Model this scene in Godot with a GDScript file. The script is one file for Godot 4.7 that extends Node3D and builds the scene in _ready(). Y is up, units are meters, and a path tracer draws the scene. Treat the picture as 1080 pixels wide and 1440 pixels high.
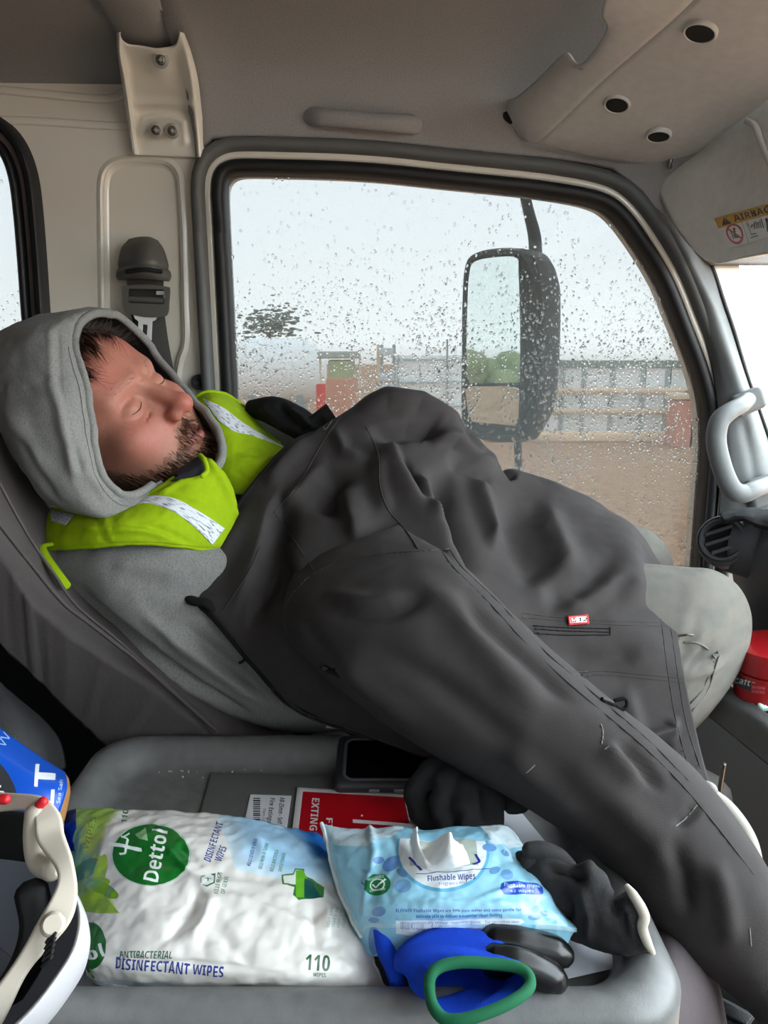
extends Node3D
# The inside of a truck cab on a wet day, seen from the driver's open door towards the passenger door.
# y is up, x is the driving direction, z points from the passenger door to the driver's door. Eye at EYE.
const EYE := Vector3(0, 2.0, 0)
const PITCH := 0.20944
const FPX := 1082.0
var rng := RandomNumberGenerator.new()
var M := {}
var noise_a := FastNoiseLite.new()
var noise_b := FastNoiseLite.new()
var used := {}

func _ready():
	rng.seed = 7
	noise_a.seed = 3; noise_a.frequency = 1.0; noise_a.fractal_octaves = 3
	noise_b.seed = 9; noise_b.frequency = 1.0; noise_b.fractal_octaves = 1
	# camera
	var cam = Camera3D.new(); cam.name = "camera"
	cam.position = EYE; cam.rotation.x = -PITCH
	cam.fov = rad_to_deg(2.0 * atan(720.0 / FPX)); cam.near = 0.02; cam.far = 500.0
	add_child(cam); cam.current = true
	# overcast sky and exposure
	var env = Environment.new()
	var sky_mat = ProceduralSkyMaterial.new()
	sky_mat.sky_top_color = Color(0.90, 0.955, 0.985)
	sky_mat.sky_horizon_color = Color(0.94, 0.975, 0.98)
	sky_mat.ground_horizon_color = Color(0.94, 0.975, 0.98)
	sky_mat.ground_bottom_color = Color(0.5, 0.42, 0.36)
	sky_mat.sun_angle_max = 0.0
	sky_mat.sky_energy_multiplier = 2.9
	sky_mat.ground_energy_multiplier = 2.9
	var sky = Sky.new(); sky.sky_material = sky_mat
	env.background_mode = Environment.BG_SKY; env.sky = sky
	env.tonemap_mode = Environment.TONE_MAPPER_LINEAR
	env.tonemap_exposure = 1.0
	env.sdfgi_enabled = true; env.ssao_enabled = true; env.ssil_enabled = true
	var we = WorldEnvironment.new(); we.name = "world_environment"; we.environment = env; add_child(we)
	make_materials()
	build_shell()
	build_outside()
	build_seat()
	build_person()
	build_jacket()
	build_tray()
	build_tray_things()
	build_left_things()
	build_dash()
	build_rain()

# ---------------------------------------------------------------- placing
func ray(px: float, py: float) -> Vector3:
	var c := Vector3((px - 540.0) / FPX, (720.0 - py) / FPX, -1.0)
	return c.rotated(Vector3.RIGHT, -PITCH)
func P(px: float, py: float, d: float) -> Vector3: return EYE + ray(px, py) * d
func Pz(px: float, py: float, z: float) -> Vector3:
	var r := ray(px, py); return EYE + r * (z / r.z)
func Py(px: float, py: float, h: float) -> Vector3:
	var r := ray(px, py); return EYE + r * (h / r.y)
func Px(px: float, py: float, x: float) -> Vector3:
	var r := ray(px, py); return EYE + r * (x / r.x)
func R(x: float, y: float, z: float) -> Vector3: return EYE + Vector3(x, y, z)
func proj(p: Vector3) -> Vector2:
	var c := (p - EYE).rotated(Vector3.RIGHT, PITCH)
	return Vector2(540.0 - FPX * c.x / c.z, 720.0 + FPX * c.y / c.z)

# ---------------------------------------------------------------- objects
func numbered(n: String) -> String:
	if not used.has(n):
		used[n] = 0
		return n
	used[n] += 1
	return "%s_%03d" % [n, used[n]]
func thing(called: String, label: String, category: String, at: Vector3 = Vector3.ZERO, group := "") -> Node3D:
	var o = Node3D.new(); o.name = numbered(called); add_child(o); o.position = at
	meta(o, label, category, group)
	return o
func meta(o, label, category, group := ""):
	if label: o.set_meta("label", label)
	if category: o.set_meta("category", category)
	if group: o.set_meta("group", group)
func part(called: String, mesh: Mesh, mat: Material, parent: Node = null, label := "") -> MeshInstance3D:
	var o = MeshInstance3D.new(); o.mesh = mesh; o.material_override = mat
	if parent == null:
		o.name = numbered(called); add_child(o)
	else:
		o.name = called; parent.add_child(o, true)
		var t := Vector3.ZERO
		var q = parent
		while q != self:
			t += q.position; q = q.get_parent()
		o.position = -t
	if label: o.set_meta("label", label)
	return o
func solo(called, mesh, mat, label, category, group := "") -> MeshInstance3D:
	var o = part(called, mesh, mat); meta(o, label, category, group); return o
func struct(called, mesh, mat, parent: Node = null) -> MeshInstance3D:
	var o = part(called, mesh, mat, parent)
	if parent == null: o.set_meta("kind", "structure")
	return o
func stuff(o): o.set_meta("kind", "stuff"); return o

# ---------------------------------------------------------------- meshes
# mk: vertices and triangles to a mesh with normals; closed shapes are turned outside out; crease < 180 splits hard edges
func mk(v: PackedVector3Array, idx: PackedInt32Array, uv := PackedVector2Array(), col := PackedColorArray(), closed := true, crease := 180.0, pairs := []) -> ArrayMesh:
	if closed:
		var vol := 0.0
		for t in range(0, idx.size(), 3):
			vol += v[idx[t]].dot(v[idx[t + 2]].cross(v[idx[t + 1]]))
			if t > 60000: break
		var c0 := Vector3.ZERO
		if idx.size() <= 60000:
			for p in v: c0 += p
			c0 /= v.size(); vol = 0.0
			for t in range(0, idx.size(), 3):
				vol += (v[idx[t]] - c0).dot((v[idx[t + 2]] - c0).cross(v[idx[t + 1]] - c0))
		if vol < 0.0:
			for t in range(0, idx.size(), 3):
				var k := idx[t + 1]; idx[t + 1] = idx[t + 2]; idx[t + 2] = k
	var nf := idx.size() / 3
	var fn := PackedVector3Array(); fn.resize(nf)
	var n := PackedVector3Array(); n.resize(v.size())
	for f in nf:
		var a := v[idx[f * 3]]; var b := v[idx[f * 3 + 1]]; var c := v[idx[f * 3 + 2]]
		var w := (c - a).cross(b - a)
		fn[f] = w
		n[idx[f * 3]] += w; n[idx[f * 3 + 1]] += w; n[idx[f * 3 + 2]] += w
	for pr in pairs:
		var s = n[pr[0]] + n[pr[1]]; n[pr[0]] = s; n[pr[1]] = s
	if crease < 179.0:
		var cosc := cos(deg_to_rad(crease))
		var inc := []; inc.resize(v.size())
		for f in nf:
			for k in 3:
				var i := idx[f * 3 + k]
				if inc[i] == null: inc[i] = []
				inc[i].append(f)
		var v2 := PackedVector3Array(); var n2 := PackedVector3Array(); var u2 := PackedVector2Array(); var c2 := PackedColorArray()
		var i2 := PackedInt32Array()
		for f in nf:
			var me := fn[f].normalized()
			for k in 3:
				var i := idx[f * 3 + k]
				var s := Vector3.ZERO
				for g in inc[i]:
					if fn[g].normalized().dot(me) >= cosc: s += fn[g]
				i2.append(v2.size()); v2.append(v[i]); n2.append(s.normalized())
				if uv.size(): u2.append(uv[i])
				if col.size(): c2.append(col[i])
		return pack_mesh(v2, n2, i2, u2, c2)
	for i in n.size(): n[i] = n[i].normalized() if n[i].length_squared() > 1e-24 else Vector3.UP
	return pack_mesh(v, n, idx, uv, col)
func pack_mesh(v, n, idx, uv, col) -> ArrayMesh:
	var a := []; a.resize(Mesh.ARRAY_MAX)
	a[Mesh.ARRAY_VERTEX] = v; a[Mesh.ARRAY_NORMAL] = n; a[Mesh.ARRAY_INDEX] = idx
	if uv.size(): a[Mesh.ARRAY_TEX_UV] = uv
	if col.size(): a[Mesh.ARRAY_COLOR] = col
	var m := ArrayMesh.new(); m.add_surface_from_arrays(Mesh.PRIMITIVE_TRIANGLES, a)
	return m
# loft: consecutive rings of equal size joined by quads
func loft(loops: Array, around := true, along := false, cap := true, crease := 180.0, closed := true, cols := []) -> ArrayMesh:
	var v := PackedVector3Array(); var uv := PackedVector2Array(); var idx := PackedInt32Array(); var col := PackedColorArray()
	var nl := loops.size(); var n: int = loops[0].size()
	var w := n + 1 if around else n
	var rows := nl + 1 if along else nl
	var pairs := []
	for j in rows:
		var L = loops[j % nl]
		for i in w:
			v.append(L[i % n]); uv.append(Vector2(float(i) / maxi(w - 1, 1), float(j) / maxi(rows - 1, 1)))
			if cols.size(): col.append(cols[j % nl])
		if around: pairs.append([j * w, j * w + n])
	if along:
		for i in w: pairs.append([i, (rows - 1) * w + i])
	for j in rows - 1:
		for i in w - 1:
			var a := j * w + i
			idx.append_array([a, a + 1, a + w, a + 1, a + w + 1, a + w])
	if cap and around and not along:
		for e in [0, rows - 1]:
			var c := Vector3.ZERO
			var base := v.size()
			for i in n: c += loops[e][i]
			c /= n
			for i in n: v.append(loops[e][i]); uv.append(Vector2(float(i) / n, float(e > 0)))
			v.append(c); uv.append(Vector2(0.5, 0.5))
			if cols.size():
				for i in n + 1: col.append(cols[e])
			for i in n:
				if e == 0: idx.append_array([base + n, base + (i + 1) % n, base + i])
				else: idx.append_array([base + n, base + i, base + (i + 1) % n])
	return mk(v, idx, uv, col, closed, crease, pairs)
func circle(c: Vector3, x: Vector3, y: Vector3, n: int) -> PackedVector3Array:
	var L := PackedVector3Array()
	for i in n:
		var t := TAU * i / n
		L.append(c + x * cos(t) + y * sin(t))
	return L
# spline through points (any type with + and *), n samples
func spline(p: Array, n: int, closed := false) -> Array:
	var out := []
	var k := p.size()
	for i in n:
		var t := float(i) / (n if closed else n - 1) * (k if closed else k - 1)
		var s := mini(int(t), (k - 1) if closed else (k - 2)); var f := t - s
		var a; var b; var c; var d
		if closed:
			a = p[(s + k - 1) % k]; b = p[s % k]; c = p[(s + 1) % k]; d = p[(s + 2) % k]
		else:
			b = p[s]; c = p[s + 1]
			a = p[s - 1] if s > 0 else b * 2.0 - c
			d = p[s + 2] if s + 2 < k else c * 2.0 - b
		out.append(b + (c - a) * (0.5 * f) + (a * 2.0 - b * 5.0 + c * 4.0 - d) * (0.5 * f * f) + (b * 3.0 - a - c * 3.0 + d) * (0.5 * f * f * f))
	return out
# tube along points; rad: a number or an array; squash scales the second cross axis (up)
func tube(pts: Array, rad, sides := 10, n := 0, up := Vector3.ZERO, squash := 1.0, cap_round := true) -> ArrayMesh:
	var path = spline(pts, n) if n > 0 else pts
	var k: int = path.size()
	var radii := []
	for i in k:
		if rad is Array:
			var t = float(i) / (k - 1) * (rad.size() - 1); var s = mini(int(t), rad.size() - 2)
			radii.append(lerpf(rad[s], rad[s + 1], t - s))
		else: radii.append(float(rad))
	var loops := []
	var ref := up
	for i in k:
		var t: Vector3 = (path[mini(i + 1, k - 1)] - path[maxi(i - 1, 0)]).normalized()
		if ref == Vector3.ZERO or absf(ref.normalized().dot(t)) > 0.98: ref = Vector3.UP if absf(t.y) < 0.9 else Vector3.RIGHT
		var x := t.cross(ref).normalized(); var y := x.cross(t).normalized()
		if up == Vector3.ZERO: ref = y
		if cap_round and i == 0:
			for q in [[0.9, 0.35], [0.5, 0.8]]:
				loops.append(circle(path[0] - t * (radii[0] * q[0] * 0.7), x * radii[0] * q[1], y * radii[0] * q[1] * squash, sides))
		loops.append(circle(path[i], x * radii[i], y * radii[i] * squash, sides))
		if cap_round and i == k - 1:
			for q in [[0.5, 0.8], [0.9, 0.35]]:
				loops.append(circle(path[i] + t * (radii[i] * q[0] * 0.7), x * radii[i] * q[1], y * radii[i] * q[1] * squash, sides))
	return loft(loops)
# box with rounded edges
func rbox(size: Vector3, r: float, xf := Transform3D.IDENTITY, seg := 3) -> ArrayMesh:
	var h := size / 2.0; r = minf(r, minf(h.x, minf(h.y, h.z)) * 0.999)
	var inner := h - Vector3.ONE * r
	var v := PackedVector3Array(); var n := PackedVector3Array(); var uv := PackedVector2Array(); var idx := PackedInt32Array()
	for f in 6:
		var ax := f / 2; var s := 1.0 if f % 2 else -1.0
		var a1 := (ax + 1) % 3; var a2 := (ax + 2) % 3
		var g1 := []; var g2 := []
		for g in [[g1, a1], [g2, a2]]:
			for i in seg + 1: g[0].append(-h[g[1]] + r * i / seg)
			for i in seg + 1: g[0].append(inner[g[1]] + r * i / seg)
		var base := v.size(); var w := g1.size()
		for j in w:
			for i in w:
				var p := Vector3.ZERO
				p[ax] = s * h[ax]; p[a1] = g1[i]; p[a2] = g2[j]
				var q := p.clamp(-inner, inner)
				var d := (p - q).normalized()
				v.append(xf * (q + d * r)); n.append((xf.basis * d).normalized())
				uv.append(Vector2((g1[i] + h[a1]) / (2 * h[a1]), (g2[j] + h[a2]) / (2 * h[a2])))
		for j in w - 1:
			for i in w - 1:
				var a := base + j * w + i
				if s < 0: idx.append_array([a, a + 1, a + w, a + 1, a + w + 1, a + w])
				else: idx.append_array([a, a + w, a + 1, a + 1, a + w, a + w + 1])
	if xf.basis.determinant() < 0: idx.reverse()
	return pack_mesh(v, n, idx, uv, PackedColorArray())
# polygon (in the xy plane of xf) pushed out along z by depth with a small bevel
func prism(poly: Array, depth: float, bevel := 0.001, xf := Transform3D.IDENTITY, crease := 40.0) -> ArrayMesh:
	var pts := PackedVector2Array(poly)
	if Geometry2D.is_polygon_clockwise(pts): pts.reverse()
	var inset = offset_loop(pts, -bevel)
	var v := PackedVector3Array(); var idx := PackedInt32Array(); var uv := PackedVector2Array()
	var lo := pts[0]; var hi := pts[0]
	for p in pts: lo = lo.min(p); hi = hi.max(p)
	var n := pts.size()
	for L in [[inset, 0.0], [pts, bevel], [pts, depth - bevel], [inset, depth]]:
		for p in L[0]:
			v.append(xf * Vector3(p.x, p.y, L[1])); uv.append(Vector2((p.x - lo.x) / (hi.x - lo.x), 1.0 - (p.y - lo.y) / (hi.y - lo.y)))
	for j in 3:
		for i in n:
			var a := j * n + i; var b := j * n + (i + 1) % n
			idx.append_array([a, a + n, b, b, a + n, b + n])
	var tri := Geometry2D.triangulate_polygon(PackedVector2Array(inset.map(func(q): return q * 200.0)))
	if tri.is_empty(): printerr("prism not triangulated ", poly.size(), poly[0])
	for t in range(0, tri.size(), 3):
		idx.append_array([tri[t] + 3 * n, tri[t + 2] + 3 * n, tri[t + 1] + 3 * n])
		idx.append_array([tri[t], tri[t + 1], tri[t + 2]])
	if tri.size():
		# make both caps agree with the walls (counter-clockwise polygon)
		var a := pts[tri[0]]; var b := pts[tri[1]]; var c := pts[tri[2]]
		if (b - a).cross(c - a) < 0:
			for t in range(6 * 3 * n / 3, idx.size(), 3):
				var k := idx[t + 1]; idx[t + 1] = idx[t + 2]; idx[t + 2] = k
	return mk(v, idx, uv, PackedColorArray(), true, crease)
# flat plate with holes, from z0 to z0 + depth
func plate(outer: Array, holes: Array, z0: float, depth: float, base := Vector3.ZERO) -> ArrayMesh:
	var poly := ccw(outer.duplicate())
	for h in holes:
		var hole: Array = ccw(h.duplicate()); hole.reverse()
		var best := 1e9; var bi := 0; var bj := 0
		for i in poly.size():
			for j in hole.size():
				var d: float = poly[i].distance_squared_to(hole[j])
				if d < best: best = d; bi = i; bj = j
		var out := []
		for i in bi + 1: out.append(poly[i])
		for j in hole.size() + 1: out.append(hole[(bj + j) % hole.size()])
		for i in range(bi, poly.size()): out.append(poly[i])
		poly = out
	var tri := Geometry2D.triangulate_polygon(PackedVector2Array(poly.map(func(q): return q * 200.0)))
	if tri.is_empty(): printerr("plate not triangulated ", holes.size(), outer)
	var v := PackedVector3Array(); var idx := PackedInt32Array(); var uv := PackedVector2Array()
	var n := poly.size()
	for k in 2:
		for p in poly: v.append(base + Vector3(p.x, p.y, z0 + depth * k)); uv.append(p)
	for t in range(0, tri.size(), 3):
		var s := (poly[tri[t + 1]] - poly[tri[t]] as Vector2).cross(poly[tri[t + 2]] - poly[tri[t]])
		var q := [tri[t], tri[t + 1], tri[t + 2]] if s < 0 else [tri[t], tri[t + 2], tri[t + 1]]
		idx.append_array([q[0] + n, q[1] + n, q[2] + n, q[0], q[2], q[1]])
	var loops := [poly.size()]
	for L in [ccw(outer.duplicate())] + holes.map(func(h): var r = ccw(h.duplicate()); r.reverse(); return r):
		var b := v.size(); var m: int = L.size()
		for k in 2:
			for p in L: v.append(base + Vector3(p.x, p.y, z0 + depth * k)); uv.append(p)
		for i in m:
			var a := b + i; var c := b + (i + 1) % m
			idx.append_array([a, a + m, c, c, a + m, c + m])
	return mk(v, idx, uv, PackedColorArray(), true, 40.0)
func offset_loop(p, d: float) -> Array:
	var out := []; var n: int = p.size()
	for i in n:
		var a: Vector2 = p[(i + n - 1) % n]; var b: Vector2 = p[i]; var c: Vector2 = p[(i + 1) % n]
		var t1 := (b - a).normalized(); var t2 := (c - b).normalized()
		var n1 := Vector2(t1.y, -t1.x); var n2 := Vector2(t2.y, -t2.x)
		var m := (n1 + n2)
		m = m.normalized() if m.length() > 0.05 else n1
		out.append(b + m * (d / maxf(0.5, m.dot(n1))))
	return out
# a band round a loop: section = [offset outwards, rise along z] pairs; loop is counter-clockwise in xy
func ring(loop2: Array, section: Array, z: float, base := Vector3.ZERO) -> ArrayMesh:
	var loops := []
	for s in section:
		var L := PackedVector3Array()
		for p in offset_loop(loop2, s[0]): L.append(base + Vector3(p.x, p.y, z + s[1]))
		loops.append(L)
	return loft(loops, true, true, false, 50.0)
func ccw(p: Array) -> Array:
	if Geometry2D.is_polygon_clockwise(PackedVector2Array(p)): p.reverse()
	return p
func rrect(w: float, h: float, r: float, seg := 6, c := Vector2.ZERO) -> Array:
	var out := []
	for k in 4:
		var o = Vector2(w / 2 - r, h / 2 - r) * [Vector2(1, 1), Vector2(-1, 1), Vector2(-1, -1), Vector2(1, -1)][k]
		for i in seg + 1:
			var t := PI / 2 * (k + float(i) / seg)
			out.append(c + o + Vector2(cos(t), sin(t)) * r)
	return out
# dense grid through a net of control points
func net(ctrl: Array, nu: int, nv: int) -> Array:
	var rows := []
	for r in ctrl: rows.append(spline(r, nu))
	var cols := []
	for i in nu:
		var c := []
		for r in rows: c.append(r[i])
		cols.append(spline(c, nv))
	var out := []
	for j in nv:
		var r := PackedVector3Array()
		for i in nu: r.append(cols[i][j])
		out.append(r)
	return out
func pnet(ctrl: Array, nu: int, nv: int) -> Array:
	var c := []
	for r in ctrl:
		var q := []
		for t in r: q.append(P(t[0], t[1], t[2]))
		c.append(q)
	return net(c, nu, nv)
func grid_normals(g: Array) -> Array:
	var out := []
	var nv := g.size(); var nu: int = g[0].size()
	for j in nv:
		var r := PackedVector3Array()
		for i in nu:
			var du: Vector3 = g[j][mini(i + 1, nu - 1)] - g[j][maxi(i - 1, 0)]
			var dv: Vector3 = g[mini(j + 1, nv - 1)][i] - g[maxi(j - 1, 0)][i]
			r.append(dv.cross(du).normalized())
		out.append(r)
	return out
# a sheet with thickness t (backwards along its normals); rounded rim
func shell(g: Array, t: float, flip := false, cols := [], edge := 0.35) -> ArrayMesh:
	var nv := g.size(); var nu: int = g[0].size()
	var N = grid_normals(g)
	var v := PackedVector3Array(); var uv := PackedVector2Array(); var idx := PackedInt32Array(); var col := PackedColorArray()
	var s := -1.0 if flip else 1.0
	for side in 2:
		for j in nv:
			for i in nu:
				v.append(g[j][i] - N[j][i] * (s * t * side)); uv.append(Vector2(float(i) / (nu - 1), float(j) / (nv - 1)))
				if cols.size(): col.append(cols[j][i])
	var o := nv * nu
	for j in nv - 1:
		for i in nu - 1:
			var a := j * nu + i
			idx.append_array([a, a + 1, a + nu, a + 1, a + nu + 1, a + nu])
			idx.append_array([o + a, o + a + nu, o + a + 1, o + a + 1, o + a + nu, o + a + nu + 1])
	var rim := []
	for i in nu: rim.append(i)
	for j in range(1, nv): rim.append(j * nu + nu - 1)
	for i in range(nu - 2, -1, -1): rim.append((nv - 1) * nu + i)
	for j in range(nv - 2, 0, -1): rim.append(j * nu)
	var cen := Vector3.ZERO
	for k in rim.size():
		var a: int = rim[k]; var b: int = rim[(k + 1) % rim.size()]
		idx.append_array([a, a + o, b, b, a + o, b + o])
	return mk(v, idx, uv, col, true, 180.0)
# several meshes in one
func join(list: Array) -> ArrayMesh:
	var v := PackedVector3Array(); var n := PackedVector3Array(); var idx := PackedInt32Array(); var uv := PackedVector2Array()
	for m in list:
		var a = m.surface_get_arrays(0)
		var b := v.size()
		v.append_array(a[Mesh.ARRAY_VERTEX]); n.append_array(a[Mesh.ARRAY_NORMAL])
		if a[Mesh.ARRAY_TEX_UV] != null: uv.append_array(a[Mesh.ARRAY_TEX_UV])
		else:
			for k in a[Mesh.ARRAY_VERTEX].size(): uv.append(Vector2.ZERO)
		for k in a[Mesh.ARRAY_INDEX]: idx.append(b + k)
	return pack_mesh(v, n, idx, uv, PackedColorArray())
func moved(m: Mesh, xf: Transform3D) -> ArrayMesh:
	var a = m.surface_get_arrays(0)
	var v: PackedVector3Array = a[Mesh.ARRAY_VERTEX]; var n: PackedVector3Array = a[Mesh.ARRAY_NORMAL]
	for i in v.size(): v[i] = xf * v[i]; n[i] = (xf.basis * n[i]).normalized()
	return pack_mesh(v, n, a[Mesh.ARRAY_INDEX], a[Mesh.ARRAY_TEX_UV] if a[Mesh.ARRAY_TEX_UV] != null else PackedVector2Array(), PackedColorArray())
func lathe(profile: Array, n: int, xf := Transform3D.IDENTITY, crease := 45.0) -> ArrayMesh:
	var loops := []
	for p in profile: loops.append(circle(xf * Vector3(0, p[1], 0), xf.basis * Vector3(maxf(p[0], 1e-5), 0, 0), xf.basis * Vector3(0, 0, maxf(p[0], 1e-5)), n))
	return loft(loops, true, false, true, crease)
func basis_from(y: Vector3, z_hint: Vector3) -> Basis:
	y = y.normalized()
	var x := y.cross(z_hint).normalized()
	return Basis(x, y, x.cross(y).normalized())
# folds: [polyline in picture points, width, height in metres]; lifts a grid along its normals
func fold(g: Array, folds: Array, col := -1) -> Array:
	var N = grid_normals(g)
	var jj: int = g.size() / 2; var ii: int = g[0].size() / 2 if col < 0 else col
	var s := 1.0 if N[jj][ii].dot(EYE - g[jj][ii]) > 0 else -1.0
	var boxes := []
	for f in folds:
		var r := Rect2(f[0][0], Vector2.ZERO)
		for q in f[0]: r = r.expand(q)
		boxes.append(r.grow(maxf(f[1], f[4] if f.size() > 4 else 0.0) * 2.6))
	var out := []
	for j in g.size():
		var row := PackedVector3Array()
		for i in g[j].size():
			var q := proj(g[j][i])
			var h := 0.0
			for k in folds.size():
				if not boxes[k].has_point(q): continue
				var f = folds[k]
				var best := 1e9; var along := 0.0; var side := 0.0
				var m: int = f[0].size() - 1
				for e in m:
					var a: Vector2 = f[0][e]; var b: Vector2 = f[0][e + 1]
					var ab := b - a
					var t := clampf((q - a).dot(ab) / maxf(ab.length_squared(), 1e-6), 0.0, 1.0)
					var dd := q.distance_squared_to(a + ab * t)
					if dd < best: best = dd; along = (e + t) / m; side = ab.cross(q - a)
				var fade := 1.0
				if f.size() > 3 and f[3]: fade = smoothstep(0.0, 0.3, along) * smoothstep(1.0, 0.7, along)
				var w: float = f[1]
				if f.size() > 4 and side > 0.0: w = f[4]
				h += f[2] * exp(-best / (w * w)) * fade
			row.append(g[j][i] + N[j][i] * (h * s))
		out.append(row)
	return out
# random lumps along the normals
func lumps(g: Array, amp: float, freq: float, sd := 0.0) -> Array:
	var N = grid_normals(g)
	var out := []
	for j in g.size():
		var r := PackedVector3Array()
		for i in g[j].size():
			var q: Vector3 = g[j][i] * freq
			r.append(g[j][i] + N[j][i] * (amp * noise_a.get_noise_3d(q.x + sd, q.y, q.z)))
		out.append(r)
	return out
# body between an upper and a lower outline: stations [ux, uy, lx, ly, depth, front bulge, back bulge], n points round
func between(st: Array, ns: int, n: int) -> Array:
	var rows := []
	for c in 7: rows.append(spline(st.map(func(s): return Vector2(s[c], 0)), ns))
	var out := []
	for k in ns:
		var d: float = rows[4][k].x
		var u := P(rows[0][k].x, rows[1][k].x, d); var l := P(rows[2][k].x, rows[3][k].x, d)
		var c := (u + l) / 2.0; var a := (u - l) / 2.0; var e := (EYE - c).normalized()
		var L := PackedVector3Array()
		for i in n:
			var t := TAU * i / n
			var s := sin(t)
			L.append(c + a * cos(t) + e * (s * (rows[5][k].x if s > 0 else rows[6][k].x)))
		out.append(L)
	return out
# surface nets of a distance function
func nets(f: Callable, lo: Vector3, hi: Vector3, cell: float, colour = null) -> ArrayMesh:
	var B := 4
	var nx := int(ceil((hi.x - lo.x) / cell / B)) * B; var ny := int(ceil((hi.y - lo.y) / cell / B)) * B; var nz := int(ceil((hi.z - lo.z) / cell / B)) * B
	var sx := nx + 1; var sxy := (nx + 1) * (ny + 1)
	var val := PackedFloat32Array(); val.resize(sxy * (nz + 1)); val.fill(1e9)
	var lim := B * cell * 0.5 * 1.7321 * 1.35
	var live := []
	for bz in nz / B:
		for by in ny / B:
			for bx in nx / B:
				var c := lo + Vector3(bx + 0.5, by + 0.5, bz + 0.5) * (B * cell)
				if absf(f.call(c)) > lim: continue
				live.append(Vector3i(bx, by, bz))
				for k in B + 1:
					for j in B + 1:
						for i in B + 1:
							var at := (bx * B + i) + (by * B + j) * sx + (bz * B + k) * sxy
							if val[at] > 1e8: val[at] = f.call(lo + Vector3(bx * B + i, by * B + j, bz * B + k) * cell)
	var ids := {}
	var v := PackedVector3Array(); var idx := PackedInt32Array(); var col := PackedColorArray()
	var off := [0, 1, sx, sx + 1, sxy, sxy + 1, sxy + sx, sxy + sx + 1]
	var edges := [[0, 1], [2, 3], [4, 5], [6, 7], [0, 2], [1, 3], [4, 6], [5, 7], [0, 4], [1, 5], [2, 6], [3, 7]]
	for b in live:
		for k in B:
			for j in B:
				for i in B:
					var x: int = b.x * B + i; var y: int = b.y * B + j; var z: int = b.z * B + k
					var at := x + y * sx + z * sxy
					var mask := 0
					for q in 8:
						if val[at + off[q]] < 0.0: mask |= 1 << q
					if mask == 0 or mask == 255: continue
					var s := Vector3.ZERO; var cnt := 0
					for e in edges:
						var a: int = e[0]; var c: int = e[1]
						if ((mask >> a) & 1) == ((mask >> c) & 1): continue
						var va := val[at + off[a]]; var vb := val[at + off[c]]
						var t := va / (va - vb)
						var pa := Vector3(a & 1, (a >> 1) & 1, a >> 2); var pb := Vector3(c & 1, (c >> 1) & 1, c >> 2)
						s += pa.lerp(pb, t); cnt += 1
					var p := lo + (Vector3(x, y, z) + s / cnt) * cell
					ids[at] = v.size(); v.append(p)
					if colour != null: col.append(colour.call(p))
	for at in ids:
		var inside: bool = val[at] < 0.0
		for ax in 3:
			var o: int = [1, sx, sxy][ax]; var o1: int = [sx, sxy, 1][ax]; var o2: int = [sxy, 1, sx][ax]
			if (val[at + o] < 0.0) == inside: continue
			if not (ids.has(at - o1) and ids.has(at - o2) and ids.has(at - o1 - o2)): continue
			var a: int = ids[at]; var b: int = ids[at - o1]; var c: int = ids[at - o1 - o2]; var d: int = ids[at - o2]
			if inside: idx.append_array([a, c, b, a, d, c])
			else: idx.append_array([a, b, c, a, c, d])
	return mk(v, idx, PackedVector2Array(), col, true)
func smin(a: float, b: float, k: float) -> float:
	var h := maxf(k - absf(a - b), 0.0) / k
	return minf(a, b) - h * h * k * 0.25
func smax(a: float, b: float, k: float) -> float: return -smin(-a, -b, k)
func cone(p: Vector3, a: Vector3, b: Vector3, ra: float, rb: float) -> float:
	var ab := b - a
	var t := clampf((p - a).dot(ab) / ab.length_squared(), 0.0, 1.0)
	return p.distance_to(a + ab * t) - lerpf(ra, rb, t)
func ell(p: Vector3, c: Vector3, r: Vector3) -> float:
	var q := p - c
	var k0 := (q / r).length(); var k1 := (q / (r * r)).length()
	return k0 * (k0 - 1.0) / maxf(k1, 1e-6)

# ---------------------------------------------------------------- pictures
func canvas(w: int, h: int, c: Color) -> Image:
	var im := Image.create_empty(w, h, false, Image.FORMAT_RGBA8); im.fill(c); return im
func fill_poly(im: Image, pts: Array, c: Color):
	var y0 := 1e9; var y1 := -1e9
	for p in pts: y0 = minf(y0, p.y); y1 = maxf(y1, p.y)
	var n := pts.size()
	for y in range(maxi(0, int(floor(y0))), mini(im.get_height() - 1, int(ceil(y1))) + 1):
		var xs := []
		var yy := y + 0.5
		for i in n:
			var a: Vector2 = pts[i]; var b: Vector2 = pts[(i + 1) % n]
			if (a.y <= yy) != (b.y <= yy): xs.append(a.x + (yy - a.y) / (b.y - a.y) * (b.x - a.x))
		xs.sort()
		for k in range(0, xs.size() - 1, 2):
			var xa := int(round(xs[k])); var xb := int(round(xs[k + 1]))
			if xb > xa: im.fill_rect(Rect2i(xa, y, xb - xa, 1), c)
func disc(im: Image, c: Vector2, r: Vector2, col: Color, rot := 0.0):
	var pts := []
	for i in 48: pts.append(c + Vector2(cos(TAU * i / 48) * r.x, sin(TAU * i / 48) * r.y).rotated(rot))
	fill_poly(im, pts, col)
func bar(im: Image, a: Vector2, b: Vector2, w: float, col: Color):
	var n := (b - a).normalized().orthogonal() * w / 2
	fill_poly(im, [a + n, b + n, b - n, a - n], col)
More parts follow.
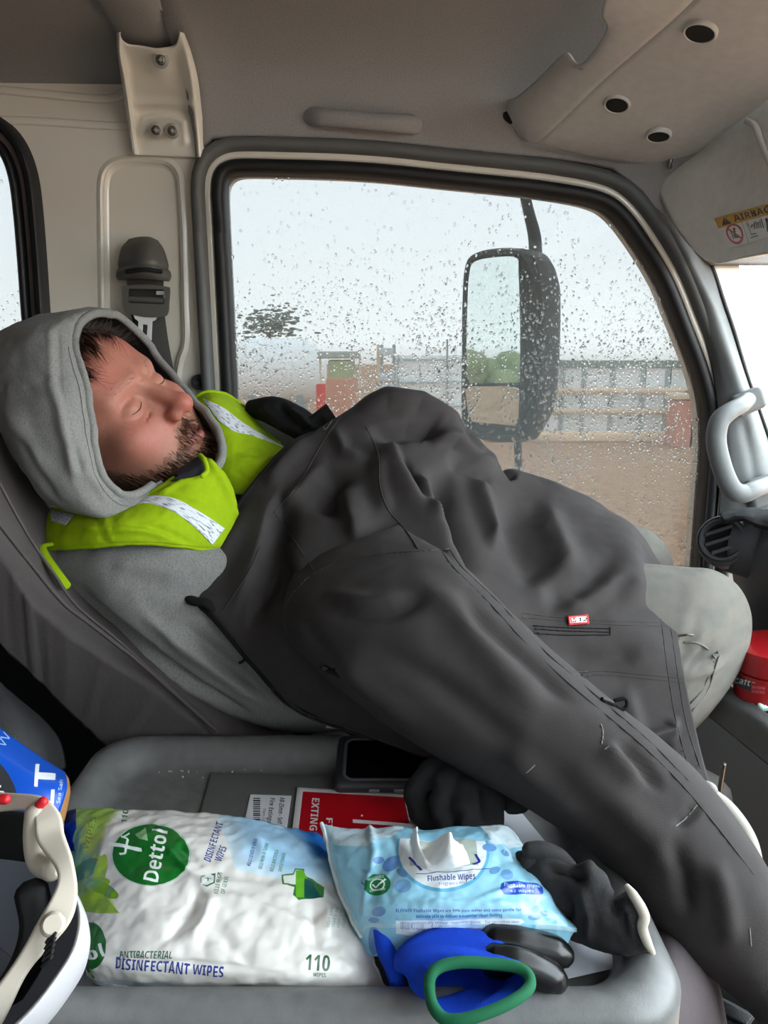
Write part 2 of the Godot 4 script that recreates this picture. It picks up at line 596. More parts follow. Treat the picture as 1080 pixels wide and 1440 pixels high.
# writing: height in picture points of a capital, left end of the base line at pos
func write(im: Image, text: String, pos: Vector2, height: float, col: Color, rot := 0.0, stretch := 1.0, bold := true, center := false, slant := 0.0):
	var tm := TextMesh.new()
	var f := SystemFont.new(); f.font_names = PackedStringArray(["Droid Sans"]); f.font_weight = 700 if bold else 400
	tm.font = f; tm.font_size = 64; tm.pixel_size = 1.0; tm.depth = 0.0; tm.text = text; tm.curve_step = 2.0
	tm.horizontal_alignment = HORIZONTAL_ALIGNMENT_CENTER if center else HORIZONTAL_ALIGNMENT_LEFT
	var a = tm.surface_get_arrays(0)
	var v = a[Mesh.ARRAY_VERTEX]
	if v == null or v.size() == 0: return
	var idx = a[Mesh.ARRAY_INDEX]
	var lo := 1e9
	var base := text_base(f)
	var k: float = height / base[1]
	var q := []
	for p in v:
		var x: float = p.x * k * stretch; var y: float = (p.y - base[0]) * k
		q.append(pos + Vector2(x + y * slant, -y).rotated(rot))
	if idx == null or idx.size() == 0: idx = range(v.size())
	for t in range(0, idx.size() - 2, 3): fill_poly(im, [q[idx[t]], q[idx[t + 1]], q[idx[t + 2]]], col)
var base_cache := {}
func text_base(f) -> Array:
	var key: int = f.font_weight
	if not base_cache.has(key):
		var tm := TextMesh.new(); tm.font = f; tm.font_size = 64; tm.pixel_size = 1.0; tm.depth = 0.0; tm.text = "H"
		var lo := 1e9; var hi := -1e9
		for p in tm.surface_get_arrays(0)[Mesh.ARRAY_VERTEX]: lo = minf(lo, p.y); hi = maxf(hi, p.y)
		base_cache[key] = [lo, hi - lo]
	return base_cache[key]
func tex(im: Image) -> ImageTexture: return ImageTexture.create_from_image(im)
func noise_tex(size: int, freq: float, seed_: int, oct := 3, ramp = null, normal := 0.0, type := FastNoiseLite.TYPE_SIMPLEX_SMOOTH) -> NoiseTexture2D:
	var t := NoiseTexture2D.new(); var n := FastNoiseLite.new()
	n.noise_type = type; n.frequency = freq; n.seed = seed_; n.fractal_octaves = oct
	t.noise = n; t.width = size; t.height = size; t.seamless = true
	if ramp != null:
		var g := Gradient.new(); g.offsets = PackedFloat32Array(ramp[0]); g.colors = PackedColorArray(ramp[1]); t.color_ramp = g
	if normal > 0.0: t.as_normal_map = true; t.bump_strength = normal
	return t
func mat(c: Color, rough := 0.6, metal := 0.0, spec := 0.5) -> StandardMaterial3D:
	var m := StandardMaterial3D.new(); m.albedo_color = c; m.roughness = rough; m.metallic = metal; m.metallic_specular = spec; return m
# material with a triplanar speckle and relief
func grained(c: Color, rough: float, scale: float, ramp, bump: float, tex_: Texture2D = null, btex: Texture2D = null, spec := 0.5) -> StandardMaterial3D:
	var m := mat(c, rough, 0.0, spec)
	m.uv1_triplanar = true; m.uv1_scale = Vector3.ONE * scale
	if tex_: m.albedo_texture = tex_
	if btex: m.heightmap_enabled = true; m.heightmap_texture = btex; m.heightmap_scale = bump
	return m
# ---------------------------------------------------------------- materials
func make_materials():
	var fine = noise_tex(512, 0.05, 1, 4)
	var soft = noise_tex(512, 0.012, 2, 4, [[0.0, 1.0], [Color(0.93, 0.93, 0.93), Color(1, 1, 1)]])
	var grit = noise_tex(512, 0.12, 3, 2)
	var speck = noise_tex(512, 0.09, 4, 3, [[0.0, 1.0], [Color(0.86, 0.86, 0.86), Color(1, 1, 1)]])
	M.fine = fine; M.soft = soft; M.grit = grit; M.speck = speck
	M.headliner = grained(Color(0.62, 0.608, 0.602), 0.95, 6.0, null, 0.03, speck, grit, 0.2)
	M.cream = mat(Color(0.88, 0.855, 0.80), 0.28); M.cream.clearcoat_enabled = true; M.cream.clearcoat = 0.6; M.cream.clearcoat_roughness = 0.15
	M.grey_plastic = grained(Color(0.81, 0.80, 0.785), 0.55, 8.0, null, 0.012, soft, grit, 0.4)
	M.light_plastic = grained(Color(0.41, 0.42, 0.42), 0.5, 8.0, null, 0.012, soft, grit, 0.4)
	M.seal_grey = mat(Color(0.36, 0.365, 0.36), 0.6)
	M.rubber = mat(Color(0.065, 0.065, 0.07), 0.55)
	M.mauve = mat(Color(0.46, 0.41, 0.40), 0.6)
	M.dark_plastic = grained(Color(0.33, 0.335, 0.345), 0.5, 9.0, null, 0.02, soft, grit, 0.4)
	M.black_plastic = grained(Color(0.065, 0.065, 0.068), 0.5, 9.0, null, 0.015, soft, grit, 0.4)
	M.black_cloth = grained(Color(0.10, 0.098, 0.10), 0.85, 30.0, null, 0.03, M.soft, M.grit, 0.3)
	M.metal = mat(Color(0.55, 0.54, 0.52), 0.35, 1.0)
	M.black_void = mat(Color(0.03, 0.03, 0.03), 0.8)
	M.glass = mat(Color(0.36, 0.38, 0.38, 0.72), 0.02, 0.0, 0.10); M.glass.transparency = BaseMaterial3D.TRANSPARENCY_ALPHA
	M.glass2 = mat(Color(0.0, 0.02, 0.02, 0.62), 0.02, 0.0, 0.12); M.glass2.transparency = BaseMaterial3D.TRANSPARENCY_ALPHA
	M.clear_glass = mat(Color(0.0, 0.0, 0.0, 0.04), 0.02); M.clear_glass.transparency = BaseMaterial3D.TRANSPARENCY_ALPHA
	M.water = mat(Color(1, 1, 1, 0.0), 0.0); M.water.refraction_enabled = true; M.water.refraction_scale = 0.033

# ---------------------------------------------------------------- the cab
var win1 := []
var win2 := []
func to_xy(px_pts: Array, z: float) -> Array:
	var o := []
	for p in px_pts:
		var q := Pz(p[0], p[1], z) - EYE
		o.append(Vector2(q.x, q.y))
	return o
# rounded corner at c, coming from the point before and going on towards the next
func corner(c: Vector2, next: Vector2, before: Vector2, r: float) -> Array:
	var a := c + (before - c).normalized() * r; var b := c + (next - c).normalized() * r
	var o := []
	for k in 7:
		var f := k / 6.0
		o.append(a.lerp(c, f).lerp(c.lerp(b, f), f))
	return o
func build_shell():
	var Z := -1.28
	# passenger window opening (where the glass shows), counter-clockwise from the top left corner
	var w = to_xy([[317, 275], [318, 257], [325, 247], [345, 244], [400, 245], [470, 247], [540, 251.5], [620, 260], [700, 268], [770, 276], [833, 288], [863, 305], [893, 343], [927, 399], [952, 459], [978, 527], [990, 580], [991, 640], [985, 720], [980, 790], [972, 860]], Z)
	w = spline(w, 90)
	w.append_array(corner(Vector2(0.543, -0.50), Vector2(-0.243, -0.50), w[89], 0.05))
	w.append_array(corner(Vector2(-0.243, -0.50), w[0], Vector2(0.543, -0.50), 0.05))
	for k in range(1, 12): w.append(Vector2(-0.243, -0.45).lerp(w[0], k / 12.0))
	win1 = ccw(w)
	var w2 = to_xy([[36, 470], [33, 440], [28, 370], [22, 300], [16, 255], [6, 225], [-8, 207], [-30, 197], [-80, 190]], Z)
	w2 = spline(w2, 40)
	w2.append_array(corner(Vector2(-1.06, 0.262), Vector2(-1.06, -0.3), w2[39], 0.05))
	w2.append_array(corner(Vector2(-1.06, -0.30), Vector2(-0.568, -0.3), Vector2(-1.06, 0.2), 0.05))
	w2.append_array(corner(Vector2(-0.568, -0.30), w2[0], Vector2(-1.06, -0.3), 0.05))
	for k in range(1, 8): w2.append(Vector2(-0.568, -0.25).lerp(w2[0], k / 8.0))
	win2 = ccw(w2)
	# the cream painted side wall with its two window openings and the pressed recess behind the belt
	var rec_loop = to_xy([[149, 520], [147, 400], [146, 300], [146, 262], [150, 243], [160, 233], [180, 228], [215, 228], [235, 232], [246, 243], [250, 262], [254, 330], [256, 420], [257, 480], [250, 505], [246, 530], [243, 600], [240, 700], [225, 735], [190, 735], [165, 700], [156, 610]], Z)
	rec_loop = ccw(spline(ccw(rec_loop), 110, true))
	var edge := [Vector2(-1.9, -1.25), Vector2(0.62, -1.25), Vector2(0.60, 0.05), Vector2(0.50, 0.28), Vector2(0.3, 0.385), Vector2(-1.9, 0.41)]
	struct("wall_left", join([plate(edge, [offset_loop(win1, 0.005), rec_loop, offset_loop(win2, 0.005)], Z - 0.02, 0.02, EYE), plate(edge, [offset_loop(win1, 0.006), offset_loop(win2, 0.006)], Z - 0.07, 0.062, EYE)]), M.cream)
	var wl = get_node("wall_left")
	struct("recess_bead", ring(rec_loop, [[-0.006, -0.0075], [-0.002, -0.006], [0.001, 0.0005], [0.004, 0.003], [0.008, 0.002], [0.012, -0.0005], [0.006, -0.004], [0.0, -0.0085]], Z, EYE), M.cream, wl)
	# raised pressing lines along the top of the wall
	for l in [[[-60, 120], [60, 132], [150, 139], [176, 128]], [[-60, 168], [40, 170], [120, 175], [180, 178]]]:
		var pts := []
		for q in l: pts.append(Pz(q[0], q[1], Z + 0.001))
		struct("pressed_ridge", tube(pts, 0.006, 8, 20, Vector3.BACK, 0.5), M.cream, wl)
	# window seals: black rubber, then a painted strip, then the grey weather strip
	var s1 = thing("window", "", "", EYE + Vector3(0.15, -0.1, Z)); s1.name = "window_1"; s1.set_meta("kind", "structure")
	part("rubber_seal", ring(win1, [[0.0, 0.0], [0.001, 0.012], [0.006, 0.017], [0.014, 0.017], [0.019, 0.012], [0.020, 0.0], [0.020, -0.03], [0.0, -0.03]], Z, EYE), M.rubber, s1)
	part("weather_strip", ring(win1, [[0.030, 0.0], [0.031, 0.014], [0.035, 0.022], [0.042, 0.024], [0.049, 0.020], [0.052, 0.010], [0.052, 0.0], [0.04, -0.004]], Z, EYE), M.seal_grey, s1)
	part("painted_frame", ring(win1, [[0.019, 0.0], [0.021, 0.006], [0.025, 0.008], [0.031, 0.006], [0.033, 0.0], [0.026, -0.01]], Z, EYE), M.cream, s1)
	part("pane", moved(prism(offset_loop(win1, 0.01), 0.005, 0.0005), Transform3D(Basis(), EYE + Vector3(0, 0, Z - 0.022))), M.glass, s1, "wet tinted glass")
	var s2 = thing("window", "", "", EYE + Vector3(-0.8, 0, Z)); s2.name = "window_2"; s2.set_meta("kind", "structure")
	part("rubber_seal", ring(win2, [[0.0, 0.0], [0.001, 0.012], [0.005, 0.016], [0.010, 0.016], [0.0135, 0.012], [0.014, 0.0], [0.014, -0.03], [0.0, -0.03]], Z, EYE), M.rubber, s2)
	part("painted_frame", ring(win2, [[0.014, 0.0], [0.015, 0.005], [0.019, 0.007], [0.024, 0.005], [0.025, 0.0], [0.02, -0.01]], Z, EYE), M.mauve, s2)
	part("outer_seal", ring(win2, [[0.025, 0.0], [0.026, 0.016], [0.030, 0.021], [0.037, 0.022], [0.042, 0.017], [0.044, 0.0], [0.034, -0.01]], Z, EYE), M.rubber, s2)
	part("pane", moved(prism(offset_loop(win2, 0.008), 0.005, 0.0005), Transform3D(Basis(), EYE + Vector3(0, 0, Z - 0.022))), M.glass, s2, "wet tinted glass")
	# headliner: one curved shell from the door to the other side of the cab
	var prof := [[-1.262, 0.287], [-1.258, 0.312], [-1.240, 0.348], [-1.20, 0.385], [-1.12, 0.42], [-1.0, 0.44], [-0.8, 0.452], [-0.3, 0.46], [0.1, 0.455], [0.28, 0.44], [0.40, 0.39]]
	var g := []
	for xx in [-0.288, -0.26, -0.2, -0.1, 0.0, 0.1, 0.2, 0.25, 0.3, 0.35, 0.40, 0.46, 0.52, 0.62]:
		var r := PackedVector3Array()
		# the lower edge follows the top of the window seal
		var top := -1.0
		for p in win1:
			if absf(p.x - xx) < 0.03: top = maxf(top, p.y)
		var drop: float = clampf(0.287 - (top + 0.047), -0.03, 0.16) if top > 0 else (0.16 if xx > 0 else 0.0)
		for q in spline(prof.map(func(a): return Vector2(a[0], a[1])), 40): r.append(R(xx, q.y - drop * smoothstep(-0.95, -1.27, q.x), q.x))
		g.append(r)
	struct("ceiling", shell(g, 0.03, false), M.headliner)
	var prof2 := [[-1.29, 0.38], [-1.275, 0.40], [-1.22, 0.42], [-1.12, 0.435], [-1.0, 0.445], [-0.8, 0.452], [-0.3, 0.46], [0.1, 0.455], [0.28, 0.44], [0.40, 0.39]]
	g = []
	for xx in [-1.9, -1.2, -0.8, -0.5, -0.26]:
		var r := PackedVector3Array()
		for q in spline(prof2.map(func(a): return Vector2(a[0], a[1])), 40): r.append(R(xx, q.y, q.x))
		g.append(r)
	struct("headliner_panel", shell(g, 0.03, false), M.headliner, get_node("ceiling"))
	# roof bow: padded band across the ceiling, ending in the bracket
	var loops := []
	for q in spline(prof2.map(func(a): return Vector2(a[0], a[1])), 40).slice(5):
		var L := PackedVector3Array()
		for s in [[-0.375, 0.012], [-0.37, -0.002], [-0.358, -0.012], [-0.335, -0.016], [-0.305, -0.016], [-0.285, -0.011], [-0.277, 0.0], [-0.275, 0.012]]:
			L.append(R(s[0] - 0.0, q.y + s[1] * 1.0, q.x + s[1] * -0.35))
		loops.append(L)
	struct("roof_bow", loft(loops, true), M.headliner, get_node("ceiling"))
	# cream bracket that carries the roof bow on the pillar
	var br = thing("pillar_bracket", "cream painted metal bracket screwed to the pillar under the roof bow, with three shiny screws", "bracket", R(-0.33, 0.3, -1.26))
	var rows := [[[164, 46, 1.03], [168, 47, 1.02], [177, 63, 1.045], [195, 66, 1.05], [225, 67, 1.05], [246, 65, 1.045], [253, 47, 1.02], [259, 46, 1.03]],
		[[165, 75, 1.06], [169, 75, 1.05], [179, 82, 1.075], [197, 85, 1.078], [226, 86, 1.078], [249, 84, 1.075], [260, 70, 1.05], [268, 70, 1.06]],
		[[170, 110, 1.10], [175, 110, 1.088], [183, 112, 1.105], [200, 114, 1.108], [230, 115, 1.108], [257, 113, 1.105], [268, 108, 1.088], [278, 108, 1.10]],
		[[176, 150, 1.145], [181, 150, 1.133], [187, 150, 1.15], [204, 151, 1.152], [234, 152, 1.152], [264, 150, 1.148], [273, 148, 1.13], [283, 148, 1.142]],
		[[181, 185, 1.168], [186, 185, 1.158], [190, 186, 1.172], [208, 186, 1.168], [238, 188, 1.168], [269, 188, 1.172], [277, 188, 1.158], [287, 188, 1.168]],
		[[186, 216, 1.178], [190, 217, 1.170], [194, 218, 1.180], [212, 219, 1.182], [240, 220, 1.182], [272, 221, 1.180], [280, 221, 1.170], [290, 221, 1.178]]]
	var bg = pnet(rows, 60, 70)
	bg = fold(bg, [[[Vector2(222, 82), Vector2(226, 90)], 17.0, 0.006], [[Vector2(200, 185), Vector2(203, 168), Vector2(222, 162), Vector2(245, 164), Vector2(258, 172), Vector2(260, 200)], 5.0, 0.005], [[Vector2(195, 158), Vector2(265, 160)], 5.0, -0.003], [[Vector2(190, 143), Vector2(270, 144)], 6.0, 0.004]])
	part("plate", shell(bg, 0.003), M.cream, br)
	for q in [[219, 183, 1.155], [242, 184, 1.155], [226, 84, 1.062]]:
		var at := P(q[0], q[1], q[2])
		var nrm := (EYE - at).normalized()
		part("screw", screw_mesh(at, nrm, 0.0075), M.metal, br)
	# ceiling grab handle above the door
	var gh = thing("grab_handle", "closed grey grab handle on the headliner above the passenger window", "handle", P(510, 170, 1.2))
	var hp := []
	for q in [[436, 163, 1.165], [452, 165, 1.15], [480, 167, 1.145], [520, 171, 1.145], [560, 174, 1.15], [585, 176, 1.168]]: hp.append(P(q[0], q[1], q[2]))
	part("bar", tube(hp, [0.013, 0.0115, 0.0105, 0.0105, 0.0115, 0.013], 16, 30, Vector3.UP, 1.15), M.headliner, gh)
	part("mount", rbox(Vector3(0.028, 0.036, 0.035), 0.011, Transform3D(Basis(Vector3.RIGHT, -0.7), P(438, 163, 1.175))), M.headliner, gh)
	part("mount", rbox(Vector3(0.028, 0.036, 0.035), 0.011, Transform3D(Basis(Vector3.RIGHT, -0.7), P(584, 175, 1.18))), M.headliner, gh)
	build_front()
	build_belt()
	# rest of the cab, mostly out of the picture: floor, rear wall, windscreen side, door inside
	struct("floor", rbox(Vector3(2.6, 0.06, 1.9), 0.01, Transform3D(Basis(), R(-0.55, -1.22, -0.38))), M.black_plastic)
	struct("wall_back", rbox(Vector3(0.05, 1.7, 1.9), 0.01, Transform3D(Basis(), R(-1.9, -0.4, -0.38))), M.headliner)
	struct("door_1", rbox(Vector3(0.92, 0.72, 0.05), 0.02, Transform3D(Basis(), R(0.14, -0.88, -1.25))), M.black_plastic)
	# driver's side behind the eye: door with its open window
	var dw := rrect(0.86, 0.66, 0.08, 6, Vector2(0.16, -0.02))
	struct("wall_right", plate([Vector2(-1.9, -1.25), Vector2(1.1, -1.25), Vector2(1.1, -0.5), Vector2(0.62, 0.30), Vector2(0.3, 0.42), Vector2(-1.9, 0.42)], [dw], 0.36, 0.05, EYE), M.headliner)
	struct("driver_window_pane", moved(prism(offset_loop(dw, 0.01), 0.005, 0.0005), Transform3D(Basis(), EYE + Vector3(0, 0, 0.38))), M.glass2, get_node("wall_right"))
	struct("trim_3", rbox(Vector3(1.64, 0.9, 0.03), 0.01, Transform3D(Basis(), R(-1.08, -0.78, -1.255))), M.black_plastic)
	# lower rail of the cab front, below the windscreen
	struct("wall_front", rbox(Vector3(0.05, 0.75, 1.9), 0.01, Transform3D(Basis(), R(1.12, -0.85, -0.38))), M.black_plastic)
	struct("trim_2", rbox(Vector3(0.10, 0.06, 1.9), 0.02, Transform3D(Basis(Vector3.BACK, -0.5), R(0.60, 0.25, -0.38))), M.headliner)
	struct("window_3", rbox(Vector3(0.005, 0.95, 1.82), 0.001, Transform3D(Basis(Vector3.BACK, 0.50), R(0.85, -0.14, -0.36))), M.clear_glass)
func screw_mesh(at: Vector3, nrm: Vector3, r: float) -> ArrayMesh:
	var b := basis_from(nrm, Vector3.UP)
	var head = lathe([[0.0, r * 0.5], [r * 0.35, r * 0.47], [r * 0.4, r * 0.25], [r * 0.55, r * 0.42], [r * 0.8, r * 0.3], [r * 0.92, 0.0], [r * 1.5, -r * 0.05], [r * 1.5, -r * 0.25], [0, -r * 0.3]], 18, Transform3D(b, at))
	return join([head, rbox(Vector3(r * 1.2, r * 0.2, r * 0.25), r * 0.08, Transform3D(b, at + nrm * r * 0.3), 1), rbox(Vector3(r * 0.25, r * 0.2, r * 1.2), r * 0.08, Transform3D(b, at + nrm * r * 0.3), 1)])
# A pillar, its handle, overhead shelf and sun visor
func build_front():
	var a := [[[862, 262, 1.20], [890, 258, 1.19], [915, 255, 1.19], [940, 250, 1.2]], [[872, 268, 1.21], [898, 275, 1.195], [925, 290, 1.19], [958, 300, 1.21]], [[905, 300, 1.215], [930, 320, 1.20], [960, 340, 1.195], [997, 370, 1.22]], [[944, 370, 1.225], [966, 385, 1.21], [995, 410, 1.205], [1015, 425, 1.23]], [[968, 420, 1.235], [990, 440, 1.22], [1015, 460, 1.215], [1029, 466, 1.24]], [[985, 460, 1.24], [1008, 490, 1.225], [1035, 520, 1.22], [1048, 526, 1.245]], [[1003, 530, 1.25], [1025, 560, 1.235], [1055, 590, 1.23], [1071, 592, 1.255]], [[1010, 600, 1.255], [1030, 630, 1.24], [1065, 650, 1.235], [1092, 655, 1.26]], [[1012, 680, 1.26], [1034, 700, 1.245], [1072, 720, 1.24], [1115, 725, 1.26]], [[1006, 780, 1.27], [1034, 800, 1.25], [1075, 820, 1.245], [1135, 830, 1.265]]]
	var g = pnet(a, 24, 70)
	g = fold(g, [[[Vector2(1048, 600), Vector2(1060, 650), Vector2(1075, 760)], 8.0, -0.006]])
	struct("trim_1", shell(g, 0.02), M.light_plastic)
	# rubber gasket along the windscreen edge of the pillar
	var gp := []
	for q in [[975, 330, 1.22], [1000, 373, 1.225], [1018, 425, 1.235], [1032, 466, 1.245], [1050, 526, 1.25], [1073, 592, 1.26], [1095, 655, 1.265], [1118, 725, 1.265]]: gp.append(P(q[0], q[1], q[2]))
	struct("windscreen_gasket", tube(gp, 0.0035, 8, 40), M.rubber, get_node("trim_1"))
	# black door seal beside the pillar down to the sill
	var ds := []
	for q in [[1004, 560, 1.27], [1007, 610, 1.275], [1004, 680, 1.275], [999, 740, 1.28], [996, 800, 1.285], [992, 860, 1.285]]: ds.append(P(q[0], q[1], q[2]))
	struct("door_seal", tube(ds, 0.009, 10, 30), M.rubber, get_node("trim_1"))
	var h = thing("grab_handle", "light grey loop grab handle on the windscreen pillar above the round air vent", "handle", P(1030, 640, 1.16))
	var hp := []
	for q in [[1052, 562, 1.215], [1042, 570, 1.165], [1024, 580, 1.145], [1011, 594, 1.14], [1007, 620, 1.14], [1013, 650, 1.14], [1022, 675, 1.14], [1032, 690, 1.14], [1046, 694, 1.145], [1062, 688, 1.155], [1090, 678, 1.21]]: hp.append(P(q[0], q[1], q[2]))
	part("grip", tube(hp, [0.012, 0.0125, 0.0135, 0.0145, 0.0145, 0.0145, 0.0145, 0.0145, 0.014, 0.013, 0.013], 16, 60), M.light_plastic, h)
	part("mount", rbox(Vector3(0.05, 0.036, 0.02), 0.008, Transform3D(Basis(Vector3.BACK, 0.4), P(1052, 565, 1.222))), M.light_plastic, h)
	part("mount", rbox(Vector3(0.06, 0.05, 0.02), 0.008, Transform3D(Basis(Vector3.BACK, 0.3), P(1078, 690, 1.228))), M.light_plastic, h)
	# overhead shelf along the windscreen header
	var s = thing("overhead_shelf", "grey overhead shelf with three round holes in its underside, above the sun visor", "shelf", R(0.32, 0.28, -1.0))
	var bot := []; var top := []
	for q in [[730, 193, 1.165], [748, 201, 1.155], [765, 193, 1.13], [800, 160, 1.065], [850, 112, 0.985], [900, 68, 0.91], [950, 25, 0.84], [990, -15, 0.785], [1060, -85, 0.70], [1150, -180, 0.60]]: bot.append(P(q[0], q[1], q[2]))
	for q in [[683, 98, 1.165], [705, 132, 1.15], [722, 138, 1.12], [755, 112, 1.06], [795, 74, 1.0], [817, 90, 0.985], [852, 44, 0.90], [846, 18, 0.855], [862, -30, 0.80], [920, -110, 0.70], [1010, -200, 0.60]]: top.append(P(q[0], q[1], q[2]))
	var n := 110
	var sb = spline(bot, n); var st = spline(top, n)
	var lip := []
	for j in 14:
		var f := j / 13.0
		var r := PackedVector3Array()
		for i in n:
			var p: Vector3 = st[i].lerp(sb[i], f)
			r.append(p + Vector3(-0.012, 0.0, 0.004) * sin(f * PI) )
		lip.append(r)
	part("lip", shell(lip, 0.007), M.grey_plastic, s)
	var slot := []
	for q in [[698, 136, 1.155], [706, 152, 1.152], [714, 165, 1.15], [719, 172, 1.15]]: slot.append(P(q[0], q[1], q[2]))
	part("end_slot", tube(slot, [0.003, 0.006, 0.006, 0.003], 8, 12), M.black_void, s)
	# underside with three real holes
	var under := []
	for k in 24:
		var t := k / 23.0
		var b: Vector3 = sb[int(lerpf(8, n - 1, t))]
		var e: Vector3 = P(952, 236, 1.175).lerp(P(1180, 66, 0.83), t * 1.3)
		var r := PackedVector3Array()
		for i in 24: r.append(b.lerp(e, i / 23.0) + Vector3(0, -0.006 * sin(i / 23.0 * PI), 0))
		under.append(r)
	var us = shell(under, 0.005, true)
	part("underside", us, M.grey_plastic, s)
	for q in [[987, 38, 22.0, 0.0155], [869, 141, 17.0, 0.0], [927, 185, 16.0, 0.0]]:
		var best := Vector3.ZERO; var bd := 1e9
		var nn := Vector3.DOWN
		for j in range(1, 23):
			for i in range(1, 23):
				var dd := proj(under[j][i]).distance_to(Vector2(q[0], q[1]))
				if dd < bd:
					bd = dd; best = under[j][i]
					nn = (under[j + 1][i] - under[j - 1][i]).cross(under[j][i + 1] - under[j][i - 1]).normalized()
		if nn.y < 0: nn = -nn
		var dist := -(best - EYE).rotated(Vector3.RIGHT, PITCH).z
		var at := P(q[0], q[1], dist)
		var rad: float = q[2] * dist / FPX
		var bs := basis_from(nn, Vector3.BACK)
		part("hole_rim", lathe([[rad * 0.9, -0.0075], [rad * 0.95, -0.0086], [rad * 1.02, -0.0086], [rad * 1.10, -0.0070], [rad * 1.10, 0.002], [rad * 0.9, 0.002], [rad * 0.9, -0.0075]], 28, Transform3D(bs, at)), M.grey_plastic, s)
		part("hole", lathe([[0.0, -0.0076], [rad * 0.6, -0.0076], [rad * 0.91, -0.0076], [rad * 0.91, 0.003], [0.0, 0.003]], 28, Transform3D(bs, at)), M.black_void, s)
	# sun visor
	var v = thing("sun_visor", "grey sun visor folded down at the right edge, with a yellow airbag warning label", "visor", R(0.45, 0.2, -1.05))
	var vis := [[[948, 222, 1.19], [985, 198, 1.13], [1030, 169, 1.06], [1085, 133, 0.985], [1150, 90, 0.91]], [[925, 256, 1.185], [970, 240, 1.12], [1030, 215, 1.05], [1085, 190, 0.975], [1150, 160, 0.90]], [[938, 300, 1.18], [985, 290, 1.115], [1035, 275, 1.045], [1085, 260, 0.97], [1150, 240, 0.90]], [[966, 342, 1.18], [1003, 338, 1.11], [1042, 327, 1.045], [1085, 315, 0.97], [1150, 305, 0.90]], [[992, 366, 1.18], [1012, 370, 1.112], [1045, 363, 1.045], [1085, 356, 0.972], [1150, 350, 0.90]]]
	var vg = pnet(vis, 40, 40)
	part("panel", shell(vg, 0.016), grained(Color(0.90, 0.90, 0.89), 0.6, 8.0, null, 0.012, M.soft, M.grit, 0.4), v)
	var lg = pnet([[[1004, 307, 1.0555], [1034, 299, 1.018], [1062, 291.5, 0.99], [1092, 283, 0.95]], [[1012, 324, 1.0555], [1041, 316, 1.018], [1068, 308.5, 0.99], [1097, 300, 0.95]], [[1023, 350, 1.0555], [1050, 342.5, 1.018], [1076, 335, 0.99], [1104, 327, 0.95]]], 30, 16)
	# push the label onto the visor's face
	part("warning_label", shell(on_surface(lg, vg, 0.0022), 0.0006), airbag_mat(), v, "yellow and white airbag warning label")
	var clip = thing("visor_clip", "small metal hook holding the sun visor's corner beside the shelf", "hook", P(940, 222, 1.17))
	part("hook", tube([P(930, 217, 1.165), P(936, 218, 1.15), P(943, 224, 1.145), P(941, 233, 1.15), P(947, 236, 1.165)], 0.0035, 8, 16), M.metal, clip)
	part("base", rbox(Vector3(0.03, 0.008, 0.02), 0.003, Transform3D(Basis(Vector3.BACK, -0.2), P(930, 214, 1.172))), M.grey_plastic, clip)
	var vt := []
	for q in [[1050, 170, 1.02], [1062, 178, 0.995], [1072, 205, 0.985], [1085, 235, 0.965]]: vt.append(P(q[0], q[1], q[2]))
	part("moulded_edge", tube(vt, 0.004, 8, 16), M.grey_plastic, v)
